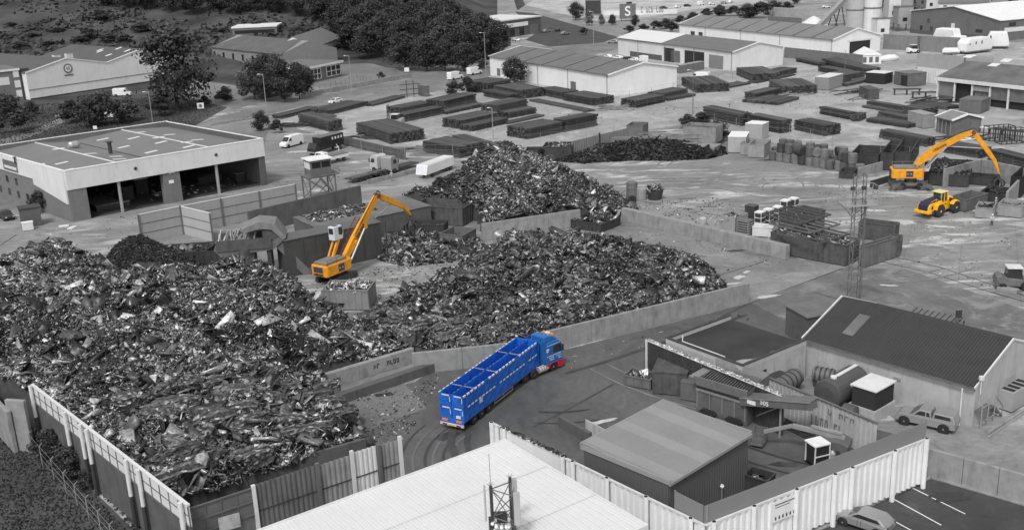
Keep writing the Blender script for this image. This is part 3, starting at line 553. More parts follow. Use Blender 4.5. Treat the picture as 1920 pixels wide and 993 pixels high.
for i, (a, b) in enumerate(segs):
    x0, x1 = f.P(a, 950 - (a - 352) * .326, 5)[0], f.P(b, 950 - (b - 352) * .326, 5)[0]; m = MB()
    if i == 0:
        m.box(x0, x1, .02, .1, 0, 4.8)
        for k in range(5): m.box(x0 + (x1 - x0) * k / 4 - .05, x0 + (x1 - x0) * k / 4 + .05, -.06, .0, 2.0, 4.8)
        for z in (2.6, 3.7, 4.8): m.box(x0, x1, -.09, -.0, z, z + .12)
    else: m.corr(x0, x1, .1, 0, 4.9 + .12 * (i % 2), per=.42, dep=.09)
    m.build('panel', (CLADL, STEEL, CONC, CLADL, RUSTY and CONC)[i] if i else STEEL, r)
    m = MB(); m.box(x1 + .02, x1 + .3, -.2, .05, 0, 5.1 + .1 * (i % 3)); m.build('post', (CLADL, STEEL)[i % 2], r)
    if i: m = MB(); m.box(x0, x1, -.03, .0, 2.75, 2.85); m.build('rail', STEELD, r)
m = MB().box(-.3, -.02, -.2, .1, 0, 5.2); m.build('post', CLADL, r); m = MB().box(-.7, -.45, -.2, .1, 0, 5.2); m.build('post', CLADL, r)
m = MB(); m.at(2.0, -.16, 2.2, rz=-.1); m.box(0, 1.6, 0, .03, 0, 1.2); m.build('torn_sign', M('faded_board', .45, .6, .3, 1.5), r)
# right compound: cream corrugated container wall with tube posts and a debris net on top
def comp(name, label, a, b, z1, posts, corr=True, net=None, flat=None):
    f = Fr(a, b, z1); r = tfr(name, label, 'wall', f); n = max(1, int(f.w / 2.9))
    xs = sorted([0] + [f.P(p[0], p[1], z1)[0] for p in posts] + [f.w])
    xs = [x for i, x in enumerate(xs) if i == 0 or x - xs[i - 1] > .3]
    for i, (x0, x1) in enumerate(zip(xs[:-1], xs[1:])):
        m = MB(); (m.corr(x0 + .1, x1 - .1, .06, .35, z1 - .16, per=.62, dep=.14, th=.04) if not (flat and i in flat) else m.box(x0 + .1, x1 - .1, -.04, .04, .35, z1 - .16)); m.build('panel', WHITE, r)
        m = MB(); m.box(x0 + .05, x1 - .05, -.10, .06, z1 - .15, z1); m.build('top_rail', CLADL, r)
    for p in posts: x = f.P(p[0], p[1], z1)[0]; m = MB(); m.cyl((x, -.22, 0), (x, -.22, z1 + .12), .2, n=14); q = m.build('post', WHITE, r); m = MB(); m.cyl((x, -.22, z1 + .121), (x, -.22, z1 + .14), .15, n=12); m.build('open_top', BLACK, q)
    if net:
        m = MB(); n = int(f.w / .8); m.box(net[0], f.w, .12, .15, z1 - .1, z1 + net[1]); m.build('debris_net', M('green_grey_netting', .22, .9, .05, .3), r)
        m = MB(); k = int((f.w - net[0]) / 3)
        for i in range(k + 1): x = net[0] + (f.w - net[0]) * i / k; m.cyl((x, .17, z1 - .1), (x, .17, z1 + net[1] + .05), .02, n=5)
        m.build('net_poles', STEELD, r)
    return r, f
K = (1322, 982)
ra1, fa1 = comp('container_panel_wall', 'cream corrugated wall with tube posts and an information board beside the car park', K, (1738, 820), 4.3, [(1335, 977), (1411, 948), (1491, 917), (1563, 889), (1595, 876), (1675, 845), (1734, 822)], net=(0, 1.35))
x = fa1.P(1452, 948, 2.9)[0]; m = MB().box(x - 1.15, x + 1.25, -.2, -.16, 2.35, 4.0); sg = m.build('information_board', WHITE, ra1)
m = MB().box(x - .95, x + 1.05, -.215, -.205, 3.7, 3.78).box(x - .9, x + .5, -.215, -.205, 3.5, 3.55)
for k in range(6): m.cbox((x - .85 + k * .36, -.21, 2.62), (.14, .01, .2)); m.cbox((x - .85 + k * .36, -.21, 2.76), (.08, .01, .1))
m.build('board_printing', STEELD, sg)
ra2, fa2 = comp('container_panel_wall', 'cream corrugated wall running beside the bright white roof up to the tarmac road', (936, 797), K, 4.3, [(925, 792), (948, 803), (1057, 856), (1076, 865), (1140, 896), (1216, 930), (1300, 970)], flat=(0, 1, 2))
m = MB(); r_ = random.Random(3)
for i in range(150): x = r_.uniform(.4, 8.2); m.at(x, .02 + r_.uniform(-.1, .12), 4.3 + r_.uniform(0, .1), rz=r_.uniform(0, 3), rx=r_.uniform(-.4, .4)); m.tone = r_.random(); m.cbox((0, 0, 0), (r_.uniform(.1, .4), r_.uniform(.05, .2), r_.uniform(.04, .14)))
q = m.build('windblown_litter', SCRAPD, ra2)
f = Fr((1265, 920), (1325, 950), 5.6); r = tfr('debris_net', 'short grey debris net behind the near corner of the cream wall', 'net', f); MB().box(0, f.w, 0, .04, 3.2, 5.6).build('netting', MATS['green_grey_netting'], r); m = MB()
for x in (0, f.w): m.cyl((x, .05, 0), (x, .05, 5.65), .05, n=6)
m.build('net_poles', GALV, r)
# inner container wall of the compound (stained), and the dark sided one behind the skips
f = Fr((1430, 765), (1640, 860), 0); r = tfr('container_panel_wall', 'stained pale corrugated wall with faded graffiti behind the mobile machine arm', 'wall', f)
m = MB(); m.corr(0, f.w, 0, .1, 3.3, per=.5, dep=.09); m.build('panel', RENDER, r); m = MB(); m.box(-.05, f.w + .05, -.12, .1, 3.3, 3.45); m.build('top_rail', STEEL, r)
marks(7, 3.6, 1.0, M('faded_graffiti', .17, .9, .3, 2), r, (f.w * .6, -.1, 1.2), (rad(90), 0, 0), 'graffiti', 5); marks(5, 3.0, .5, MATS['faded_graffiti'], r, (f.w * .72, -.1, 2.6), (rad(90), 0, 0), 'graffiti', 6)
f = Fr((1213, 636), (1432, 715), 3.9); f = Fr((1213, 636), (1470, 742), 3.9); r = tfr('container_panel_wall', 'dark faced steel wall with a littered white top edge behind the screening machine', 'wall', f)
w7 = f.w; k = int(w7 / 2.4)
for i in range(k): m = MB(); m.corr(w7 * i / k + .03, w7 * (i + 1) / k - .03, .05, 0, 3.75, per=.5, dep=.07); m.build('panel', STEELD, r)
m = MB().box(-.12, 0, -.1, .25, 0, 3.9); m.build('end_post', WHITE, r); m = MB().box(0, w7, -.05, .25, 3.75, 3.85); m.build('top_rail', WHITE, r)
m = MB()
for i in range(420): m.at(r_.uniform(.1, w7 - .1), .1 + r_.uniform(-.14, .14), 3.9 + r_.uniform(-.02, .08), rz=r_.uniform(0, 3)); m.tone = .9 * r_.random() + .1; m.cbox((0, 0, 0), (r_.uniform(.08, .3), r_.uniform(.05, .16), r_.uniform(.04, .1)))
m.build('ledge_debris', scrap_mat('pale_debris', .1, .9, 0, .9), r)
# retaining wall by the car park, cladding fence of the workshop yard, embankment wire fence
cwall('concrete_wall', 'long smooth retaining wall between the concrete apron and the car park', (1738, 892), (2010, 972), 2.5, th=.3, n=4)
f = Fr((262, 455), (345, 432), 0); fz = Fr((258, 403), (338, 385), 4.6)
def clad(label, a, b, z1, cols, posts):
    f = Fr(a, b, z1); r = tfr('cladding_fence', label, 'fence', f)
    for k in range(3): m = MB(); z = z1 * k / 3; m.box(0, f.w, 0, .08, z + .02, z + z1 / 3 - .04); m.build('panel', cols, r)
    m = MB()
    for k in range(1, 3): m.box(0, f.w, -.03, 0, z1 * k / 3 - .07, z1 * k / 3 + .07)
    m.build('rail', STEEL, r); m = MB().box(0, f.w, -.05, .12, z1 - .02, z1 + .1); m.build('top_rail', CLADL, r)
    for i in range(posts): x = f.w * i / max(1, posts - 1); m = MB().box(x - .12, x + .12, -.2, -.05, 0, z1 + .1); m.build('post', STEEL, r)
    return r
CL2 = M('weathered_cladding', .33, .6, .06, .3, streak=.1)
clad('pale clad fence panel, leftmost, forming a corner behind the dark turnings heap', (258, 403), (338, 387), 4.6, CL2, 2)
clad('pale clad fence wing running towards the camera from the fence corner', (338, 387), (394, 400), 4.6, CLADL and M('pale_wing_cladding', .42, .6, .06, .3), 2)
clad('long pale clad fence in front of the workshop openings', (338, 387), (553, 346), 4.6, CL2, 4)
def wirefence(label, pts, h, gap, arms=False, world=False, rails=True, mat=GALV):
    Q = [G(*p) for p in pts]; r = thing('wire_fence', label, 'fence', Q[0]); i = 0; m2 = MB()
    for p, q in zip(Q[:-1], Q[1:]):
        L = (q - p).length; k = max(1, int(L / gap)); d = (q - p) / k
        for j in range(k):
            a = p + d * j - Q[0]; i += 1
            if i < 95: m = MB(); m.cyl(a, a + Vector((0, 0, h)), .045, n=5); (m.beam(a + Vector((0, 0, h)), a + Vector((.35, -.1, h + .35)), .06) if arms else 0); m.build('post', mat, r)
        if rails:
            for z in (h * .33, h * .66, h): m2.beam(p - Q[0] + Vector((0, 0, z)), q - Q[0] + Vector((0, 0, z)), .02)
    if rails: m2.build('wires', mat, r)
    return r
wirefence('wire fence with angled post tops on the grass bank at the lower left', [(-20, 770), (60, 850), (125, 925), (190, 1000), (260, 1080)], 2.0, 2.6, arms=True)

def litter(label, P, n, seed, lmax=.35, bright=.25):
    r = np.random.default_rng(seed); Q = [G(*p) for p in P]; x0, x1, y0, y1 = min(p.x for p in Q), max(p.x for p in Q), min(p.y for p in Q), max(p.y for p in Q); X, Y = r.uniform(x0, x1, n * 3), r.uniform(y0, y1, n * 3)
    m = inpoly(X, Y, [(p.x, p.y) for p in Q]) & (vnoise(X, Y, 3, seed) + r.random(n * 3) * .8 > .45); X, Y = X[m][:n], Y[m][:n]
    o = fragments('loose_litter', X, Y, np.full(len(X), .05), SCRAP, None, lmin=.05, lmax=lmax, bright=bright, seed=seed, bigp=0); tag(o, label, 'litter')
litter('scattered bits of scrap on the ground around the raised cab crane', [(560, 545), (640, 505), (760, 500), (850, 490), (700, 590)], 700, 1); litter('scattered bits of scrap beside the puddles left of the cages', [(1180, 380), (1340, 370), (1480, 430), (1440, 460), (1180, 400)], 900, 2); litter('scattered bits at the roadside right of the largest heap', [(620, 760), (780, 700), (830, 700), (760, 830), (690, 850)], 500, 3)
litter('scattered rubbish over the open yard near the loader', [(1400, 330), (1650, 360), (1900, 440), (1900, 560), (1500, 420)], 700, 4, .3, .4); litter('bits lying along the foot of the pale concrete wall', [(1050, 672), (1410, 575), (1415, 600), (1060, 700)], 400, 5); litter('bits strewn on the bunker slab', [(1120, 430), (1300, 440), (1480, 490), (1300, 520)], 300, 6); litter('bits strewn about the stockyard lanes', [(780, 260), (1000, 200), (1500, 130), (1700, 200), (1300, 215)], 1200, 7, .5, .5); litter('small parts and rubbish lying on the workshop floor', [(150, 402), (300, 376), (475, 345), (470, 322), (300, 345), (150, 368)], 420, 9, 1.1, .4); litter('specks of litter on the workshop forecourt', [(0, 440), (260, 400), (520, 340), (700, 320), (640, 380), (200, 470)], 500, 8)
# ------------------------------------------------------------------ wheels
def wheel(parent, x, y, r, w, tyre=BLACK, rim=RIM, side=1, rr=.55, name='wheel'):
    """axle along local y; side = -1 when the outer face looks to -y"""
    m = MB(); m.at(x, y, r); m.lathe([(r * .62, -w / 2), (r * .93, -w / 2), (r, -w * .3), (r, w * .3), (r * .93, w / 2), (r * .62, w / 2)], 20, 'y'); t = m.build(name, tyre, parent)
    m = MB(); m.at(x, y, r); m.lathe([(r * rr, -w * .46), (r * rr, w * .46)], 14, 'y'); q = m.build('rim', rim, t)
    m = MB(); m.at(x, y, r); m.lathe([(r * .2, -w * .52), (r * .2, w * .52)], 8, 'y'); m.build('hub', rim, q); return t
# ------------------------------------------------------------------ blue articulated lorry
def lorry():
    h = rad(90) - rad(29.7); rear = G(855, 797, 0); rz = h
    T = thing('articulated_lorry', 'blue articulated lorry with a red bumper and a trailer carrying blue open skips', 'lorry', (-6.2, 89.5, 0), rz)
    LT, HW = 15.2, 1.28
    m = MB(); m.box(0, LT, -HW, HW, 1.05, 1.22); d = m.build('trailer_deck', RUSTY, T)
    m = MB(); m.box(0, LT, -HW - .03, -HW + .12, .95, 1.2).box(0, LT, HW - .12, HW + .03, .95, 1.2); m.build('side_rail', BLUE, T)
    m = MB(); m.box(.3, LT - .5, -.55, -.35, .6, 1.05).box(.3, LT - .5, .35, .55, .6, 1.05); m.build('chassis', STEELD, T)
    for x in (2.0, 3.35, 4.7):
        for s in (-1, 1): wheel(T, x, s * 1.05, .52, .36, BLACK, RIM)
    m = MB();
    for s in (-1, 1):
        for z in (.5, .85): m.beam((5.8, s * 1.2, z), (9.4, s * 1.2, z), .05, .1)
        for x in (5.8, 7.6, 9.4): m.beam((x, s * 1.2, .45), (x, s * 1.2, 1.0), .07)
    m.build('side_guard', GALV, T)
    # open skips: two rows of long open boxes side by side, two high
    for tier, (z0, z1) in enumerate(((1.24, 2.38), (2.45, 3.62))):
        for s in (-1, 1):
            y0, y1 = (-HW, -.04) if s < 0 else (.04, HW)
            n = 4
            q = MB(); q.open_box(.05, LT - .15, y0, y1, z0, z1, t=.05); b = q.build('skip_body', BLUE, T)
            m = MB()
            for i in range(17):
                x = .05 + (LT - .25) * i / 16; yy = y0 - .035 if s < 0 else y1 + .0
                m.box(x, x + .07, yy, yy + .035, z0, z1 - .1)
            for yy in (y0 - .04, y1 - .02): m.box(.02, LT - .12, yy, yy + .06, z1 - .09, z1 + .02)
            for x in (.0, LT - .15): m.box(x, x + .06, y0, y1, z1 - .09, z1 + .02)
            m.build('rib_frame', BLUE, b)
            if tier == 1:
                for x in (2.2, 6.4, 11.0): MB().box(x, x + .07, y0 + .05, y1 - .05, z1 - .06, z1 + .0).build('cross_bar', GALV, b)
            m = MB(); k = 22
            for yy, zt in ((y0 - .055, z1 - .08), (y1 + .025, z1 - .08)):
                for i in range(k):
                    if (i * 7 + tier * 3) % 9 == 0: continue
                    x = .1 + (LT - .5) * i / k; m.box(x, x + .42, yy, yy + .02, zt - .06, zt + .1)
                    if tier == 1: m.box(x, x + .42, yy, yy + .11, z1 + .021, z1 + .032)
            m.box(-.025, -.01, y0 + .15, y1 - .3, z1 - .14, z1 - .02).box(-.025, -.01, y0 + .05, y0 + .12, z1 - .7, z1 - .2)
            m.build('white_marker_strip', CHEV, b)
            m = MB()
            for i in range(8): x = .4 + i * 1.8; yy = y0 - .05 if s < 0 else y1 + .03; m.beam((x, yy, z0 + .05), (x + 1.4, yy, z1 - .2), .03, .03)
            m.build('brace', BLUE, b)
    m = MB().box(2.9, 3.5, -HW - .045, -HW - .03, 1.75, 2.25); m.build('white_notice', CHEV, T)
    m = MB().box(-.06, -.02, -1.0, -.5, 1.35, 1.65); m.build('white_notice', CHEV, T)
    # rear lamp bar
    m = MB().box(-.12, 0, -HW, HW, .52, .74); lb = m.build('rear_bumper', M('bumper_cream', .6, .5, .1, 2), T)
    for s in (-1, 1): MB().box(-.15, -.121, s * .75 - .25, s * .75 + .25, .56, .70).build('tail_light', M('dark_red_lens', (.25, .01, .02), .3, .05, 2), lb); MB().box(-.06, -.02, s * .78 - .3, s * .78 + .3, .93, 1.14).build('reflector_board', TAIL, T)
    MB().box(-.15, -.121, -.35, .35, .56, .70).build('number_plate', PLATE, lb)
    MB().box(-.02, 0, -HW, HW, .74, 1.22).build('rear_panel', BLUE, T)
    # tractor unit, turned to the right of the trailer
    A = rad(-17.5); P0 = Vector((12.6, .0, 0)); R = lambda m: m.at(P0.x, P0.y, 0, rz=A)
    m = R(MB()); m.T = m.T; m.box(-1.3, 4.4, -.45, .45, .62, .95); ch = m.build('tractor_chassis', STEELD, T)
    for x, y in ((0, 1), (0, -1), (1.35, 1), (1.35, -1), (4.15, 1), (4.15, -1)):
        p = Matrix.Rotation(A, 4, 'Z') @ Vector((x, y * 1.02, 0)) + P0
        t = wheel(T, 0, 0, .52, .42 if x < 2 else .34, BLACK, RUSTY if x < 2 else RIM); t.location = p; t.rotation_euler.z = A
    m = R(MB()); m.box(-.4, .9, -.6, .6, .96, 1.1).cyl((.2, 0, 1.1), (.2, 0, 1.2), .5, n=16); m.build('coupling_plate', STEELD, T)
    for s in (-1, 1):
        m = R(MB()); m.cyl((2.0, s * .95, .68), (3.3, s * .95, .68), .34, n=14); f = m.build('fuel_tank', GALV, T)
        m = R(MB());
        for x in (2.15, 2.5, 2.85, 3.15): m.cyl((x, s * .95, .68), (x + .06, s * .95, .68), .36, n=14)
        m.build('tank_strap', CHEV, f)
    prof = [(3.05, .95), (3.05, 3.1), (3.15, 3.35), (4.9, 3.35), (5.35, 2.95), (5.48, 2.2), (5.5, .95)]
    m = R(MB()); m.exty(prof, -1.24, 1.24); cab = m.build('cab', CABB, T, bevel=.07)
    m = R(MB()); m.exty([(3.05, .55), (3.05, .95), (3.55, .95), (3.75, 1.02), (4.55, 1.02), (4.75, .95), (5.55, 1.0), (5.6, .35), (4.8, .35), (4.72, .8), (4.5, .98), (3.8, .98), (3.58, .8), (3.5, .5)], -1.27, 1.27); m.build('red_skirt', RED, cab)
    m = R(MB()); m.exty([(3.12, 3.33), (3.1, 3.95), (3.6, 4.0), (4.4, 3.82), (5.1, 3.36)], -1.0, 1.0, lambda z: 1.0 - .12 * (z - 3.3)); m.build('roof_fairing', CABB, cab, bevel=.08)
    for s in (-1, 1):
        m = R(MB()); m.exty([(2.55, 1.3), (2.45, 3.7), (3.1, 3.8), (3.1, 1.3)], s * 1.2 - .03, s * 1.2 + .03); m.build('side_fairing', CABB, cab)
        m = R(MB()); m.exty([(4.1, 2.05), (4.1, 2.85), (4.95, 2.9), (5.22, 2.75), (5.3, 2.05)], s * 1.245 - .01, s * 1.245 + .01); m.build('side_window', GLASS, cab)
        m = R(MB()); m.box(3.15, 5.3, s * 1.255 - .004, s * 1.255 + .004, 1.83, 1.9).box(3.2, 5.1, s * 1.255 - .004, s * 1.255 + .004, 3.02, 3.08); m.build('pinstripe', CHEV, cab)
        m = R(MB()); m.box(5.25, 5.4, s * 1.45 - .08, s * 1.45 + .08, 2.1, 2.75).beam((5.2, s * 1.24, 2.8), (5.3, s * 1.45, 2.75), .05); m.build('mirror', BLACK, cab)
    m = R(MB()); m.add([(5.405, -1.05, 2.12), (5.405, 1.05, 2.12), (5.30, 1.0, 2.88), (5.30, -1.0, 2.88), (5.52, -1.05, 2.12), (5.52, 1.05, 2.12), (5.43, 1.0, 2.88), (5.43, -1.0, 2.88)], [(0, 3, 2, 1), (4, 5, 6, 7), (0, 1, 5, 4), (1, 2, 6, 5), (2, 3, 7, 6), (3, 0, 4, 7)]); m.build('windscreen', GLASS, cab)
    m = R(MB()); m.box(4.55, 4.8, -.75, .75, 3.78, 3.9); lb = m.build('light_bar', TAIL, cab)
    m = R(MB()); m.box(4.53, 4.82, -.2, .35, 3.79, 3.92); m.build('white_lens', CHEV, lb)
    for k, (w_, h_, x_, z_) in enumerate([(1.0, .16, 3.95, 1.66), (.7, .13, 3.9, 1.42), (.75, .18, 4.95, 1.62), (.5, .14, 5.1, 1.36)]):
        p = Matrix.Rotation(A, 4, 'Z') @ Vector((x_, -1.262, z_)) + P0; marks(7, w_, h_, CHEV, cab, p, (rad(90), 0, A), 'cab_lettering', k + 2)
    m = R(MB()); m.box(3.1, 3.5, -1.262, -1.255, 2.55, 2.75).box(3.1, 3.4, -1.262, -1.255, 2.35, 2.5); m.build('cab_crest', CHEV, cab)
    m = R(MB()); m.tube([(2.9, .5, 1.1), (2.6, .4, 1.9), (2.2, .2, 1.7), (1.5, .1, 1.3)], .03); m.build('air_hose', RED, T)
    return T
lorry()
# ------------------------------------------------------------------ material handlers (lattice footed cranes with a grab)
def handler(px, py, hd, knee, bend, tip, foot, label, cablift, z0, mid=None, scale=1.0, under='pads', cab_side=1, bw=3.0):
    base = G(px, py, 0); hr = rad(hd); T = thing('material_handler', label, 'loading crane', base, rad(90) - hr)
    K, B, E, F = [plane_rz(base, hr, *q) for q in (knee, bend, tip, foot)]; Mi = plane_rz(base, hr, *mid) if mid else None
    sc = scale
    # undercarriage
    if under == 'pads':
        m = MB(); m.box(-2.2, 2.2, -1.0, 1.0, .7, 1.15); u = m.build('undercarriage', STEEL, T)
        for x in (-1.9, 1.9):
            for s in (-1, 1):
                m = MB(); m.beam((x * .8, s * .8, .95), (x * 1.6, s * 2.0, .55), .4, .5).cyl((x * 1.6, s * 2.0, .0), (x * 1.6, s * 2.0, .12), .7, .6, n=12).cyl((x * 1.6, s * 2.0, .12), (x * 1.6, s * 2.0, 1.0), .16, n=8); m.build('outrigger', STEEL, u)
                wheel(u, x * .75, s * 1.15, .6, .45, BLACK, STEEL)
        m = MB(); m.exty([(-3.6, 0.02), (-3.1, .95), (-1.9, 1.2), (-1.4, .1)], -1.5, -.8).exty([(1.4, .1), (1.9, 1.2), (3.1, .95), (3.6, .02)], -1.5, -.8); m.build('stabiliser_foot', CONCD, u)
    else:
        m = MB()
        for s in (-1, 1): m.exty([(-2.5, .35), (-2.2, .0), (2.2, .0), (2.5, .35), (2.3, .85), (-2.3, .85)], s * 1.35 - .3, s * 1.35 + .3)
        u = m.build('track', STEELD, T); MB().box(-1.2, 1.2, -1.2, 1.2, .35, 1.0).build('undercarriage', STEELD, T)
    MB().cyl((0, 0, 1.0), (0, 0, z0), 1.0, n=20).build('slew_ring', STEELD, T)
    h = bw / 2
    m = MB(); m.prism([(-3.3, -h + .25), (-3.0, -h), (1.5, -h), (1.9, -h + .4), (1.9, h - .4), (1.5, h), (-3.0, h), (-3.3, h - .25)], z0, z0 + 1.55); up = m.build('counterweight_body', YEL, T, bevel=.14)
    MB().box(-2.9, 1.0, -h + .35, h - .35, z0 + 1.56, z0 + 1.9).build('engine_cover', M('engine_lid', .2, .5, .1, 1), up, bevel=.08)
    MB().box(-3.36, -3.28, -h * .55, h * .55, z0 + .62, z0 + 1.35).build('rear_grille', YELD, up)
    for s in (-1, 1): MB().box(-1.0, .1, s * (h + .02) - .02, s * (h + .02) + .02, z0 + .3, z0 + 1.3).build('side_panel', YELD, up)
    text('LIEBHERR', .42, DTXT, up, (-3.35, 0, z0 + .3), (rad(90), 0, rad(-90)), depth=.02); marks(6, .8, .16, LTXT, up, (-.45, -h - .045, z0 + .8), (rad(90), 0, 0))
    m = MB()
    for s in (-1, 1):
        for x in (-2.9, -1.2, .6): m.cyl((x, s * (h - .1), z0 + 1.55), (x, s * (h - .1), z0 + 2.3), .03, n=5)
        m.beam((-2.9, s * (h - .1), z0 + 2.3), (.6, s * (h - .1), z0 + 2.3), .05)
    m.build('handrail', M('red_rail', .25, .5, .1, 1) if under == 'pads' else MAROON, up)
    # boom in the machine plane
    yb = -.35 * cab_side
    path = [F, Mi, K] if Mi else [F, K]
    def plate(pts, wd, w0, w1, name, mat, par, y):
        """box section arm following pts (r,z) with depth from w0 to w1"""
        m = MB(); L = [];
        for i, p in enumerate(pts):
            a = Vector(pts[max(0, i - 1)]); b = Vector(pts[min(len(pts) - 1, i + 1)]); t = (b - a).normalized(); n = Vector((-t.y, t.x)); k = i / (len(pts) - 1)
            w = w0[i] if isinstance(w0, list) else w0 + (w1 - w0) * k; L.append((Vector(p) + n * w / 2, Vector(p) - n * w / 2))
        prof = [l[0] for l in L] + [l[1] for l in reversed(L)]
        for (a, b, c, d) in zip(L[:-1], L[1:], L[:-1], L[1:]):
            q = [a[0], b[0], b[1], a[1]]; vs = [(v.x, y - wd / 2, v.y) for v in q] + [(v.x, y + wd / 2, v.y) for v in q]
            m.add(vs, [(0, 1, 2, 3), (7, 6, 5, 4), (0, 4, 5, 1), (1, 5, 6, 2), (2, 6, 7, 3), (3, 7, 4, 0)])
        return m.build(name, mat, par)
    if Mi:
        n = 7; P = []
        for i in range(n + 1):
            t = i / n; P.append(((1 - t) ** 2 * F[0] + 2 * t * (1 - t) * (2 * Mi[0] - .5 * F[0] - .5 * K[0]) + t * t * K[0], (1 - t) ** 2 * F[1] + 2 * t * (1 - t) * (2 * Mi[1] - .5 * F[1] - .5 * K[1]) + t * t * K[1]))
        bo = plate(P, .7, [.7, 1.15, 1.35, 1.35, 1.15, .95, .8, .7], .6, 'boom', YEL, T, yb)
    else:
        P = [(F[0] + (K[0] - F[0]) * t, F[1] + (K[1] - F[1]) * t) for t in (0, .3, .55, .62, 1)]; bo = plate(P, .65, [.75, 1.1, 1.0, .75, .6], .5, 'boom', YEL, T, yb)
        a = P[2]; m = MB(); m.at(0, 0, 0); d = Vector((K[0] - F[0], K[1] - F[1])).normalized(); c = Vector(P[1]); m.cyl((c.x + d.y * .4, yb - .5, c.y - d.x * .4), (c.x + d.y * .4, yb + .5, c.y - d.x * .4), .42, n=12); c = Vector(P[2]); m.cyl((c.x + d.y * .5, yb - .45, c.y - d.x * .5), (c.x + d.y * .5, yb + .45, c.y - d.x * .5), .3, n=12); m.build('cylinder_bracket', YEL, bo)
    for q in (.0, .16): m = MB(); m.tube([(p[0], yb - .3 + q, p[1] + .72) for p in P[1:]] + [(K[0] + .5, yb - .3 + q, K[1] + .3)], .045); m.build('hydraulic_hose', BLACK, bo)
    n2 = [K, (K[0] + (B[0] - K[0]) * .5, K[1] + (B[1] - K[1]) * .5 + .1), B, E]
    st = plate(n2, .5, [.75, .8, .55, .2], .3, 'stick', YEL, T, yb)
    m = MB(); m.cyl((K[0], yb - .45, K[1]), (K[0], yb + .45, K[1]), .34, n=12); m.build('knee_pin', M('pin_metal', (.16, .05, .06), .5, .1, 1), bo)
    a, b = Vector(P[-2] if Mi else P[2]), Vector(n2[1]); m = MB(); m.cyl((P[len(P) // 2][0], yb, P[len(P) // 2][1] - .6), (b.x, yb, b.y - .45), .1, n=8); m.build('stick_ram', GALV, bo)
    m = MB()
    for s in (-1, 1): m.cyl((F[0] + .9, yb + s * .5, z0 + .8), (P[len(P) // 2][0] - .1, yb + s * .5, P[len(P) // 2][1] - .5), .13, n=8)
    m.build('lift_ram', GALV, bo)
    i = len(P) // 2 if Mi else 1; a, b = Vector(P[i]), Vector(P[i + 1]); ang = math.atan2(b.y - a.y, b.x - a.x); tl = 0.55 if Mi else .62
    lp = Vector(P[3]) if Mi else Vector((F[0] + (K[0] - F[0]) * .44, F[1] + (K[1] - F[1]) * .44))
    ti = text('LIEBHERR', tl, DTXT, bo, (0, 0, 0), (0, 0, 0), depth=.02)
    ti.rotation_mode = 'XYZ'; ti.matrix_basis = Matrix.Translation((lp.x, yb - .37, lp.y)) @ Matrix.Rotation(-ang, 4, 'Y') @ Matrix.Rotation(rad(90), 4, 'X')
    # walkway bars along the boom
    if not Mi:
        m = MB(); d = Vector((K[0] - F[0], K[1] - F[1])).normalized(); nn = Vector((-d.y, d.x))
        for t in [j / 14 for j in range(15)]:
            c = Vector((F[0] + (K[0] - F[0]) * t * .62, F[1] + (K[1] - F[1]) * t * .62)) + nn * .55; m.beam((c.x, yb + .35, c.y), (c.x, yb + 1.3, c.y), .06)
        for y in (yb + .45, yb + 1.25): p0 = Vector(F) + nn * .55; p1 = p0 + d * (Vector(K) - Vector(F)).length * .62; m.beam((p0.x, y, p0.y), (p1.x, y, p1.y), .1)
        m.build('hose_tray', MAROON, bo)
    # raised cab
    cy = (h - .65) * cab_side; cx, cz = (1.5, z0 + 1.6 + cablift) if cablift > 1 else (2.2, z0 + .6 + cablift)
    if cablift > 1:
        m = MB()
        for s in (-.35, .35): m.beam((-.2, cy + s, z0 + 1.2), (cx, cy + s, cz + .1), .28, .4)
        l = m.build('cab_lift_arm', YEL, T); m = MB(); m.beam((-.2, cy, z0 + 1.5), (cx - .3, cy, cz - .1), .2, .15).cyl((.2, cy, z0 + 1.3), (.9, cy, z0 + 2.2), .1, n=8); m.build('lift_hoses', MAROON, l)
    m = MB(); m.exty([(cx - .9, cz), (cx - .95, cz + 1.9), (cx + .65, cz + 1.9), (cx + .95, cz + 1.0), (cx + .7, cz)], cy - .55, cy + .55); cb = m.build('operator_cab', OFFW, T, bevel=.08)
    for s in (-1, 1): MB().exty([(cx - .05, cz + .75), (cx - .05, cz + 1.7), (cx + .6, cz + 1.7), (cx + .8, cz + 1.0), (cx + .5, cz + .55)], cy + s * .56 - .012, cy + s * .56 + .012).build('side_window', GLASS, cb)
    MB().box(cx - .965, cx - .93, cy - .4, cy + .4, cz + .9, cz + 1.7).build('rear_window', GLASS, cb); MB().box(cx + .72, cx + .8, cy - .45, cy + .45, cz + 1.0, cz + 1.75).build('front_window', GLASS, cb)
    MB().box(cx - .5, cx + .2, cy - .3, cy + .3, cz + 1.95, cz + 2.0).build('roof_hatch', STEEL, cb)
    # grab hanging from the stick
    m = MB(); gz = E[1]; kg = min(1, (gz - .05) / 3.0)
    m.cyl((E[0], yb, gz), (E[0], yb, gz - .5 * kg), .12, n=8).cyl((E[0], yb, gz - .5 * kg), (E[0], yb, gz - 1.0 * kg), .3, .35, n=10); gr = m.build('grab_rotator', STEELD, T)
    for i in range(5):
        a = 2 * math.pi * i / 5; c, s = math.cos(a), math.sin(a); m = MB(); Q = [(.3, -1.0), (.95, -1.5), (1.05, -2.2), (.35, -3.0)]
        for p, q in zip(Q[:-1], Q[1:]): m.beam((E[0] + c * p[0], yb + s * p[0], gz + p[1] * kg), (E[0] + c * q[0], yb + s * q[0], gz + q[1] * kg), .32, .14)
        m.build('grab_tine', STEELD, gr)
    return T
H1 = handler(632, 524, 35, (703, 366), (755, 388), (765, 402), (640, 488), 'orange loading crane with a raised white cab standing behind the largest scrap heap', 2.3, 1.35, under='tracks', cab_side=1, bw=3.0)
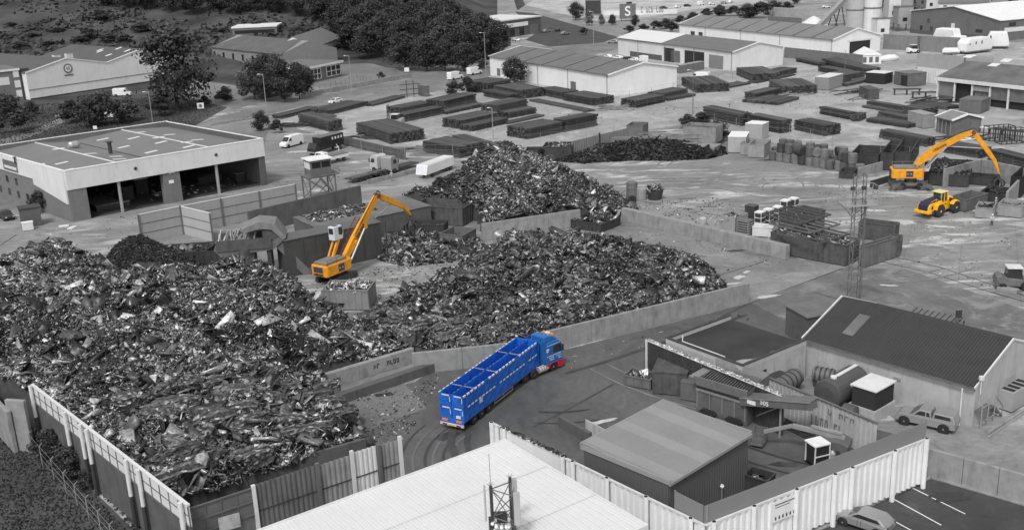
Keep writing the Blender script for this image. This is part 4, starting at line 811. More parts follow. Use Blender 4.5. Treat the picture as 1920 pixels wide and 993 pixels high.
H2 = handler(1706, 353, 101, (1824, 247), (1864, 300), (1872, 325), (1716, 308), 'orange loading crane with an arched boom beside the yellow wheel loader', .2, 2.0, mid=(1768, 271), under='pads', cab_side=1, bw=3.0)
# ------------------------------------------------------------------ wheel loader
def loader():
    T = thing('wheel_loader', 'yellow wheel loader with a cream cab roof in front of the arched loading crane', 'wheel loader', G(1762, 400), rad(32)); T.scale = (1.08,) * 3
    for x in (-1.75, 1.75):
        for s in (-1, 1): wheel(T, x, s * 1.12, .86, .62, TREADB, LYEL, rr=.6)
    m = MB(); m.exty([(-3.9, 1.0), (-3.9, 1.7), (-3.5, 2.1), (-.9, 2.25), (-.9, .95)], -.95, .95); b = m.build('rear_body', LYEL, T, bevel=.1)
    MB().exty([(-3.93, 1.25), (-3.9, 1.85), (-3.4, 2.25), (-1.0, 2.5), (-1.0, 2.2), (-3.45, 1.95)], -.8, .8).build('bonnet', NAVY, b, bevel=.06)
    MB().box(-3.97, -3.91, -.7, .7, 1.1, 1.75).build('rear_grille', NAVY, b)
    MB().box(-4.25, -3.5, -1.25, 1.25, .75, 1.15).build('counterweight', LYEL, b, bevel=.08)
    for s in (-1, 1):
        MB().exty([(-2.75, 1.2), (-2.6, 1.85), (-2.1, 2.05), (-1.3, 2.0), (-.85, 1.5), (-.95, 1.4), (-1.35, 1.85), (-2.1, 1.9), (-2.5, 1.7), (-2.62, 1.2)], s * 1.15 - .3, s * 1.15 + .3).build('mudguard', LYEL, b)
        MB().exty([(.85, 1.45), (1.2, 1.85), (1.9, 1.95), (2.4, 1.7), (2.35, 1.6), (1.85, 1.82), (1.25, 1.73), (.95, 1.4)], s * 1.15 - .3, s * 1.15 + .3).build('front_mudguard', LYEL, T)
        MB().box(-3.3, -2.95, s * .96 - .02, s * .96 + .02, 1.3, 1.75).build('side_vent', NAVY, b)
    MB().box(-.9, .5, -.45, .45, .6, 1.3).build('articulation_joint', NAVY, T); m = MB(); m.exty([(.4, .6), (.4, 1.6), (1.2, 2.35), (2.0, 2.3), (2.2, .7)], -.55, .55); m.build('front_frame', LYEL, T, bevel=.06)
    for s in (-1, 1): m = MB(); m.beam((1.1, s * .55, 2.1), (3.0, s * .55, 1.2), .18, .4).beam((3.0, s * .55, 1.2), (3.8, s * .55, .7), .18, .35); m.build('lift_arm', NAVY, T)
    m = MB(); m.exty([(3.6, .15), (3.55, 1.1), (3.8, 1.45), (4.0, 1.3), (3.85, .4), (4.8, .12), (4.8, .02), (3.8, .02)], -1.5, 1.5); m.build('bucket', NAVY, T)
    m = MB(); m.box(-.95, .45, -.72, .72, 1.6, 1.9); cb = m.build('cab_base', LYEL, T)
    MB().exty([(-.9, 1.9), (-.85, 3.2), (.3, 3.2), (.5, 1.9)], -.66, .66).build('cab_glass', M('teal_glass', (.02, .07, .08), .1, .1, 1), cb)
    m = MB()
    for x, x2 in ((-.92, -.88), (.5, .32), (-.2, -.2)):
        for s in (-.68, .68): m.beam((x, s, 1.9), (x2, s, 3.2), .12)
    m.build('cab_pillar', LYEL, cb); MB().box(-1.1, .55, -.8, .8, 3.2, 3.38).build('cab_roof', CREAM, cb, bevel=.06)
    m = MB(); m.cyl((-1.6, -.5, 2.3), (-1.6, -.5, 3.0), .07, n=8); m.build('exhaust', NAVY, b)
    m = MB()
    for y in (-1.25, -1.0):
        m.beam((-.5, y, .6), (-.9, y, 1.6), .05)
    for k in range(3): m.beam((-.6 - .12 * k, -1.25, .75 + .3 * k), (-.6 - .12 * k, -1.0, .75 + .3 * k), .05)
    m.build('steps', NAVY, T); m = MB(); m.beam((-.9, -.72, 1.9), (-2.2, -.85, 2.6), .05).beam((-2.2, -.85, 2.3), (-2.2, -.85, 2.65), .05).beam((-3.3, -.8, 2.3), (-2.2, -.85, 2.6), .05); m.build('handrail', LYEL, T)
loader()
# ------------------------------------------------------------------ generic vehicles
def car(label, a, b, paint, kind='hatch', name='parked_car', cat='car', group=None, L=4.2):
    """a: foot pixel of the rear end, b: foot pixel of the front end (seen side)"""
    A, B = G(*a), G(*b); d = B - A; rz = math.atan2(d.y, d.x); c = (A + B) / 2
    n = Vector((-math.sin(rz), math.cos(rz), 0));  n = n if n.y > 0 else -n; hw = {'van': 1.0, 'pickup': .95}.get(kind, .88)
    T = thing(name, label, cat, c + n * hw * .9, rz, group); h = L / 2
    if kind == 'van':
        body = [(-h, .35), (-h, 2.35), (-h + .15, 2.5), (h * .38, 2.5), (h * .72, 1.35), (h - .1, 1.15), (h, .8), (h, .35)]
        m = MB().exty(body, -hw, hw, lambda z: 1 - max(0, z - 1.2) * .07); bd = m.build('body', paint, T, bevel=.07)
        for s in (-1, 1): MB().exty([(h * .28, 1.45), (h * .3, 2.05), (h * .48, 2.05), (h * .66, 1.45)], s * (hw - .03) - .02, s * (hw - .03) + .02).build('side_window', GLASS, bd)
        MB().add([(h * .72 + .03, -hw + .15, 1.42), (h * .72 + .03, hw - .15, 1.42), (h * .45 + .03, hw - .2, 2.3), (h * .45 + .03, -hw + .2, 2.3)], [(0, 1, 2, 3)]).build('windscreen', GLASS, bd)
        wz = .36; wx = (-h + 1.0, h - .95)
    elif kind == 'pickup':
        m = MB().exty([(-h, .45), (-h, 1.15), (h * .45, 1.18), (h * .85, 1.08), (h, .85), (h, .45), (h - .4, .4), (h - .45, .75), (h - 1.2, .75), (h - 1.3, .4), (-h + 1.4, .4), (-h + 1.3, .75), (-h + .55, .75), (-h + .5, .42)], -hw, hw); bd = m.build('body', paint, T, bevel=.06)
        MB().exty([(-h + .02, 1.14), (-h + .25, 1.7), (-h + 1.9, 1.74), (-h + 2.0, 1.14)], -hw, hw, lambda z: 1 - max(0, z - 1.1) * .22).build('canopy', paint, bd, bevel=.06)
        MB().exty([(-h + 2.05, 1.14), (-h + 2.15, 1.76), (.55, 1.78), (h * .5, 1.15)], -hw, hw, lambda z: 1 - max(0, z - 1.1) * .24).build('cab', paint, bd, bevel=.06)
        for s in (-1, 1):
            k = hw * .95
            for q in ([(-h + .35, 1.25), (-h + .5, 1.6), (-h + 1.75, 1.62), (-h + 1.8, 1.25)], [(-h + 2.15, 1.25), (-h + 2.3, 1.65), (-.12, 1.67), (-.12, 1.25)], [(0, 1.25), (0, 1.67), (.45, 1.67), (.95, 1.25)]): MB().exty(q, s * (k - .02) - .025, s * (k - .02) + .025).build('side_window', GLASS, bd)
        MB().add([(h * .5 + .02, -.75, 1.2), (h * .5 + .02, .75, 1.2), (.62, .68, 1.74), (.62, -.68, 1.74)], [(0, 1, 2, 3)]).build('windscreen', GLASS, bd)
        wz = .4; wx = (-h + .95, h - .85)
    else:
        m = MB().exty([(-h, .35), (-h + .02, .95), (h * .4, .98), (h * .85, .82), (h, .6), (h, .3)], -hw, hw); bd = m.build('body', paint, T, bevel=.08)
        e = -h + (.12 if kind == 'hatch' else .1)
        MB().exty([(e, .94), (e + .55, 1.42), (h * .1, 1.46), (h * .48, .96)], -hw, hw, lambda z: 1 - max(0, z - .95) * .38).build('roof', paint, bd, bevel=.07)
        for s in (-1, 1): MB().exty([(e + .35, 1.02), (e + .7, 1.33), (h * .08, 1.37), (h * .38, 1.02)], s * (hw * .93) - .02, s * (hw * .93) + .02).build('side_window', GLASS, bd)
        MB().add([(h * .47 + .02, -.7, 1.0), (h * .47 + .02, .7, 1.0), (h * .1 + .04, .58, 1.43), (h * .1 + .04, -.58, 1.43)], [(0, 1, 2, 3)]).build('windscreen', GLASS, bd)
        wz = .32; wx = (-h + .75, h - .8)
    for x in wx:
        for s in (-1, 1): wheel(T, x, s * (hw - .07), wz * 1.06, .26, BLACK, RIM, rr=.66); m = MB(); m.at(x, s * (hw - .02), wz * 1.06).lathe([(wz * 1.3, -.03), (wz * 1.3, .03)], 16, 'y'); m.build('wheel_arch', BLACK, bd)
        if kind != 'van': MB().box(.02 + x * .1, .05 + x * .1, -hw - .004, hw + .004, .45, .95).build('door_gap', BLACK, bd)
    for s in (-1, 1):
        MB().box(h - .06, h + .012, s * hw * .72 - .15, s * hw * .72 + .15, .62, .78).build('headlight', M('lamp_glass', .7, .15, .02, 1), bd)
        MB().box(-h - .012, -h + .05, s * hw * .8 - .1, s * hw * .8 + .1, .75, 1.0).build('tail_light', M('grey_lens', .1, .3, .02, 1), bd)
    return T
car('silver pickup truck with a canopy parked beside the long rendered building', (1783, 815), (1683, 793), CARS, 'pickup', 'pickup_truck', 'pickup truck', L=5.2)
car('silver hatchback parked at the bottom edge beside the painted bays', (1662, 1012), (1562, 978), CARS, 'hatch')
car('white estate car driving on the street in front of the office hedge', (648, 191), (617, 197), CARW, 'hatch', 'moving_car')
car('white panel van parked nose left beside the dark box lorry', (577, 268), (528, 281), CARW, 'van', 'panel_van', 'van', L=5.9)
car('dark car parked behind the brick building under the roadside tree', (398, 186), (428, 186), CARD)
car('silver car parked on the left path among the bushes', (128, 222), (105, 222), CARS)
car('white van half hidden behind the round shrub in front of the white twin gabled hall', (210, 182), (247, 180), CARW, 'van', 'panel_van', 'van', L=5.5)
car('white panel van standing in the yard of the double door warehouse', (1328, 152), (1292, 151), CARW, 'van', 'panel_van', 'van', L=5.8)
car('dark car at the left edge below the workshop cladding', (-12, 404), (20, 420), CARD)
for i, (a, b, p, t) in enumerate([((1145, 112), (1127, 108), CARW, 'white car, leftmost of the row behind the grey roofed warehouse'), ((1163, 113), (1146, 112), CARW, 'white car, second in the row behind the grey roofed warehouse'), ((1180, 115), (1163, 114), CARD, 'dark car in the row behind the grey roofed warehouse'), ((1195, 117), (1176, 115), CARW, 'white car next to the white van in the row behind the grey roofed warehouse'), ((1210, 120), (1192, 117), CARW, 'bright car, rightmost of the row behind the grey roofed warehouse')]): car(t, a, b, p, 'hatch' if i < 4 else 'van', group='cars parked behind the grey roofed warehouse', L=4.3)
car('silver car driving past the blank end of the pale roofed warehouse', (1158, 82), (1138, 82), CARS, 'hatch', 'moving_car')
car('white car parked before the low shop with the white sign', (955, 76), (974, 79), CARW); car('silver car parked alone on the lawn edge by the shop', (1020, 62), (1034, 60), CARS)
car('dark estate car parked with two others on the lawn corner', (1041, 62), (1056, 56), CARD); car('pale estate car, nearest of the group on the lawn corner', (1050, 67), (1074, 64), CARS)
car('white estate car parked on the bank above the conveyor', (1540, 16), (1560, 15), CARW)
for i, (a, b, p, k, t) in enumerate([((1235, 17), (1252, 17), CARD, 'hatch', 'dark car at the left of the far row'), ((1264, 16), (1281, 14), CARW, 'hatch', 'white low car in the far row'), ((1282, 13), (1294, 13), CARD, 'hatch', 'dark car behind the white van in the far row'), ((1302, 12), (1330, 9), CARW, 'van', 'long white van in the far row'), ((1330, 10), (1342, 9), CARW, 'hatch', 'small white car right of the van in the far row'), ((1350, 8), (1364, 8), CARS, 'hatch', 'grey car at the right of the far row'), ((1366, 7), (1378, 4), CARW, 'hatch', 'white car at the far right end of the row')]): car(t + ' on the pale lot', a, b, p, k, group='vehicles on the far pale lot')
car('white van standing by the hedge behind the stacks, left one', (843, 152), (872, 146), CARW, 'van', 'panel_van', 'van', L=6); car('white van standing by the hedge behind the stacks, middle one', (882, 142), (905, 138), CARW, 'van', 'panel_van', 'van', L=5.5)
# lorries near the control cabin
def boxlorry(label, a, b, H, L, paint, win=4, name='box_lorry', cabp=None, cab_len=2.0, roof=ROOFG):
    A, B = G(*a), G(*b); d = B - A; rz = math.atan2(d.y, d.x); n = Vector((-math.sin(rz), math.cos(rz), 0)); n = n if n.y > 0 else -n
    T = thing(name, label, 'lorry', A + n * 1.25, rz); yv = -1 if Vector((-math.sin(rz), math.cos(rz), 0)).y > 0 else 1
    bd = MB().box(0, L - cab_len, -1.25, 1.25, .9, H).build('box_body', paint, T, bevel=.04); MB().box(.0, L - cab_len, -1.3, 1.3, H + .005, H + .06).build('roof', roof, bd)
    for i in range(win): x = .5 + i * .95; MB().box(x, x + .42, yv * 1.27 - .02, yv * 1.27 + .02, H - 1.0, H - .45).build('window', SKYL, bd)
    c = MB().exty([(L - cab_len + .05, .6), (L - cab_len + .05, 2.6), (L - .7, 2.65), (L - .15, 1.6), (L, 1.4), (L, .6)], -1.15, 1.15).build('cab', cabp or paint, T, bevel=.08)
    MB().box(L - .05, L + .04, -1.1, 1.1, .55, .85).build('bumper', GALV, c); MB().add([(L - .12, -.95, 1.62), (L - .12, .95, 1.62), (L - .62, .9, 2.5), (L - .62, -.9, 2.5)], [(0, 1, 2, 3)]).build('windscreen', GLASS, c)
    MB().exty([(L - 1.5, 1.65), (L - 1.45, 2.4), (L - .8, 2.4), (L - .45, 1.65)], yv * 1.16 - .01, yv * 1.16 + .01).build('side_window', GLASS, c)
    for x in (1.3, L - 1.1):
        for s in (-1, 1): wheel(T, x, s * 1.05, .45, .3)
    return T
boxlorry('dark horse box lorry with small square windows beside the white van', (646, 278), (566, 300), 3.6, 9.2, CARD)
def tractor(label, a, b, paint, rz_extra=0, fair=True):
    A, B = G(*a), G(*b); d = B - A; rz = math.atan2(d.y, d.x); n = Vector((-math.sin(rz), math.cos(rz), 0)); n = n if n.y > 0 else -n
    T = thing('lorry_tractor', label, 'lorry', A + n * 1.2, rz); yv = -1 if Vector((-math.sin(rz), math.cos(rz), 0)).y > 0 else 1
    MB().box(-.6, 4.6, -.45, .45, .6, .95).build('chassis', STEELD, T)
    for x in (.4, 1.7, 4.3):
        for s in (-1, 1): wheel(T, x, s * 1.0, .5, .36, BLACK, GALV)
    MB().cyl((1, 0, .95), (1, 0, 1.15), .5, n=14).build('coupling_plate', STEELD, T)
    c = MB().exty([(3.1, .8), (3.1, 3.2), (3.4, 3.5), (4.7, 3.45), (5.15, 2.8), (5.35, 1.9), (5.4, .5), (4.9, .45), (4.7, 1.0), (3.9, 1.0), (3.7, .8)], -1.22, 1.22).build('cab', paint, T, bevel=.08)
    MB().exty([(3.9, 2.0), (3.9, 2.8), (4.7, 2.8), (5.05, 2.0)], yv * 1.235 - .01, yv * 1.235 + .01).build('side_window', GLASS, c)
    MB().add([(5.36, -1.0, 2.0), (5.36, 1.0, 2.0), (5.1, 1.0, 2.9), (5.1, -1.0, 2.9)], [(0, 1, 2, 3)]).build('windscreen', GLASS, c); MB().box(5.4, 5.46, -1.1, 1.1, .5, .9).build('bumper', GALV, c)
    for s in (-1, 1): MB().box(5.2, 5.35, s * 1.4 - .08, s * 1.4 + .08, 2.0, 2.7).build('mirror', BLACK, c)
    return T
tractor('white lorry tractor unit parked behind the control cabin facing left', (728, 328), (672, 318), M('dull_white_cab', .5, .4, .05, 1)); tractor('grey and white lorry tractor unit parked facing right by the hedge', (716, 334), (768, 316), M('grey_cab', .3, .4, .05, 1))
# white tipping lorry with a mechanic behind the cabin, and the white trailer behind the tall heap
T = boxlorry('white crane lorry parked behind the control cabin roof', (655, 300), (605, 312), 1.6, 7.5, WHITE, win=0, name='flatbed_lorry', cab_len=2.2)
f = Fr((802, 336), (880, 306)); T = tfr('covered_trailer', 'white covered trailer partly hidden by the left flank of the tall pointed heap', 'trailer', f)
MB().exty([(-.4, .8), (.2, 2.6), (9.5, 2.6), (9.5, .8)], 0, 2.5).build('body', WHITE, T, bevel=.08); MB().add([(-.34, .3, 1.0), (-.34, 2.2, 1.0), (.12, 2.2, 2.4), (.12, .3, 2.4)], [(0, 1, 2, 3)]).build('front_sheet', CHEV, T); MB().box(.3, 9.4, .2, 2.3, 2.61, 2.68).build('roof_sheet', CLADL, T)
for x in (2, 7.2, 8.4): wheel(T, x, .2, .48, .3); wheel(T, x, 2.2, .48, .3)
f = Fr((662, 345), (786, 312)); T = tfr('flatbed_trailer', 'low dark flatbed trailer lying behind the control cabin stairs', 'trailer', f); MB().box(0, f.w, 0, 2.4, .7, .9).build('deck', STEELD, T)
for x in (2, 3.3, 4.6, 9, 10.5): wheel(T, x, .1, .42, .3)
MB().beam((.2, .3, 1), (9, .6, 1.1), .25).beam((0, 1.2, .98), (5, 1.4, 1.0), .2).build('loaded_beam', BEAML, T)
# ------------------------------------------------------------------ forklifts
def forklift(label, p, rz, L=4.2, mast=4.5, paint=STEEL, back=False):
    T = thing('forklift_truck', label, 'forklift', G(*p), rz)
    for x, r in ((-1.3, .45), (1.3, .6)):
        for s in (-1, 1): wheel(T, x, s * .95, r, .4, BLACK, CLADL)
    b = MB().exty([(-2.1, .5), (-2.1, 1.7), (-1.6, 1.9), (-.8, 1.55), (1.6, 1.3), (1.7, .5)], -.9, .9).build('body', paint, T, bevel=.08)
    MB().box(-1.9, -1.1, -1.05, 1.05, .9, 1.35).build('rear_mudguard', paint, b)
    m = MB()
    for x, x2 in ((-.9, -.7), (.9, .6)):
        for s in (-.75, .75): MB().beam((x, s, 1.4), (x2, s, 2.75), .1).build('cab_post', STEELD, b)
    MB().box(-.85, .8, -.65, .65, 1.45, 2.6).build('cab_glass', GLASS, b); MB().box(-.95, .85, -.85, .85, 2.72, 2.85).build('cab_roof', CLADL, b)
    m = MB()
    for s in (-.45, .45): m.beam((1.85, s, .1), (1.85, s, mast), .16)
    for z in (.4, mast * .5, mast - .1): m.beam((1.85, -.5, z), (1.85, .5, z), .12)
    mm = m.build('mast', STEELD, T)
    for s in (-.4, .4): MB().box(1.95, 3.1, s - .08, s + .08, .25, .32).build('fork', STEELD, mm)
    return T
forklift('dark counterbalance forklift at the right edge beside the low concrete kerb block', (1898, 540), rad(-12), mast=3.6, paint=STEEL)
forklift('grey forklift truck working among the steel stacks in the middle of the stockyard', (742, 235), rad(160), mast=5.0, paint=M('forklift_paint', .34, .5, .08, 1))
forklift('white forklift with a tall dark mast beside the wrapped boats', (1712, 100), rad(10), mast=5.5, paint=WHITE)
forklift('small forklift parked inside the dark bay of the brick garage', (1812, 183), rad(-100), mast=2.6, paint=STEEL)
f = Fr((1868, 545), (1905, 552)); T = tfr('kerb_block', 'low concrete block beside the forklift at the right edge', 'concrete block', f); MB().box(0, f.w, 0, 1, 0, .5).build('block', CONC, T, bevel=.05)
# ------------------------------------------------------------------ skips and containers
def skip(label, C, E1, E2, h, mat=RUST, fill=None, name='skip', cat='skip', ribs=True, group=None, lid=None, z0=.12, t=.07):
    f, L, D = tri(C, E1, E2); T = tfr(name, label, cat, f, group); y0, y1 = (0, D) if D > 0 else (D, 0)
    b = MB().open_box(0, L, y0, y1, z0, h, t=t).build('body', mat, T) if not lid else MB().box(0, L, y0, y1, z0, h).build('body', mat, T)
    if ribs:
        m = MB(); n = max(2, int(L / .75)); ys = ((y0 - .07, y0), (y1, y1 + .07))
        for i in range(n + 1):
            x = i * (L - .1) / n
            for ya, yb in ys: m.box(x, x + .1, ya, yb, z0, h - .02)
        n2 = max(2, int(abs(D) / .75))
        for i in range(n2 + 1):
            y = y0 + i * (y1 - y0 - .1) / n2
            for xa, xb in ((-.07, -.003), (L + .003, L + .07)): m.box(xa, xb, y, y + .1, z0, h - .02)
        for ya, yb in ((y0 - .09, y0 + .05), (y1 - .05, y1 + .09)): m.box(-.09, L + .09, ya, yb, h, h + .1)
        for xa, xb in ((-.09, .05), (L - .05, L + .09)): m.box(xa, xb, y0 + .052, y1 - .052, h, h + .1)
        m.build('ribs', mat, b)
    if lid: MB().box(-.05, L + .05, y0 - .05, y1 + .05, h + .003, h + .07).build('top_panel', lid, T)
    if fill:
        r = np.random.default_rng(int(L * 100) + 5); k = int(L * (y1 - y0) * fill[1]); X = r.uniform(.2, L - .2, k); Y = r.uniform(y0 + .2, y1 - .2, k); Z = fill[0] + r.uniform(-.1, .3, k)
        MB().box(t, L - t, y0 + t, y1 - t, z0 + .1, fill[0]).build('load_bed', MOUND, T)
        fragments('load', X, Y, Z, fill[2] if len(fill) > 2 else SCRAP, T, lmin=.2, lmax=.9, bright=fill[3] if len(fill) > 3 else .08, seed=int(L * 37) + 1)
    return T
skip('large rusty ribbed skip standing in the left foot of the tall pointed heap', (868, 425), (893, 410), (812, 398), 2.9, RUST)
skip('tipped dark tub skip below the large rusty ribbed skip', (833, 441), (840, 432), (787, 425), 1.6, STEELD, (1.0, 3))
skip('small pale rimmed tub skip at the back edge of the middle heap', (868, 462), (893, 448), (846, 447), 1.6, STEEL)
skip('corrugated pale container piled with bright white scrap beside the loading crane', (692, 582), (706, 562), (624, 562), 2.6, M('pale_corrugated_paint', .24, .7, .12, 1, streak=.2), (2.5, 7, scrap_mat('white_scrap', .12, .95, .1, .5), .5))
skip('low open box filled with loose scrap to the right of the stained concrete wall', (1127, 437), (1163, 422), (1090, 420), 1.3, STEELD, (1.1, 9, SCRAP, .14))
skip('dark skip full of cable scrap in the corner of the clad fence', (395, 498), (405, 480), (320, 470), 2.2, STEELD, (1.9, 9, SCRAPD)); skip('dark skip standing alone right of the one with cable scrap', (440, 505), (460, 490), (405, 492), 2.6, STEELD)
skip('rusty covered bin, left one beside the screening machine', (1287, 744), (1297, 716), (1233, 718), 2.4, RUST, lid=RUST); skip('small white rimmed open tray in front of the dark faced wall', (1219, 732), (1234, 718), (1185, 710), 1.1, STEEL, (.8, 8, SCRAP, .1)); skip('grey cabinet between the covered bin and the screening machine', (1307, 755), (1320, 740), (1280, 745), 1.9, STEEL, lid=STEEL, ribs=False)
skip('grey open tipping tub standing under the corner of the cream wall net', (1437, 930), (1452, 915), (1393, 918), 1.3, STEELD, (.6, 6))
# long rusty bunker of skips on the right with frames on top
skip('long rusty plate container with timber offcuts on top beside the lattice mast', (1585, 500), (1610, 487), (1447, 472), 2.9, RUST, (2.6, 6, scrap_mat('timber_offcuts', .12, .6, 0, .8), .3))
skip('rusty container right of the lattice mast with white corner irons', (1622, 502), (1678, 484), (1610, 500), 2.9, M('pale_rust_plate', .14, .8, .25, 1, streak=.3)); skip('empty rusty skip behind the container with white corner irons', (1676, 455), (1684, 448), (1618, 440), 2.4, RUST); skip('small rusty skip at the right end of the container group', (1686, 482), (1690, 470), (1664, 478), 2.2, RUST)
f, L, D = tri((1560, 500), (1625, 478), (1445, 470)); T = tfr('welded_grating', 'stack of welded steel grids lying across the rusty containers', 'steel grid', f); r_ = random.Random(9); ks = []
for j in range(3):
    m = MB(); z = 3.1 + .35 * j; x0, y0 = -1 + 2.2 * j, 1.5 + 3.2 * j; Lx, Ly = 6.5, -7.0 if D < 0 else 7.0
    y0 = -y0 if D < 0 else y0
    for y in (y0, y0 + Ly): m.beam((x0, y, z), (x0 + Lx, y, z), .18, .25)
    for i in range(6): m.beam((x0 + Lx * i / 5, y0, z), (x0 + Lx * i / 5, y0 + Ly, z), .14, .2)
    m.beam((x0, y0, z), (x0 + Lx * .5, y0 + Ly * .5, z + .02), .1); m.build('frame_member', (RUST, STEEL, RUST)[j], T)
skip('dark skip under the welded steel frames behind the timber offcuts', (1500, 440), (1545, 425), (1470, 428), 2.6, RUST, (1.6, 3))
# bins: stacked cages and cabinets on the hard standing
def cage(label, p, w, d, h, rz, mat, top, bands=2, group=None, name='stillage', cat='stillage', dark=True):
    T = thing(name, label, cat, G(*p), rz, group)
    MB().box(0, w, 0, d, .1, h - .12).build('body', STEELD if dark else mat, T); m = MB()
    for x in (0, w - .08):
        for y in (-.02, d - .06): m.box(x, x + .08, y, y + .08, 0, h)
    for z in np.linspace(.15, h - .2, bands): m.box(-.02, w + .02, -.04, 0, z, z + .12); m.box(-.04, 0, 0, d, z, z + .12); m.box(w, w + .04, 0, d, z, z + .12)
    m.build('cage_frame', mat, T); MB().box(-.04, w + .04, -.04, d + .04, h - .11, h).build('top', top, T); return T
az = fr_ang = Fr((1353, 435), (1400, 443)).rot
skip('white topped open metal cabinet at the left of the cage row', (1378, 440), (1402, 430), (1353, 434), 2.6, GALV, (2.0, 6, SCRAP, .4), ribs=False, name='open_cabinet', cat='cabinet')
cage('slatted pale cage at the front beside the white topped cabinet', (1381, 442), 1.9, 1.4, 2.5, az, GALV, STEEL, 7); cage('dark mesh box resting at the corner behind the slatted cage', (1396, 420), 1.6, 1.3, 3.0, az, STEELD, RUST, 3)
for i, (px, py, hh, t) in enumerate([(1414, 428, 2.6, 'first'), (1430, 424, 2.7, 'second'), (1447, 419, 2.7, 'third'), (1462, 414, 3.3, 'fourth'), (1477, 410, 3.3, 'rightmost')]): cage(t + ' tall dark cage with a pale top, right of the white topped cabinet', (px, py), 1.15, 1.2, hh, az, CLADL, WHITE, 4, 'tall cages in a row')
skip('long low pale bin in front of the tall cages', (1447, 446), (1452, 438), (1414, 438), 1.4, CLADL, ribs=False, lid=CLADL); 
T = thing('pallet_tank', 'round pale plastic tank standing in the puddles left of the cage row', 'tank', G(1318, 420)); MB().lathe([(.55, 0), (.6, .2), (.6, .9), (.45, 1.1), (.2, 1.15)], 14).build('tank', M('pale_plastic', .42, .5, .1, 2), T)
# ------------------------------------------------------------------ right hand bays
skip('tilted bin with a bright rim behind the wheel loader', (1810, 398), (1850, 385), (1790, 388), 1.9, STEEL)
T = skip('pale tub skip with sloping ends behind the walking worker', (1860, 411), (1866, 400), (1830, 405), 1.6, M('pale_tub_paint', .28, .6, .12, 1, streak=.1), (1.2, 4)); T2 = skip('pale ribbed skip with white painted digits at the right edge', (1915, 410), (1925, 400), (1870, 405), 1.9, MATS['pale_tub_paint'], (1.3, 4, SCRAP, .2))
f = Fr((1870, 405), (1915, 410)); text('138', .7, LTXT, T2, (-1.5, 0, 0), (rad(90), 0, 0)) if False else None
cwall('concrete_wall', 'pale concrete bay wall behind the wheel loader', (1770, 352), (1840, 332), 3.2, th=.4, n=2); cwall('concrete_wall', 'concrete bay wall running to the right from the bay corner', (1838, 333), (1925, 352), 3.2, th=.4, n=2); cwall('concrete_wall', 'short concrete bay divider at the right edge', (1888, 395), (1912, 368), 3.0, th=.4, n=1)
T = skip('dark tipping skip full of scrap inside the pale concrete bay', (1885, 385), (1900, 372), (1850, 368), 1.6, STEELD, (1.4, 6, SCRAPD)); skip('long dark trough lying along the rear bay wall', (1868, 350), (1872, 344), (1822, 342), 1.5, STEELD)
cwall('steel_plate_wall', 'low dark steel barrier under the arched loading crane', (1633, 352), (1680, 338), 1.2, th=.25, n=1, mat=STEELD); cwall('concrete_wall', 'low concrete wall left of the arched loading crane', (1610, 332), (1655, 320), 1.7, th=.3, n=2); skip('dark overturned scoop left of the low concrete wall', (1598, 336), (1606, 328), (1578, 330), 1.2, STEELD)
skip('dark skip behind the low concrete wall, left one', (1645, 318), (1660, 300), (1600, 308), 2.6, STEELD); skip('dark curved bin behind the arched crane cab, middle one', (1672, 320), (1690, 296), (1655, 312), 3.2, STEELD); skip('dark curved bin behind the boom foot of the arched crane', (1705, 318), (1722, 290), (1682, 305), 3.2, STEELD)
skip('long low dark barge shaped skip full of scrap behind the arched crane', (1815, 352), (1826, 322), (1745, 322), 2.0, STEELD, (1.8, 6, SCRAPD, .06)); skip('black bin with white letters at the extreme right edge', (1912, 372), (1935, 350), (1903, 360), 3.4, BLACK)
for t, C, E1, E2, h in [('pale grey box container, leftmost beside the hedge', (1398, 287), (1404, 276), (1366, 284), 3.2), ('pale grey box container behind and above the leftmost one', (1428, 264), (1441, 258), (1400, 260), 3.4)]: skip(t, C, E1, E2, h, M('pale_container', .38, .6, .08, .8, streak=.12), lid=WHITE, ribs=False, name='container', cat='container')
skip('crumpled pale steel bin in front of the pale grey containers', (1404, 292), (1420, 282), (1390, 290), 2.4, STEEL and MATS['pale_tub_paint'], name='dented_bin'); skip('dented pale bin with a dark square opening', (1432, 297), (1444, 286), (1408, 291), 2.6, MATS['pale_tub_paint'], name='dented_bin')
cwall('concrete_tank', 'large square concrete tank standing on a concrete base beside the hedge', (1277, 282), (1339, 286), 1.0, th=4.5, n=1)
f = Fr((1279, 275), (1340, 279)); T = tfr('steel_tank', 'big square pale water tank with stained walls on the concrete base', 'tank', f); m = MB(); m.open_box(0, f.w, .4, 4.6, 1.02, 4.4, t=.12); m.build('body', M('stained_tank', .25, .8, .2, .8, streak=.35), T); MB().box(-.05, f.w + .05, .3, .5, 4.402, 4.55).build('rim', STEEL, T)
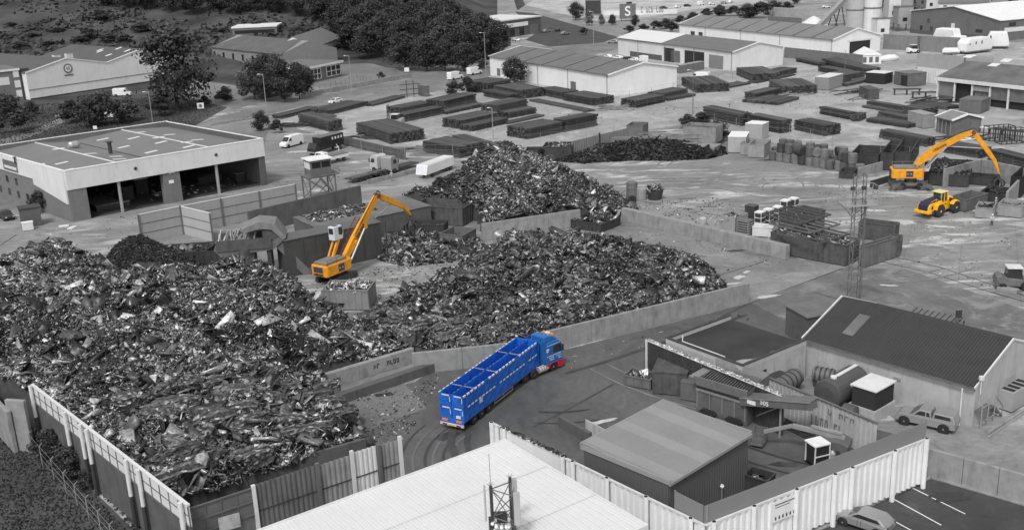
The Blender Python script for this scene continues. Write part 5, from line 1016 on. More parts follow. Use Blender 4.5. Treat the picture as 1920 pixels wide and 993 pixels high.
# round drums in the middle yard
def drum(label, p, r, h, mat, group=None, lie=False, rz=0, z=0):
    T = thing('steel_drum', label, 'drum', Vector(G(*p)) + Vector((0, 0, z)), rz, group)
    m = MB(); (m.at(0, 0, r, rx=rad(90)) if lie else m); m.lathe([(r * .9, 0), (r, .06), (r, h * .3), (r * 1.05, h * .33), (r, h * .36), (r, h * .66), (r * 1.05, h * .69), (r, h * .72), (r, h - .06), (r * .9, h)], 14); m.build('body', mat, T); return T
drum('tall grey round drum between the small heap and the tyre', (1185, 372), .95, 2.9, STEEL); drum('squat pale barrel with a bright lid beside the tall grey drum', (1203, 373), .9, 1.9, CLADL and MATS['pale_tub_paint'])
T = thing('round_scrap_bin', 'round dark bin overflowing with scrap right of the squat barrel', 'bin', G(1228, 373)); MB().lathe([(1.1, 0), (1.5, 1.6)], 14).build('body', STEELD, T); r = np.random.default_rng(3); fragments('load', r.uniform(-1.1, 1.1, 160), r.uniform(-1.1, 1.1, 160), 1.6 + r.uniform(0, .7, 160), SCRAP, T, bright=.1, seed=4)
T = thing('tyre', 'large tyre leaning against the tall grey drum', 'tyre', G(1185, 383)); m = MB(); m.at(0, 0, .75, rx=rad(0)); m.lathe([(.4, -.22), (.72, -.22), (.76, 0), (.72, .22), (.4, .22)], 18, 'y'); m.build('tread', BLACK, T)
T = thing('tyre', 'dark heap of tyres at the right end of the sloping retaining wall', 'tyre', G(698, 860)); 
for i in range(5): m = MB(); m.at((i % 2) * .9 - .4, (i // 2) * .5, .35 * (i // 2) + .15, rx=rad(70 + 20 * i)); m.lathe([(.35, -.15), (.6, -.15), (.64, 0), (.6, .15), (.35, .15)], 14); m.build('tread', BLACK, T)
r_ = random.Random(17); i = 0; DR = [M('drum_dark', .045, .6, .3, 1), M('drum_grey', .10, .6, .3, 1), M('drum_mid', .16, .6, .3, 1)]
for row, (a, b, dy) in enumerate([((1450, 300), (1640, 330), 0), ((1455, 292), (1600, 314), 0), ((1470, 283), (1570, 300), 0)]):
    n = (13, 11, 8)[row]
    for k in range(n):
        t = k / (n - 1); p = (a[0] + (b[0] - a[0]) * t * .85, a[1] + (b[1] - a[1]) * t * .85); z = 0
        for lv in range(2 if row < 2 and k % 4 else 1): drum('dark bundled drum in the rows of drums between the pale containers and the loading crane', (p[0] + r_.uniform(-2, 2), p[1]), .82, 1.75, DR[r_.randrange(3)], 'dark drums stored in rows', rz=r_.uniform(0, 3), z=lv * 1.78, lie=(lv == 1 and k % 3 == 0))
# ------------------------------------------------------------------ workshop (open fronted, flat roof with parapet)
f = Fr((120, 321), (492, 260), 8.9); Wd, Dp, Hh = f.w, 36.0, 8.9; T = tfr('workshop', 'large open fronted workshop with a pale fascia and a grey roof full of rooflights', 'workshop', f)
rx = [0.3, Wd * .26, Wd * .45, Wd * .73, Wd - .3]; rz_ = [7.9, 8.6, 7.8, 8.6, 7.9]
m = MB()
for i in range(4):
    m.add([(rx[i], .3, rz_[i]), (rx[i + 1], .3, rz_[i + 1]), (rx[i + 1], Dp - .3, rz_[i + 1]), (rx[i], Dp - .3, rz_[i]), (rx[i], .3, rz_[i] - .15), (rx[i + 1], .3, rz_[i + 1] - .15), (rx[i + 1], Dp - .3, rz_[i + 1] - .15), (rx[i], Dp - .3, rz_[i] - .15)], [(0, 1, 2, 3), (7, 6, 5, 4), (0, 4, 5, 1), (1, 5, 6, 2), (2, 6, 7, 3), (3, 7, 4, 0)])
roof = m.build('roof', M('workshop_roof', .185, .7, .1, .15), T)
m = MB()
for i in (1, 3): m.box(rx[i] - .14, rx[i] + .14, .3, Dp - .3, rz_[i] + .02, rz_[i] + .1)
m.build('ridge_cap', WHITE, roof); MB().box(rx[2] - .12, rx[2] + .12, .3, Dp - .3, rz_[2] + .01, rz_[2] + .05).build('valley_gutter', BLACK, roof)
def roofz(x):
    for i in range(4):
        if rx[i] <= x <= rx[i + 1]: return rz_[i] + (rz_[i + 1] - rz_[i]) * (x - rx[i]) / (rx[i + 1] - rx[i])
    return 8
for px, py in [(90, 304), (130, 303), (132, 316), (188, 287), (229, 291), (231, 298), (226, 255), (253, 270), (294, 281), (278, 256), (294, 246), (319, 266), (320, 257), (342, 250), (361, 276), (363, 267), (384, 261), (428, 271), (140, 277)]:
    x, y = f.P(px, py, 8.3)
    if not (1 < x < Wd - 1 and 1 < y < Dp - 1): continue
    sl = 1 if (rx[0] < x < rx[1] or rx[2] < x < rx[3]) else -1; a = math.atan2(rz_[1] - rz_[0], rx[1] - rx[0]) * (1 if sl > 0 else 1)
    x0, x1 = x - 1.1, x + 1.1; k = MB(); k.add([(x0, y - .45, roofz(x0) + .04), (x1, y - .45, roofz(x1) + .04), (x1, y + .45, roofz(x1) + .04), (x0, y + .45, roofz(x0) + .04), (x0, y - .45, roofz(x0) + .1), (x1, y - .45, roofz(x1) + .1), (x1, y + .45, roofz(x1) + .1), (x0, y + .45, roofz(x0) + .1)], [(0, 3, 2, 1), (4, 5, 6, 7), (0, 1, 5, 4), (1, 2, 6, 5), (2, 3, 7, 6), (3, 0, 4, 7)]); k.build('rooflight', SKYL, roof)
m = MB().box(0, Wd, -.25, .25, 5.6, 8.9); fa = m.build('fascia', CLADL, T)
m = MB(); m.box(-.02, Wd + .02, -.3, .3, 8.9, 9.02).box(-.25, .25, .3, Dp, 8.9, 9.02).box(Wd - .25, Wd + .05, .3, Dp, 8.9, 9.02).box(-.25, Wd, Dp - .3, Dp + .02, 9.0, 9.12); m.build('parapet_coping', WHITE, T)
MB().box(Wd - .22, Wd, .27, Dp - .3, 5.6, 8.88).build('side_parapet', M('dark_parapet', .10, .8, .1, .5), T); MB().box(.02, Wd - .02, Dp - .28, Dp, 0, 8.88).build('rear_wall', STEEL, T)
m = MB(); m.extx([(.26, 3.1), (13.5, 4.9), (13.5, 5.9), (Dp, 5.9), (Dp, 8.88), (.26, 8.88)], -.22, 0); m.build('side_cladding', CLADL, T)
MB().box(.005, .25, .3, Dp, 0, 8.7).build('side_wall', BRICKM, T); MB().box(0, 3.1, -.12, .25, 0, 5.58).build('corner_wall', BRICKM, T)
for i in range(5):
    for z in (1.2, 3.6 if i > 1 else 1.2):
        if z > 2 or i: MB().box(-.04, .0, 13 + i * 4.2, 14.1 + i * 4.2, z, z + 1.3).build('side_window', GLASS, T)
MB().box(-.3, -.23, 19.5, 26, 6.2, 8.1).build('sign_board', STEEL, T); MB().box(-.34, -.301, 20, 25.4, 6.6, 7.1).build('sign_strip', SKYL, T)
for x in (f.P(232, 398, 0)[0], f.P(410, 362, 0)[0]): m = MB().cyl((x, .3, 0), (x, .3, 5.6), .28, n=12); m.build('column', M('pale_column', .3, .7, .1, 1), T)
x0, x1 = f.P(313, 380, 0)[0] - .4, f.P(342, 376, 0)[0]; MB().box(x0, x1, -.05, 1.2, 0, 5.6).build('brick_pier', BRICKM, T); MB().box(x0 + .9, x0 + 1.8, -.1, -.055, 3.6, 4.2).build('notice', WHITE, T)
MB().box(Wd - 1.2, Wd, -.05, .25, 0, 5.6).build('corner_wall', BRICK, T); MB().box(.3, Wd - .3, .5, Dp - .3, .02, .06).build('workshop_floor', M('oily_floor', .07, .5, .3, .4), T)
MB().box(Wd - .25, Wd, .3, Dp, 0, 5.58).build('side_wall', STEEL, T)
for px in (895, 1628):
    x = f.P(px * .2517, 325 - px * .018, 7)[0]; MB().at(x, -.3, 7.4).lathe([(.22, -.1), (.32, 0), (.22, .12)], 10, 'y').build('flood_light', STEELD, fa)
m = MB(); m.beam((x0 + 1, -.3, 5.9), (x0 + 1, -1.0, 5.7), .08).box(x0 + .7, x0 + 1.0, -1.2, -.9, 5.6, 5.8).box(x0 + 1.2, x0 + 1.7, -1.2, -.9, 5.65, 5.8); m.build('flood_light', GALV, fa)
for (px, py, r, h) in [(224, 283, .35, 2.2), (53, 300, .15, 1.1)]: x, y = f.P(px, py, 8.3); m = MB().cyl((x, y, 8), (x, y, 8 + h), r, n=10).cyl((x, y, 8 + h), (x, y, 8.15 + h), r * 1.8, n=10); m.build('roof_vent', STEELD, roof)
x, y = f.P(168, 272, 8.4); m = MB(); m.at(x, y, 8.9).lathe([(.5, -1.0), (.75, -.6), (.75, .5), (.3, 1.1)], 12, 'x'); m.build('roof_vent', GALV, roof)
bpy.context.view_layer.update()
for o in list(bpy.data.objects):          # the plan is not square: the side walls run 6.5 degrees off
    if o.type == 'MESH' and (o.parent == T or (o.parent and o.parent.parent == T)):
        for v in o.data.vertices: v.co.x -= .118 * v.co.y
# things inside the workshop
for i, (x, y, w, d, h, mt, t) in enumerate([(5.4, 4, 4.5, 9, 1.0, STEEL, 'flat steel trailer bed at the left of the workshop opening'), (12, 9, 2.2, 2, 2.4, STEELD, 'dark cabinet behind the first workshop column'), (15.5, 12, 2.6, 1.6, 2.8, CLADL, 'pale cabinet deep inside the workshop'), (19, 7, 1.4, 1.2, 1.0, CLADL, 'small pale crate on the workshop floor by the brick pier'), (10.5, 5, 1.3, 1, .7, GALV, 'low metal bench on the workshop floor'), (27, 10, 5, 2.2, 1.4, STEELD, 'dark machine bed behind the right workshop column'), (33, 6, 2, 1.5, 1.8, STEEL, 'grey machine at the right end of the workshop')]):
    q = thing('work_bench' if h < 1.5 else 'steel_cabinet', t, 'bench' if h < 1.5 else 'cabinet', f.o + Vector((math.cos(f.rot) * x - math.sin(f.rot) * y, math.sin(f.rot) * x + math.cos(f.rot) * y, .07)), f.rot)
    MB().box(0, w, 0, d, h - .15, h).build('top', mt, q); MB().box(.1, w - .1, .1, d - .1, .0, h - .16).build('base', STEELD, q)
for k, (x, y) in enumerate([(30, 14), (34.5, 12)]): 
    q = thing('strip_light', ('left', 'right')[k] + ' bright strip light hanging inside the right workshop bay', 'lamp', f.o + Vector((math.cos(f.rot) * x - math.sin(f.rot) * y, math.sin(f.rot) * x + math.cos(f.rot) * y, 4.9)), f.rot)
    em = bpy.data.materials.get('lit_tube') or bpy.data.materials.new('lit_tube'); em.use_nodes = True; em.node_tree.nodes['Principled BSDF'].inputs['Emission Color'].default_value = (1, 1, 1, 1); em.node_tree.nodes['Principled BSDF'].inputs['Emission Strength'].default_value = 2.5
    MB().box(0, 2.0, 0, .2, 0, .1).build('tube', em, q); MB().box(0, 2.0, -.05, .25, .11, .2).build('fitting', GALV, q)
# kiosk and bin beside the workshop
f2, L, D = tri((42, 428), (62, 425), (20, 410)); T = tfr('brick_kiosk', 'small flat roofed brick kiosk beside the dark car at the left edge', 'kiosk', f2); MB().box(0, 3.2, 0, 2.6, 0, 3.2).build('wall', BRICK, T); MB().box(-.15, 3.35, -.15, 2.75, 3.2, 3.35).build('roof', STEELD, T)
T = thing('white_bin', 'white box bin in front of the brick kiosk', 'bin', G(42, 430), f2.rot); MB().box(0, 1.7, -1.6, -.4, .05, 1.3).build('body', CLADL, T, bevel=.06); MB().box(-.04, 1.74, -1.64, -.36, 1.31, 1.4).build('lid', WHITE, T)
for i, (p) in enumerate([(120, 424), (136, 427)]): T = thing('manhole_slab', ('left', 'right')[i] + ' pale slab lying at the foot of the workshop corner', 'slab', G(*p), .3 + i); MB().box(-.8, .8, -.5, .5, .0, .15).build('slab', CLADL, T)
# ------------------------------------------------------------------ gabled sheds
RD = M('roller_door', .22, .6, .08, .5); POST = M('downpipe', .25, .6, .1, 1)
dn = [('r', .001, .012, 0, 5.8, POST, 'downpipe')]
def shed2(name, label, C, L_, R_, h, rise, **k):
    """long side runs from C to the left (L_), gable from C to the right (R_)"""
    seams = k.pop('seams', 0); wall = k.get('wall', CLAD); roofm = k.get('roof', ROOFG); frontdoors = k.get('front', ()); gdoors = k.get('gable', ())
    f, L, y = tri(L_, C, R_, h); T = tfr(name, label, k.get('cat', 'warehouse'), f); D = abs(k.get('depth') or f.P(*R_, h)[1]); ym = D / 2
    w = MB().extx([(0, 0), (D, 0), (D, h), (ym, h + rise), (0, h)], 0, L).build('wall', wall, T); o = .3; m = MB()
    for a, b in ((-o, ym), (D + o, ym)):
        za = h - o * rise / ym; m.add([(-o, a, za + .03), (L + o, a, za + .03), (L + o, b, h + rise + .03), (-o, b, h + rise + .03), (-o, a, za + .15), (L + o, a, za + .15), (L + o, b, h + rise + .15), (-o, b, h + rise + .15)], [(0, 3, 2, 1), (4, 5, 6, 7), (0, 1, 5, 4), (1, 2, 6, 5), (2, 3, 7, 6), (3, 0, 4, 7)])
    R = m.build('roof', roofm, T); m = MB()
    for x in (-o, L + o): MB().beam((x, -o, h + .05), (x, ym, h + rise + .1), .3, .35).beam((x, D + o, h + .05), (x, ym, h + rise + .1), .3, .35).build('verge_trim', WHITE, R)
    MB().box(-o, L + o, -o - .18, -o - .01, h - .12, h + .06).build('gutter', STEEL, R)
    if seams:
        m = MB()
        for i in range(1, seams): x = L * i / seams; m.beam((x, -o, h + .2), (x, ym, h + rise + .2), .22, .09)
        m.build('roof_seam', M('roof_seam_dark', .07, .7, .1, 1), R)
    for a, b, za, zb, mt, nm in frontdoors: MB().box(L * a, L * b, -.12, -.02, za, zb).build(nm, mt, w)
    for a, b, za, zb, mt, nm in gdoors: MB().box(L + .02, L + .12, D * a, D * b, za, zb).build(nm, mt, w)
    for x in (.2, .45, .7, .995): MB().cyl((L * x, -.2, 0), (L * x, -.2, h - .1), .09, n=6).build('downpipe', POST, w)
    return T, f, L, D
shed2('warehouse', 'pale warehouse with a grey seamed roof and blank walls behind the steel stacks', (1140, 141), (918, 106), (1260, 124), 6.0, 2.2, seams=6, front=[(.07, .10, .3, 2.6, STEEL, 'door'), (.29, .33, .3, 2.6, STEEL, 'door'), (.72, .76, .3, 2.6, STEEL, 'door')])
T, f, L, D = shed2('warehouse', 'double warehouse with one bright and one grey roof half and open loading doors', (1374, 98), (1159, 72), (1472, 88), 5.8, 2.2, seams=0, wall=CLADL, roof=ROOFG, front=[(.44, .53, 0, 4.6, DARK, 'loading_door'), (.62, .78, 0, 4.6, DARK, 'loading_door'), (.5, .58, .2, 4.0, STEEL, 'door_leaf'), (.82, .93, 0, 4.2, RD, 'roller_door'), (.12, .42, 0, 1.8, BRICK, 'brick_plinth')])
MB().add([(-.32, -.32, 6.0), (L * .42, -.32, 6.0), (L * .42, D / 2, 8.2), (-.32, D / 2, 8.2)], [(0, 1, 2, 3)]).build('bright_roof_half', M('white_membrane', .7, .5, .03, .3), T)
for i in range(4):
    q = thing('waste_container', ('leftmost', 'second', 'third', 'rightmost')[i] + ' dark container in the row before the loading doors', 'container', G(1268 + i * 11, 137 - i * 2), f.rot); MB().box(0, 2.2, 0, 2.4, 0, 2.5).build('body', STEEL, q); MB().box(-.05, 2.25, -.05, 2.45, 2.51, 2.6).build('lid', GALV, q)
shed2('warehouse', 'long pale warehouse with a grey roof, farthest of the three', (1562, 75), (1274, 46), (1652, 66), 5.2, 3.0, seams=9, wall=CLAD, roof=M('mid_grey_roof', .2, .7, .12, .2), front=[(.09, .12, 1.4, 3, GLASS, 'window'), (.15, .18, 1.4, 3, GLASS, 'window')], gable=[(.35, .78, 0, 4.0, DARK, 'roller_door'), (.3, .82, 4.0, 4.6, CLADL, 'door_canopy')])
# big dark shed: gable faces the camera
f = Fr((1706, 62), (1873, 78), 0); zt = 8.0; Lg = f.w; T = tfr('industrial_shed', 'big dark gabled shed with a bright white roof at the upper right', 'warehouse', f); DW = M('dark_clad_wall', .14, .7, .12, .3, streak=.2)
w = MB().exty([(0, 0), (Lg, 0), (Lg, 7.2), (Lg * .5, 11.0), (0, 8.4)], 0, 75).build('wall', DW, T); m = MB()
for (a, za, b, zb) in ((-.4, 8.4, Lg * .5, 11.05), (Lg + .4, 7.1, Lg * .5, 11.05)): m.add([(a, -.5, za + .02), (b, -.5, zb + .02), (b, 75, zb + .02), (a, 75, za + .02), (a, -.5, za + .25), (b, -.5, zb + .25), (b, 75, zb + .25), (a, 75, za + .25)], [(0, 3, 2, 1), (4, 5, 6, 7), (0, 1, 5, 4), (1, 2, 6, 5), (2, 3, 7, 6), (3, 0, 4, 7)])
m.build('roof', WHITE, T)
for x, z in ((.2, 4.5), (.12, 1.6), (.24, 1.6)): MB().box(Lg * x, Lg * x + 1.3, -.1, -.02, z, z + 1.6).build('window', GLASS, w)
MB().box(Lg * .48, Lg * .52, -.1, -.02, 1, 5).build('door', CLADL, w); MB().box(Lg * .75, Lg * .82, -.1, -.02, 2.5, 3.6).build('window', GLASS, w); MB().box(Lg + .02, Lg + .1, 2, 74, 3.0, 4.5).build('window_band', CLADL, w); MB().box(-.05, Lg + .05, -.08, -.02, 0, 1.5).build('plinth', BRICK, w)
for y in (4, 18, 32, 46): MB().box(Lg + .1, Lg + .16, y, y + 3, 5, 6.2).build('window', GLASS, w)
# twin gabled white hall at the left
f = Fr((60, 187), (300, 151), 0); T = tfr('factory_hall', 'white twin gabled factory hall with dark roofs and a round emblem at the upper left', 'factory', f); g1 = f.P(206, 119, 8.2)[0]; g0 = -.5; g2 = g1 + (g1 - g0) * .96; h = 8.3
w = MB().exty([(g0, 0), (g2, 0), (g2, h), ((g1 + g2) / 2, h + 3.0), (g1, h), ((g0 + g1) / 2, h + 3.0), (g0, h)], 0, 46).build('wall', CLAD, T); m = MB()
for a, b in ((g0 - .4, (g0 + g1) / 2), (g1, (g0 + g1) / 2), (g1, (g1 + g2) / 2), (g2 + .4, (g1 + g2) / 2)): m.add([(a, .3, h + .1), (b, .3, h + 3.1), (b, 46, h + 3.1), (a, 46, h + .1), (a, .3, h + .25), (b, .3, h + 3.25), (b, 46, h + 3.25), (a, 46, h + .25)], [(0, 3, 2, 1), (4, 5, 6, 7), (0, 1, 5, 4), (1, 2, 6, 5), (2, 3, 7, 6), (3, 0, 4, 7)])
R = m.build('roof', M('dark_grey_roof', .095, .75, .12, .3), T); m = MB()
for a, b in ((g0, (g0 + g1) / 2), (g1, (g0 + g1) / 2), (g1, (g1 + g2) / 2), (g2, (g1 + g2) / 2)): m.beam((a, .05, h + .15), (b, .05, h + 3.15), .5, .3)
m.build('verge_trim', WHITE, R)
for (u, v) in ((.18, 4), (.28, 9), (.33, 10), (.42, 6), (.12, 16), (.36, 2)):
    x = g1 + (g2 - g1) * u; zz = h + .28 + 3 * (x - g1) / ((g2 - g1) / 2); x2 = x + 2.4; z2 = h + .28 + 3 * (x2 - g1) / ((g2 - g1) / 2)
    MB().add([(x, v * 2, zz), (x2, v * 2, z2), (x2, v * 2 + 1.4, z2), (x, v * 2 + 1.4, zz)], [(0, 1, 2, 3)]).build('rooflight', SKYL, R)
xe = (g0 + g1) / 2; m = MB(); m.at(xe, -.1, 8.2).lathe([(1.5, -.05), (1.5, .03)], 24, 'y'); em = m.build('round_emblem', STEEL, w); MB().at(xe, -.17, 8.2).lathe([(1.1, -.01), (1.1, .01)], 24, 'y').build('emblem_field', CLAD, em); m = MB(); m.box(xe - .5, xe - .2, -.22, -.185, 7.7, 8.7).box(xe + .2, xe + .5, -.22, -.185, 7.7, 8.7).box(xe - 1.5, xe + 1.5, -.12, -.05, 5.9, 6.3); m.build('emblem_marks', STEEL, em)
MB().box(g0 - .05, g2 + .05, -.12, -.02, 3.0, 3.15).build('wall_joint', STEEL, w); MB().box(g0, g2, -.25, -.02, 0, .4).build('plinth', STEELD, w)
for k, (x, t) in enumerate(((.62, 'left'), (.78, 'right'))):
    q = thing('roof_unit', t + ' pale ventilation box on the valley of the twin gabled hall', 'ventilation unit', f.o + Vector((math.cos(f.rot) * g1 * x - math.sin(f.rot) * 14, math.sin(f.rot) * g1 * x + math.cos(f.rot) * 14, h + 1.6)), f.rot); MB().box(0, 2.2, 0, 1.6, -.4, 1.7).build('casing', CLADL, q); MB().box(-.1, 2.3, -.1, 1.7, 1.71, 1.85).build('lid', STEEL, q)
# brick block at the far left
f = Fr((-60, 200), (45, 187), 0); T = tfr('brick_building', 'dark brick building with a white window band at the far left', 'building', f); w = MB().box(0, f.w, 0, 16, 0, 9.3).build('wall', BRICKM, T); MB().box(-.2, f.w + .2, -.3, 16.2, 9.3, 9.9).build('roof_edge', WHITE, T); MB().box(.1, f.w - .1, .1, 16, 9.91, 10.0).build('roof', STEEL, T)
MB().box(f.w * .2, f.w * .80, -.1, -.02, 5.2, 7.6).build('window_band', SKYL, w); xx = f.w
MB().box(xx + .02, xx + 3.0, 0, 3.0, 0, 9.6).build('stair_tower', STEELD, T)
for z in (1.0, 4.0, 7.2): MB().box(xx - 1.9, xx - .2, -.12, -.02, z, z + 2.2).build('window', SKYL, w)
# office with white gable
f = Fr((530, 119), (593, 117), 0); T = tfr('office_hall', 'low hall with a pale gable and a small emblem behind the dark conifers', 'hall', f); Lg = f.w; w = MB().exty([(0, 0), (Lg, 0), (Lg, 5.6), (Lg * .36, 9.6), (0, 6.8)], 0, 40).build('wall', CLADL, T); m = MB()
for (a, za, b, zb) in ((-.4, 6.75, Lg * .36, 9.65), (Lg + .4, 5.5, Lg * .36, 9.65)): m.add([(a, .4, za), (b, .4, zb), (b, 40, zb), (a, 40, za), (a, .4, za + .2), (b, .4, zb + .2), (b, 40, zb + .2), (a, 40, za + .2)], [(0, 3, 2, 1), (4, 5, 6, 7), (0, 1, 5, 4), (1, 2, 6, 5), (2, 3, 7, 6), (3, 0, 4, 7)])
m.build('roof', ROOFG, T); MB().box(Lg * .3, Lg * .6, -.12, -.02, 5.4, 6.9).build('emblem_board', STEEL, w); marks(5, 2.4, .6, CHEV, w, (Lg * .45, -.14, 6.15), (rad(90), 0, 0))
f = Fr((400, 112), (530, 128), 0); T = tfr('pitched_building', 'wide grey roofed building left of the dark conifers', 'building', f); P = f.w
w = MB().extx([(0, 0), (24, 0), (24, 5), (12, 8.8), (0, 5)], 0, P).build('wall', M('pale_grey_wall', .25, .8, .1, .5), T); m = MB()
for a, b in ((-.6, 12), (24.6, 12)): m.add([(-.6, a, 5.0), (P + .6, a, 5.0), (P - 5, b, 8.9), (5, b, 8.9)], [(0, 1, 2, 3) if a < 0 else (3, 2, 1, 0)]); 
m.build('roof', M('mossy_roof', .11, .85, .2, .3), T)
for i in range(7): MB().box(1 + i * P / 7, 2.6 + i * P / 7, -.1, -.02, 1, 3.4).build('window', GLASS, w)
f = Fr((440, 96), (523, 92), 0); T = tfr('flat_building', 'small box building with a bright white roof behind the wide grey roof', 'building', f); w = MB().box(0, f.w, 0, 15, 0, 9.6).build('wall', STEEL, T); MB().box(-.3, f.w + .3, -.3, 15.3, 9.6, 10.2).build('roof', WHITE, T); MB().box(1, f.w - 1, -.1, -.02, 7.2, 8.6).build('window_band', GLASS, w)
f = Fr((578, 157), (641, 143), 0); T = tfr('office_building', 'flat roofed office with white framed windows beside the dark conifers', 'office', f); P = f.w; w = MB().box(0, P, 0, 18, 0, 4.6).build('wall', BRICKM, T); MB().box(-.6, P + .6, -.8, 18.5, 4.6, 5.3).build('roof_edge', WHITE, T); MB().box(-.4, P + .4, -.5, 18.3, 5.31, 5.4).build('roof', ROOFG, T)
for a, b in ((.08, .38), (.55, .97)):
    g_ = MB().box(P * a, P * b, -.08, -.02, .9, 4.3).build('window', GLASS, w); m = MB(); n = 3
    for i in range(n + 1): x = P * (a + (b - a) * i / n); m.box(x - .12, x + .12, -.16, -.09, .9, 4.3)
    for z in (.9, 2.5, 4.2): m.box(P * a, P * b, -.15, -.085, z - .08, z + .08)
    m.build('frame', WHITE, g_)
f = Fr((915, 76), (1015, 62), 0); T = tfr('shop_building', 'low dark shop with a pale roof and a white sign band by the lawn', 'shop', f); P = f.w; w = MB().box(0, P, 0, 26, 0, 7.2).build('wall', BRICK, T); MB().box(-.3, P + .3, -.3, 26.3, 7.2, 7.7).build('roof', CLADL, T); MB().box(P * .1, P * .74, -.3, -.02, 4.2, 5.9).build('sign_band', WHITE, w); marks(9, P * .3, .7, STEEL, w, (P * .35, -.31, 5.0), (rad(90), 0, 0))
for a in (.2, .4, .58): MB().box(P * a, P * a + 3, -.1, -.02, .2, 3.8).build('window', GLASS, w)
MB().box(P * .78, P * .94, -.1, -.02, 0, 4.4).build('roller_door', STEEL, w)
# garage with bays on the right
f = Fr((1756, 188), (1960, 214), 0); T = tfr('garage', 'brick garage with pale posts, open bays and a patched grey roof on the right', 'garage', f); P = f.w; Dg = 22; nb = 6; bw_ = P / nb
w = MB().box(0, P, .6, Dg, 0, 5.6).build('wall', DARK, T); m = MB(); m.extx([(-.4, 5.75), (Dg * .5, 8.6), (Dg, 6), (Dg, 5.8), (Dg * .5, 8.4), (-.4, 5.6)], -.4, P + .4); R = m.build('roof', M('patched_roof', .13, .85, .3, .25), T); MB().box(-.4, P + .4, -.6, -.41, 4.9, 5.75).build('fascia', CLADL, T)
for i in range(nb + 1): x = min(P - .3, i * bw_); MB().box(x, x + .35, -.3, .1, 0, 4.9).build('post', CLADL, T)
for i in range(nb):
    x0, x1 = i * bw_ + .4, (i + 1) * bw_ - .05
    if i in (0, 3, 4, 5): q = MB().box(x0, x1, .15, .55, 0 if i == 0 else 1.8, 4.85).build('infill_panel', STEEL if i else M('infill_grey', .2, .7, .1, 1), T)
    if i == 0: MB().box(x0, x1, .1, .14, 0, 1.4).build('brick_base', BRICK, T)
    if i == 2: m = MB(); m.corr(x0, x1, .5, 0, 3.4, per=.5, dep=.1); m.build('shutter', STEEL, T); MB().box(x0, x1, .0, .3, 3.4, 4.5).build('shutter_roll', GALV, T)
for px, py in ((1808, 121), (1855, 130), (1877, 128)): x, y = f.P(px, py, 7.2); z = 5.75 + (y + .4) * 2.85 / (Dg * .5 + .4); MB().add([(x, y - 1, z - .2), (x + 2.4, y - 1, z - .2), (x + 2.4, y + 1, z + .3), (x, y + 1, z + .3)], [(0, 1, 2, 3)]).build('rooflight', SKYL, R)
# batching plant
def silo(label, p, r, h, mat, cone=0, base=None):
    T = thing('silo', label, 'silo', G(*p)); b = MB(); b.lathe([(r * .35 if cone else r, cone and h * .35 or 0)] + [(r, h * .5 if cone else h * .3), (r, h * .92), (r * .7, h)], 18).build('body', mat, T)
    if cone: [MB().cyl((r * .8 * math.cos(a), r * .8 * math.sin(a), 0), (r * .8 * math.cos(a), r * .8 * math.sin(a), h * .5), .15).build('leg', STEEL, T) for a in (.6, 2.2, 3.8, 5.4)]
    MB().lathe([(r + .12, h * .34), (r + .12, h * .36)], 18).build('band', STEEL, T); return T
silo('wide pale silo, left of the tall pair at the top', (1602, 62), 3.6, 26, M('silo_grey', .42, .6, .08, .4), 0); silo('slim pale silo right of the wide one at the top', (1634, 62), 3.4, 28, CLADL); silo('slim pale silo standing behind the box cabins at the top', (1696, 50), 2.9, 24, M('silo_grey2', .36, .6, .08, .4))
f, L, D = tri((1645, 62), (1665, 58), (1640, 50)); 
for t, p, w_, d_, z0, z1, mt in [('white box cabin on steel legs between the silos and the dark shed', (1664, 58), 5, 5, 5.2, 13, CLADL), ('pale grey box hopper hanging above the yard left of the dark shed', (1683, 60), 6, 5, 3.0, 9.5, M('silo_grey3', .34, .6, .1, .4)), ('low white cabin at the foot of the silos', (1644, 66), 5, 5, 0, 6, CLADL)]:
    T = thing('plant_cabin', t, 'plant cabin', G(*p), .1); b = MB().box(0, w_, 0, d_, z0, z1).build('body', mt, T); MB().box(-.2, w_ + .2, -.2, d_ + .2, z1, z1 + .25).build('roof', STEEL, T); MB().box(w_ * .3, w_ * .6, -.08, -.02, z0 + 1, z0 + 2.4).build('window', GLASS, b)
    if z0: [MB().beam((x, y, 0), (x, y, z0), .3).build('leg', STEEL, T) for x in (.3, w_ - .3) for y in (.3, d_ - .3)]
T = thing('conveyor', 'inclined enclosed conveyor climbing to the silos at the top', 'conveyor', (0, 0, 0)); a, b = G(1535, 54, 0) + Vector((0, 0, 1)), G(1592, 45, 0) + Vector((0, 0, 13)); MB().beam(a, b, 1.8, 1.8).build('gallery', M('gallery_grey', .3, .7, .1, .5), T); m = MB()
for t in (.45, .7): p = a + (b - a) * t; m.beam(p, (p.x - 2, p.y, 0), .35).beam(p, (p.x + 2, p.y, 0), .35)
m.build('trestle', STEELD, T)
f = Fr((1440, 31), (1515, 37), 0); T = tfr('block_wall', 'pale block wall bay at the top left of the conveyor', 'wall', f); MB().box(0, f.w, 0, 1, 0, 4.5).build('wall', M('pale_blocks', .36, .85, .15, .5), T); f = Fr((1440, 48), (1500, 52), 0); T = tfr('block_wall', 'darker overgrown block wall in front of the pale block wall', 'wall', f); MB().box(0, f.w, 0, 1, 0, 4).build('wall', STEEL, T); T = thing('aggregate_heap', 'low pale gravel heap in the block bay', 'gravel heap', G(1525, 52)); T['kind'] = 'stuff'; MB().lathe([(7, 0), (5, 2), (2, 4), (.3, 4.8)], 14).build('gravel', CLADL, T)
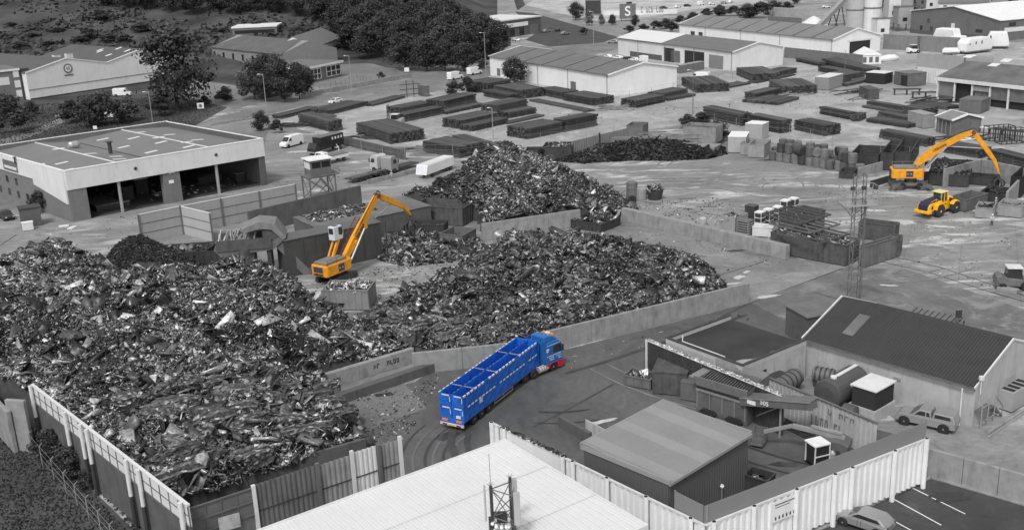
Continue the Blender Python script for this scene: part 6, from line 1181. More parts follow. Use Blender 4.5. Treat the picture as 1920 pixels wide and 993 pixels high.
# houses at the very top
for t, a, b, h, d, rf in [('pale rendered house, leftmost at the top edge', (1735, 30), (1758, 31), 9, 9, ROOFD), ('long pale house with a dark roof behind the bright white shed roof', (1758, 36), (1850, 36), 7, 12, ROOFG), ('dark block of flats behind the slim silo', (1706, 24), (1735, 26), 12, 10, ROOFD)]:
    f = Fr(a, b, 0); T = tfr('house', t, 'house', f); P = f.w; mt = CLADL if 'pale' in t else BRICKM; w = MB().extx([(0, 0), (d, 0), (d, h), (d / 2, h + 3.5), (0, h)], 0, P).build('wall', mt, T); m = MB(); m.extx([(-.5, h - .3), (d / 2, h + 3.6), (d + .5, h - .3), (d + .5, h - .05), (d / 2, h + 3.9), (-.5, h - .05)], -.4, P + .4); m.build('roof', rf, T)
    for i in range(max(2, int(P / 5))):
        for z in (1.2, 4.4): MB().box(2 + i * 5, 3.4 + i * 5, -.08, -.02, z, z + 1.4).build('window', GLASS, w)
# ------------------------------------------------------------------ right foreground buildings
f, L, D = tri((1392, 686), (1512, 637), (1250, 633), 4.2); T = tfr('flat_roofed_building', 'rendered flat roofed building with a dark felt roof and a rusty parapet', 'building', f); lx, ly = f.P(1250, 633, 4.2); y1 = ly; H4 = 4.2
w = MB().box(0, L, 0, y1, 0, H4 - .5).build('wall', RENDER, T); MB().box(.3, L, .3, y1 - .3, H4 - .45, H4 - .4).build('roof', M('black_felt', .035, .8, .35, .3, bump=.3), T)
m = MB(); m.box(-.02, L, -.02, .26, H4 - .49, H4).box(-.02, .26, .27, y1, H4 - .49, H4).box(.27, L, y1 - .26, y1, H4 - .49, H4); m.build('parapet', M('pale_parapet', .46, .7, .1, .5), T); m = MB(); m.box(-.06, L, -.06, .3, H4, H4 + .08).box(-.06, .3, .31, y1, H4, H4 + .08).box(.31, L, y1 - .3, y1 + .04, H4, H4 + .08); m.build('coping', STEELD, T)
g_ = MB().box(L * .2, L * .36, -.06, -.03, 2.0, 2.9).build('window', GLASS, w); m = MB()
for i in range(4): x = L * (.2 + .16 * i / 3); m.box(x - .04, x + .04, -.09, -.065, 1.95, 2.95)
m.build('frame', STEEL, g_)
m = MB(); r_ = random.Random(2)
pts = [(.5, .35)] + [(L * t, .5 + 1.3 * (1 - t) * r_.uniform(.6, 1.2)) for t in (.1, .2, .3, .45, .6, .75, .9)] + [(L - .2, .35)]; m.prism(pts, H4 - .399, H4 - .39); m.build('pale_silt', M('roof_silt', .34, .9, .2, 1), T)
m = MB(); m.tube([(.3, y1 - 2, H4 + .15), (.3, 2.4, H4 + .15)], .05).tube([(.3, y1 - 2, H4 + .15), (1.4, y1 - 1, H4 + .2)], .05); m.build('pipe', CHEV, T)
f2, L2, D2 = tri((1480, 596), (1545, 600), (1560, 570), 3.6) if False else (None, 0, 0)
f = Fr((1508, 632), (1830, 725), 3.9); L = f.w; rz5 = 6.4; yr = f.P(1582, 558, rz5)[1]; xr = f.P(1582, 558, rz5)[0]; T = tfr('rendered_building', 'long rendered building with a steep dark corrugated roof beside the silver pickup', 'building', f)
w = MB().extx([(0, 0), (2 * yr, 0), (2 * yr, 3.9), (yr, rz5), (0, 3.9)], 0, L).build('wall', RENDER, T)
m = MB(); n = int(L / .3)
for sgn in (0, 1):
    for i in range(n):
        x0, x1 = L * i / n, L * (i + 1) / n; ye, yq = (-.25, yr) if sgn == 0 else (2 * yr + .25, yr); ze = 3.9 - .25 * (rz5 - 3.9) / yr
        for (a, b, dz0, dz1) in ((x0, x0 + (x1 - x0) * .5, .05, .13), (x0 + (x1 - x0) * .5, x1, .13, .05)): m.add([(a, ye, ze + dz0), (b, ye, ze + dz1), (b, yq, rz5 + dz1), (a, yq, rz5 + dz0)], [(0, 1, 2, 3) if sgn == 0 else (3, 2, 1, 0)])
R = m.build('roof', M('black_corrugated', .038, .7, .15, .4), T); m = MB(); m.box(-.05, L + .05, -.42, -.27, 3.62, 3.78); m.build('gutter', STEEL, R); m = MB()
for x in (-.08, L + .03): MB().beam((x, -.3, 3.86), (x, yr, rz5 + .12), .12, .22).beam((x, 2 * yr + .3, 3.86), (x, yr, rz5 + .12), .12, .22).build('verge_trim', CLADL, R)
x, y = f.P(1605, 610, 5.2); k = (rz5 - 3.9) / yr
m = MB(); m.add([(x - .6, y - 1.6, 3.9 + (y - 1.6) * k + .16), (x + .6, y - 1.6, 3.9 + (y - 1.6) * k + .16), (x + .6, y + 1.6, 3.9 + (y + 1.6) * k + .16), (x - .6, y + 1.6, 3.9 + (y + 1.6) * k + .16)], [(0, 1, 2, 3)]); m.build('rooflight', STEEL, R)
MB().cyl((L - 1.0, -.45, 0), (L - 1.0, -.45, 3.6), .07, n=8).build('downpipe', CLADL, w); m = MB(); m.cyl((L + .3, .3, 3.2), (L + .3, .3, 4.6), .05).cyl((L + .3, .3, 4.6), (L + .3, .3, 4.9), .25, n=10); m.build('roof_camera', CLADL, w); MB().box(L * .56, L * .6, -.1, -.02, 2.3, 2.6).build('wall_vent', GALV, w); MB().box(L + .02, L + .06, yr * .9, yr * 1.2, .8, 2.8).build('door', M('faded_door', .36, .8, .1, 2), w)
m = MB().box(.0, 1.6, 0, .9, 0, 2.7); fA = Fr((1512, 650), (1590, 636), 0); T = tfr('dark_annex', 'dark flat roofed annex with a pale door behind the rusty parapet', 'building', fA); w = MB().box(0, 4.0, 0, 4.2, 0, 3.3).build('wall', BRICK, T); MB().box(-.15, 4.15, -.15, 4.35, 3.3, 3.45).build('roof', STEEL, T); MB().box(2.6, 3.5, -.06, -.02, .9, 2.9).build('door', CLADL, w)
fA = Fr((1688, 640), (1785, 663), 0); T = tfr('lean_to', 'low lean to roof with slats behind the ridge of the dark corrugated roof', 'lean-to', fA); m = MB(); m.extx([(0, 2.6), (3, 3.0), (3, 3.1), (0, 2.7)], 0, fA.w); R = m.build('roof', STEEL, T); m = MB()
for i in range(9): x = fA.w * (i + .5) / 9; m.beam((x, 0, 2.76), (x, 3, 3.14), .08, .05)
m.build('slat', STEELD, R); m = MB()
for x in (.1, fA.w - .2): m.box(x, x + .12, .1, .22, 0, 2.6).box(x, x + .12, 2.8, 2.92, 0, 3.0)
m.build('post', STEEL, T)
p = G(1792, 655); T = thing('lamp_post', 'short square headed lamp post behind the dark corrugated ridge', 'lamp post', p); MB().cyl((0, 0, 0), (0, 0, 4.0), .06, n=6).build('pole', STEEL, T); MB().box(-.3, .3, -.1, .1, 3.6, 4.4).build('lamp_head', STEELD, T)
# grey metal shed
f, L, D = tri((1253, 903), (1403, 812), (1103, 834), 5.0); T = tfr('metal_shed', 'grey metal shed with a pale striped sheet roof in the walled compound', 'shed', f); H = 4.9
m = MB(); 
for rot_, (x0, x1, yy) in enumerate(((0, L, 0),)): m.corr(x0, x1, yy, 0, H, per=.33, dep=.035)
MS = M('shed_grey_sheet', .105, .55, .06, .3); m.at(0, D, 0, rz=rad(-90)).corr(0, D, 0, 0, H, per=.33, dep=.035); m.at(0, 0, 0).box(L - .1, L, .05, D, 0, H).box(.05, L - .1, D - .1, D, 0, H); m.build('wall', MS, T)
m = MB(); n = 52; dz = .35
for i in range(n):
    x0, x1 = -.1 + (L + .2) * i / n, -.1 + (L + .2) * (i + 1) / n; m.tone = (.56 if (i % 18) in (2, 3, 4, 5, 6, 7) else .47); k = x1 - x0
    y0, y1 = -.2, D + .2
    for a, b, za, zb in ((x0, x0 + k * .6, 0, 0), (x0 + k * .6, x0 + k * .72, 0, .07), (x0 + k * .72, x0 + k * .88, .07, .07), (x0 + k * .88, x1, .07, 0)): m.add([(a, y0, H + .1 + za), (b, y0, H + .1 + zb), (b, y1, H + .1 + dz + zb), (a, y1, H + .1 + dz + za)], [(0, 1, 2, 3)])
m2 = MB()
Rf = M('shed_roof_sheet', .27, .55, .06, .4, tone=.9); R = m.build('roof', Rf, T); m = MB(); m.box(-.15, -.02, -.25, D + .25, H - .05, H + .35).box(L + .02, L + .16, -.25, D + .25, H - .05, H + .35)
m.build('verge_flashing', M('flashing', .3, .5, .05, 1), R); MB().box(-.15, L + .16, -.3, -.18, H - .12, H + .12).box(-.15, L + .16, D + .18, D + .3, H + .2, H + .5).build('eaves_trim', MATS['flashing'], R)
m = MB(); m.cyl((L + .8, 2.0, 0), (L + .8, 2.0, 3.2), .04, n=6).cyl((L + .8, 2.0, 3.2), (L + .8, 2.0, 3.45), .16, n=10)
q = thing('post_light', 'thin post with a round white head beside the grey metal shed wall', 'post light', G(1353, 952)); MB().cyl((0, 0, 0), (0, 0, 1.8), .04, n=6).build('pole', GALV, q); MB().lathe([(.1, 1.8), (.18, 1.95), (.1, 2.1)], 10).build('head', WHITE, q)
# bright white roof in the foreground
zr = 7.0; f = Fr((945, 826), (1209, 985), zr); L = f.w; x2, y2 = f.P(490, 993, zr); T = tfr('white_roofed_building', 'building with a bright white ribbed roof at the bottom centre', 'building', f); yA, yB = -24, 0
MB().box(.1, L - .1, yA, -.1, 0, zr - .25).build('wall', CLAD, T); m = MB(); n = 44; WR = M('bright_white_roof', .70, .5, .04, .35, streak=.0)
for i in range(n):
    a, b = yA + (yB - yA) * i / n, yA + (yB - yA) * (i + 1) / n; k = b - a
    for p, q, za, zb in ((a, a + k * .82, 0, 0), (a + k * .82, a + k * .88, 0, .06), (a + k * .88, a + k * .94, .06, .06), (a + k * .94, b, .06, 0)): m.add([(0, p, zr + za), (L, p, zr + za), (L, q, zr + zb), (0, q, zr + zb)], [(0, 1, 2, 3)])
R = m.build('roof', WR, T); m = MB(); k = (yB - yA) / n; [m.box(0, L, yA + k * i + k * .79, yA + k * i + k * .82, zr + .002, zr + .012) for i in range(n)]; m.build('painted_rib_shade', M('rib_shade_and_lap_grey', .38, .6, .2, 1), R); m = MB(); [m.box(L * t, L * t + .03, yA, yB, zr + .066, zr + .072) for t in (.34, .68)]; m.build('sheet_lap', MATS['rib_shade_and_lap_grey'], R); m = MB(); m.box(-.15, L + .15, 0.0, .18, zr - .3, zr + .1).box(-.15, -.0, yA, -.0, zr - .3, zr + .1).box(L, L + .15, yA, -.0, zr - .3, zr + .1); m.build('edge_trim', CLADL, R)  # grey strips paint the shade beside the ribs; same grey marks the sheet laps
# telecom mast
p = G(945, 905, 7.0); T = thing('telecom_mast', 'telecom mast head with panel antennas in front of the bright white roof', 'telecom mast', (0, 0, 0)); zb = 9.0
ML = [G(918, 1000, 13.3), G(952, 1000, 13.3), G(962, 1000, 12.9)]; 
def mp(px, py, dy=0.0):
    """point of the mast plane, 33 m in front of the camera"""
    v = CM @ np.array([px - 960, py - 496.5, CF]); t = (60 + dy) / v[1]; return Vector((v[0] * t, v[1] * t, CH + v[2] * t))
m = MB(); A1, A2, A3 = mp(920, 911), mp(956, 895, .8), mp(962, 930, -1.0)
for a, q in ((A1, (1, .4)), (A2, (0, .8)), (A3, (0, -1))): m.cyl(a, (a.x, a.y, 0), .11, n=8)
tw = m.build('tower_leg', STEELD, T); m = MB()
for i in range(12):
    z = -i * 2.0; B = [Vector((a.x, a.y, A1.z + z - .2)) for a in (A1, A2, A3)]; C_ = [b - Vector((0, 0, 2.0)) for b in B]
    for a, b, c, d in ((B[0], B[1], C_[0], C_[1]), (B[1], B[2], C_[1], C_[2]), (B[2], B[0], C_[2], C_[0])):
        if i < 12: m.cyl(a, d, .035, n=5); m.cyl(b, c, .035, n=5)
        m.cyl(a, b, .04, n=5)
m.build('bracing', STEEL, T)
def panel(px0, px1, py0, py1, dy, th, mat=M('antenna_grey', .4, .5, .04, 1), nm='panel_antenna'):
    a, b = mp(px0, py0, dy), mp(px1, py1, dy); m = MB().box(min(a.x, b.x), max(a.x, b.x), a.y, a.y + th, min(a.z, b.z), max(a.z, b.z)); return m.build(nm, mat, T, bevel=.03)
panel(962, 977, 925, 984, -1.4, .25); panel(906, 913, 915, 977, -.3, .5); panel(960, 970, 898, 925, .9, .25); panel(914, 917, 912, 960, .3, .1, WHITE)
MB().box(*[v for ab in zip(*[(mp(922, 968, .2) - Vector((0, 0, .3))), mp(952, 984, .2)]) for v in sorted(ab)][0:2], A1.y + .4, A1.y + .6, mp(922, 984, .2).z, mp(922, 964, .2).z).build('equipment_plate', STEELD, T)
m = MB(); r_ = random.Random(4)
for i in range(14):
    x, z = mp(r_.uniform(922, 958), r_.uniform(975, 992), -.1).x, mp(940, r_.uniform(972, 994), -.1).z; m.at(x, A1.y - .2 + r_.uniform(-.3, .3), z).lathe([(.05, -.15), (.12, -.1), (.12, .1)], 8, 'y')
m.build('cable_connector', WHITE, T); m = MB(); m.cyl(A1, A1 + Vector((0, 0, 2.3)), .02, n=5); m.build('lightning_rod', STEEL, T); m = MB()
for a in (A1, A2): 
    for k in range(6): m.beam(a + Vector((0, 0, .05)), a + Vector((.25 * math.cos(k), .25 * math.sin(k), .18)), .02)
m.build('bird_spikes', STEEL, T)
for k, (px, py) in enumerate(((918, 968), (960, 965), (958, 940))): q = mp(px, py, -.2); m = MB(); m.cyl((q.x, q.y, q.z), (q.x, q.y, q.z - 1.4), .08, n=6).cyl((q.x + .15, q.y, q.z + .3), (q.x + .15, q.y, q.z - 1.0), .05, n=5); m.build('cable_bundle', STEELD, T)
# lattice mast in the yard
T = thing('lattice_mast', 'slender lattice lighting mast with a platform beside the long rusty container', 'lattice mast', G(1598, 596)); hm = 16.9; m = MB(); s = .55
cs = [(-s, -s), (s, -s), (s, s), (-s, s)]
for x, y in cs: MB().beam((x, y, 0), (x, y, hm), .08).build('leg', STEEL, T); m = MB(); n = 17
for i in range(n):
    z0, z1 = hm * i / n, hm * (i + 1) / n
    for (x0, y0), (x1, y1) in zip(cs, cs[1:] + cs[:1]): (m.beam((x0, y0, z0), (x1, y1, z1), .04) if i % 2 else m.beam((x1, y1, z0), (x0, y0, z1), .04)); m.beam((x0, y0, z1), (x1, y1, z1), .03)
m.build('lattice', MATS['machine_grey2'] if 'machine_grey2' in MATS else STEEL, T); m = MB(); zp = 13.6
for (x0, y0), (x1, y1) in zip([(-1.9, -1.2), (1.9, -1.2), (1.9, 1.2), (-1.9, 1.2)], [(1.9, -1.2), (1.9, 1.2), (-1.9, 1.2), (-1.9, -1.2)]):
    for z in (zp, zp + 1.0, zp + 2.0): m.beam((x0, y0, z), (x1, y1, z), .07)
    m.beam((x0, y0, zp), (x0, y0, zp + 2), .07); m.beam((x0, y0, zp), (x0 * .3, y0 * .4, zp - 1.6), .07)
m.box(-1.9, 1.9, -1.2, 1.2, zp - .05, zp - .0); m.build('platform', GALV, T); m = MB()
for x in (-.35, .35): m.beam((.75, x, 0), (.75, x, 14), .05)
for i in range(34): m.beam((.75, -.35, .4 * i + .3), (.75, .35, .4 * i + .3), .03)
m.build('ladder', STEEL, T)
for x in (-1.2, 0, 1.3): MB().box(x - .25, x + .25, -1.45, -1.25, 15.5, 15.9).build('flood_light', STEELD, T)
# control cabin on legs
T = thing('control_cabin', 'crane style control cabin on lattice legs with a white roof behind the dark ramp wall', 'control cabin', G(601, 372), Fr((570, 370), (655, 358)).rot + .12); m = MB()
for x in (-2.4, 2.4):
    for y in (-1.8, 1.8): MB().beam((x, y, 0), (x, y, 4.4), .22).build('leg', STEEL, T)
m = MB()
for y in (-1.8, 1.8): m.beam((-2.4, y, .2), (2.4, y, 4.2), .12).beam((2.4, y, .2), (-2.4, y, 4.2), .12).beam((-2.4, y, 4.3), (2.4, y, 4.3), .2)
for x in (-2.4, 2.4): m.beam((x, -1.8, .2), (x, 1.8, 4.2), .12).beam((x, -1.8, 4.3), (x, 1.8, 4.3), .2)
m.build('bracing', STEEL, T); MB().box(-2.8, 3.4, -2.0, 2.0, 4.35, 4.5).build('platform', STEEL, T); b = MB().box(-1.9, 2.0, -1.6, 1.6, 4.5, 7.3).build('cabin_body', STEEL, T)
for (x0, x1, y) in ((-1.6, .0, -1.63), (.2, 1.8, -1.63)): MB().box(x0, x1, y, y + .03, 5.9, 6.9).build('window', GLASS, b)
MB().box(-1.93, -1.9, -1.3, 1.3, 5.7, 6.9).build('window', SKYL, b); MB().box(-2.2, 2.3, -1.9, 1.9, 7.3, 7.48).build('roof', WHITE, T); m = MB()
m.beam((2.6, -2.6, 0), (-.8, -2.6, 4.4), .1, .3).beam((2.6, -3.4, 0), (-.8, -3.4, 4.4), .1, .3)
for i in range(12): t = (i + .5) / 12; m.box(2.6 - 3.4 * t - .12, 2.6 - 3.4 * t + .12, -3.4, -2.6, 4.4 * t, 4.4 * t + .05)
m.build('stair', STEEL, T); m = MB()
for x in (2.3, 3.3): m.beam((x, -1.9, 4.5), (x, -1.9, 5.5), .06).beam((x, 1.9, 4.5), (x, 1.9, 5.5), .06)
m.beam((2.0, -1.9, 5.5), (3.4, -1.9, 5.5), .06).beam((3.4, -1.9, 5.5), (3.4, 1.9, 5.5), .06).beam((3.4, -1.9, 5.0), (3.4, 1.9, 5.0), .06); m.build('railing', STEEL, T)
# dark ramp wall, press box and shear
cwall('steel_plate_wall', 'tall dark plate wall running below the control cabin', (470, 440), (680, 388), 3.8, th=.4, n=3, mat=CONCD)
f, L, D = tri((541, 520), (690, 488), (525, 498)); T = tfr('press_housing', 'huge dark steel housing with a flat sloping top left of the raised cab crane', 'steel housing', f); b = MB(); Hc = 5.2; b.box(0, L * 1.2, 0, 3.4, 0, Hc).build('body', M('dark_plate', .062, .7, .15, .4, streak=.35), T); MB().box(-.1, L * 1.2 + .1, -.1, 3.5, Hc, Hc + .12).build('top_plate', M('plate_top', .12, .8, .15, .6), T); m = MB()
for i in range(8): x = 2.5 + L * 1.2 * i / 8; m.box(x, x + .12, -.08, -.0, 0, Hc)
m.build('stiffener', MATS['dark_plate'], T)
f = Fr((600, 470), (810, 425), 0); T = tfr('loading_ramp', 'raised concrete loading ramp with rubble behind the raised cab crane', 'ramp', f); MB().box(0, f.w, 0, 9, 0, 3.4).build('ramp_body', CONCD, T); MB().box(-.1, f.w + .1, -.1, 9, 3.41, 3.5).build('ramp_top', M('ramp_top', .15, .85, .3, .5), T)
r = np.random.default_rng(8); n = 420; X = r.uniform(1, f.w * .6, n); Y = r.uniform(3, 8.5, n); fragments('rubble', X, Y, 3.5 + r.uniform(0, .2, n), SCRAP, T, lmin=.15, lmax=.9, bright=.1, seed=9)
T = thing('scrap_shear', 'rusty scrap shear with a hooded head left of the huge dark steel housing', 'scrap shear', G(492, 515), rad(8)); T.scale = (1.4, 1.4, 1.28); m = MB(); m.exty([(-4.2, 3.6), (-3.6, 2.8), (1.5, 3.2), (2.6, 4.2), (2.4, 4.6), (1.2, 3.9), (-4.0, 3.9)], -1.4, 1.4); tr = m.build('feed_tray', STEEL, T)
m = MB(); m.exty([(-1.4, 5.6), (.3, 6.3), (1.9, 6.0), (2.8, 4.4), (2.5, 4.2), (1.5, 5.4), (.4, 5.6), (-1.2, 5.2)], -1.5, 1.5); m.build('hood', M('hood_plate', .2, .7, .2, 1, streak=.3), T)
m = MB(); [m.box(-3.9 + .0, 1.4, -1.5 + s, -1.44 + s, 3.4, 4.6 - .0) for s in (0, 2.95)]; m.box(.6, 2.2, -1.3, 1.3, 3.8, 5.4); m.build('side_plate', RUST, T); m = MB(); r_ = random.Random(6)
for i in range(26): x = r_.uniform(-3.8, -.2); m.beam((x, -1.3, 3.9), (x + r_.uniform(-.5, .9), -1.3 + r_.uniform(0, 2.4), 4.2 + r_.uniform(.3, 1.5)), .08, .16)
m.build('chain_fingers', GALV, T); m = MB(); m.beam((1.8, -1, 4), (4.6, -1, 0), .5, .8).beam((1.8, 1, 4), (4.6, 1, 0), .5, .8).beam((2.2, 0, 4.2), (5.0, 0, .2), 1.4, .2); [m.beam((2.4 + .5 * i, -1, 3.4 - .7 * i), (2.4 + .5 * i, 1, 3.4 - .7 * i), .3) for i in range(5)]; m.build('discharge_leg', STEEL, T); [MB().beam((x, y, 0), (x, y, 3.2), .4).build('support_leg', STEELD, T) for x in (-2.4, -.6, 1.0) for y in (-1, 1)]
# tanks beside the rendered building
def tank(label, a, b, r, z0, mat, name='storage_tank', straps=0, letters=None, saddle=True):
    A, B = G(*a, z0 + r), G(*b, z0 + r); d = B - A; L = d.length; T = thing(name, label, 'tank', (A.x, A.y, 0), math.atan2(d.y, d.x)); m = MB(); m.at(0, 0, z0 + r).lathe([(r * .55, 0), (r * .97, .12), (r, .3), (r, L - .3), (r * .97, L - .12), (r * .55, L)], 24, 'x'); b_ = m.build('shell', mat, T, smooth=False)
    if straps: m = MB(); [m.at((i + .8) * L / (straps + .6), 0, z0 + r).lathe([(r + .04, -.09), (r + .06, 0), (r + .04, .09)], 24, 'x') for i in range(straps)]; m.at(0); m.build('strap', STEELD, b_)
    if saddle: m = MB(); [m.box(L * t - .2, L * t + .2, -r * .8, r * .8, 0, z0 + r * .35) for t in (.2, .8)]; m.build('saddle', STEELD, T)
    return T, L
T, L = tank('largest dark cylindrical tank with pale lettering beside the slatted oil store', (1549, 741), (1606, 708), 1.42, .25, M('tank_grey', .085, .5, .1, 1), letters=1); text('LAWSON', .42, LTXT, T, (L * .55, -1.28, 2.35), (rad(58), 0, 0)); m = MB(); m.box(L * .3, L * .95, -.25, .1, 3.1, 3.2).cyl((L * .22, 0, 3.05), (L * .22, 0, 3.25), .3, n=12); m.build('walkway', CLADL, T)
T, L = tank('small dark tank behind the largest tank with white letters on its end', (1531, 724), (1556, 728), .62, .9, MATS['tank_grey']); marks(6, 1.2, .25, LTXT, T, (.7, -.6, 1.2), (rad(80), 0, 0))
T, L = tank('small dark tank on the wall base with broken white letters', (1580, 768), (1606, 776), .75, .3, MATS['tank_grey']); marks(7, 1.9, .35, LTXT, T, (L * .5, -.76, .95), (rad(80), 0, 0))
tank('ribbed dark tank lying against the rendered wall corner', (1524, 700), (1566, 707), .78, .3, M('ribbed_tank', .14, .6, .15, 1), straps=4); tank('strapped dark tank under the barred window', (1458, 726), (1495, 704), .85, .5, MATS['ribbed_tank'], straps=4)
T = thing('round_bin', 'round topped bin with white edge marks beside the dark faced wall', 'bin', G(1450, 738), .3); MB().lathe([(1.3, 0), (1.3, 1.9), (1.1, 2.0)], 8).build('body', STEEL, T); MB().lathe([(1.35, 2.0), (1.1, 2.15), (.3, 2.2)], 20).build('lid', STEELD, T)
T = thing('pallet_crate', 'dark crate stacked in front of the strapped tank', 'crate', G(1478, 728), .35); MB().box(-.9, .9, -.6, .6, 0, 1.2).build('body', STEELD, T); m = MB(); [m.box(-.95, .95, -.65, -.6, z, z + .1) for z in (.1, .5, .9)]; m.build('slat', STEEL, T)
f, L, D = tri((1640, 792), (1679, 769), (1583, 775)); T = tfr('oil_store', 'dark boarded oil store with a white top on a pale concrete bund', 'oil store', f); y0, y1 = 0, 3.3; L = 3.3
f3 = f; T.rotation_euler.z = f.rot; MB().open_box(-.2, L, -.1, 2.7, 0, 1.15, t=.15).build('bund', RENDER, T); m = MB(); m.box(0, L - .1, .1, 2.45, .5, 3.0); b = m.build('cabinet', M('dark_boards', .035, .7, .15, 1), T); m = MB(); [m.box(x, x + .05, .05, .098, .6, 2.95) for x in np.arange(.1, L - .2, .24)]; m.build('board_ribs', MATS['dark_boards'], b); MB().box(-.15, L + .05, -.05, 2.6, 3.0, 3.12).build('roof', CLADL, T)
# fire-exit steps, chillers
f = Fr((1838, 804), (1880, 780), 0); T = tfr('steel_staircase', 'small steel access stair at the end of the rendered building', 'staircase', f); m = MB(); m.box(0, 2.2, 0, 1.3, 1.5, 1.58); m.build('landing', STEEL, T); m = MB()
for x in (0, 1.1, 2.2): m.beam((x, 0, 0), (x, 0, 2.6), .08).beam((x, 1.3, 0), (x, 1.3, 2.6 if x != 1.1 else 1.5), .08)
for z in (2.05, 2.6): m.beam((0, 0, z), (2.2, 0, z), .06)
m.beam((0, 0, .7), (2.2, 0, .7), .06); m.build('railing', GALV, T); m = MB(); [m.box(2.3 + .28 * i, 2.55 + .28 * i, .1, 1.2, 1.3 - .25 * i, 1.35 - .25 * i) for i in range(5)]; m.beam((2.2, .05, 1.5), (3.7, .05, .1), .08, .2).beam((2.2, 1.25, 1.5), (3.7, 1.25, .1), .08, .2).beam((2.2, .05, 2.6), (3.7, .05, 1.1), .05).beam((3.7, .05, 0), (3.7, .05, 1.1), .05); m.build('flight', STEEL, T)
T = thing('chiller_unit', 'pale chiller unit with dark fan slots near the right edge', 'chiller', G(1897, 775), f.rot); b = MB().box(0, 3.6, 0, 1.6, .15, 2.0).build('casing', M('chiller_grey', .34, .6, .08, 1), T); [MB().box(.3 + i * .85, .85 + i * .85, .2, 1.4, 2.0, 2.03).build('fan_slot', BLACK, b) for i in range(4)]; MB().box(.1, 3.5, .1, 1.5, 0, .15).build('base', STEELD, T)
cwall('kerb_wall', 'low kerb wall around the chiller and the steel stair', (1855, 815), (1935, 765), .35, th=.2, n=1)
# screening machine with conveyor 505
f = Fr((1306, 770), (1385, 795), 0); T = tfr('screening_machine', 'mobile screening machine with a barred hopper and a long conveyor arm', 'screening machine', f); w3 = 5.4; MG = M('machine_grey', .12, .6, .2, .8, streak=.3); MG2 = M('machine_light', .22, .6, .15, .8, streak=.2)
b = MB().box(0, w3, 0, 3.2, .5, 2.3).build('body', MG, T); m = MB(); [m.box(x, x + .1, -.1, -.0, .5, 2.3) for x in (.05, 1.4, 2.8, 4.1, 5.2)]; m.box(-.05, w3 + .05, -.12, 0.0, 2.2, 2.4); m.build('rib', MG2, b); MB().box(-.02, w3 + .02, -.02, 3.22, 0.1, .5).build('skirt', MG, b)
m = MB(); z0, z1 = 2.7, 3.7
m.add([(0, 0, z0), (w3, 0, z0), (w3 + .2, -.3, z1), (-.2, -.3, z1), (0, .08, z0), (w3, .08, z0), (w3 + .2, -.2, z1), (-.2, -.2, z1)], [(0, 1, 2, 3), (7, 6, 5, 4), (3, 2, 6, 7)]); m.add([(w3, 0, z0), (w3, 3.2, z0), (w3 + .3, 3.5, z1 + .3), (w3 + .3, -.3, z1)], [(0, 1, 2, 3)]); m.add([(w3 - .08, 0, z0), (w3 - .08, 3.2, z0), (w3 + .2, 3.5, z1 + .3), (w3 + .2, -.3, z1)], [(3, 2, 1, 0)]); m.add([(0, 3.2, z0), (w3, 3.2, z0), (w3 + .2, 3.5, z1 + .5), (-.2, 3.5, z1 + .5)], [(0, 1, 2, 3)]); m.box(-.9, 0, 0, 3.2, 3.3, 3.4); m.build('hopper', MG2, T)
m = MB(); [m.beam((.15 + i * w3 / 19, .05, 3.2), (.15 + i * w3 / 19, 3.1, 3.6), .07) for i in range(19)]; m.build('grid_bar', STEEL, T); m = MB(); m.box(.1, w3 - .1, -.03, .0, 2.42, 2.68); m.build('slot', BLACK, T)
x0 = w3 + .1; m = MB(); cA, cB = Vector((x0 - .6, .2, 2.5)), Vector((x0 + 5.6, 4.2, 3.2)); 
cv = G(1526, 758, 4.2) - Vector(f.o); cr, sr = math.cos(-f.rot), math.sin(-f.rot); cB = Vector((cv.x * cr - cv.y * sr, cv.x * sr + cv.y * cr, 4.2)); m.beam(cA, cB, 1.1, .75); cvy = m.build('conveyor_arm', MG, T); m = MB(); d = (cB - cA); d.normalize(); sd_ = Vector((d.y, -d.x, 0)); m.beam(cA + Vector((0, 0, .42)), cB + Vector((0, 0, .42)), .9, .06); m.build('belt', STEEL, cvy); m = MB(); m.beam(cA + sd_ * .62 + Vector((0, 0, .38)), cB + sd_ * .62 + Vector((0, 0, .38)), .08, .14).beam(cA - sd_ * .62 + Vector((0, 0, .45)), cB - sd_ * .62 + Vector((0, 0, .45)), .08, .14); m.build('edge_rail', MG2, cvy); m = MB(); mid = cA + (cB - cA) * .55; m.beam((x0, 1.2, .6), mid - Vector((0, 0, .4)), .12).beam(mid - Vector((0, 0, .4)), (mid.x, mid.y, 0), .15); m.build('strut', GALV, cvy)
ang = math.atan2(d.y, d.x); pt = cA + (cB - cA) * .36 + sd_ * .57; text('505', .6, LTXT, cvy, (pt.x, pt.y, pt.z), (rad(90), 0, ang)); pt = cA + (cB - cA) * .17 + sd_ * .57; m = MB().box(-.45, .45, -.01, .01, -.2, .2); q = m.build('white_plate', WHITE, cvy); q.location = pt; q.rotation_euler = (0, 0, ang)
for x in (.8, 3.6): MB().exty([(x, .1), (x - .3, .35), (x, .6), (x + 1.2, .6), (x + 1.5, .35), (x + 1.2, .1)], -.35, -.05).build('track', BLACK, T)
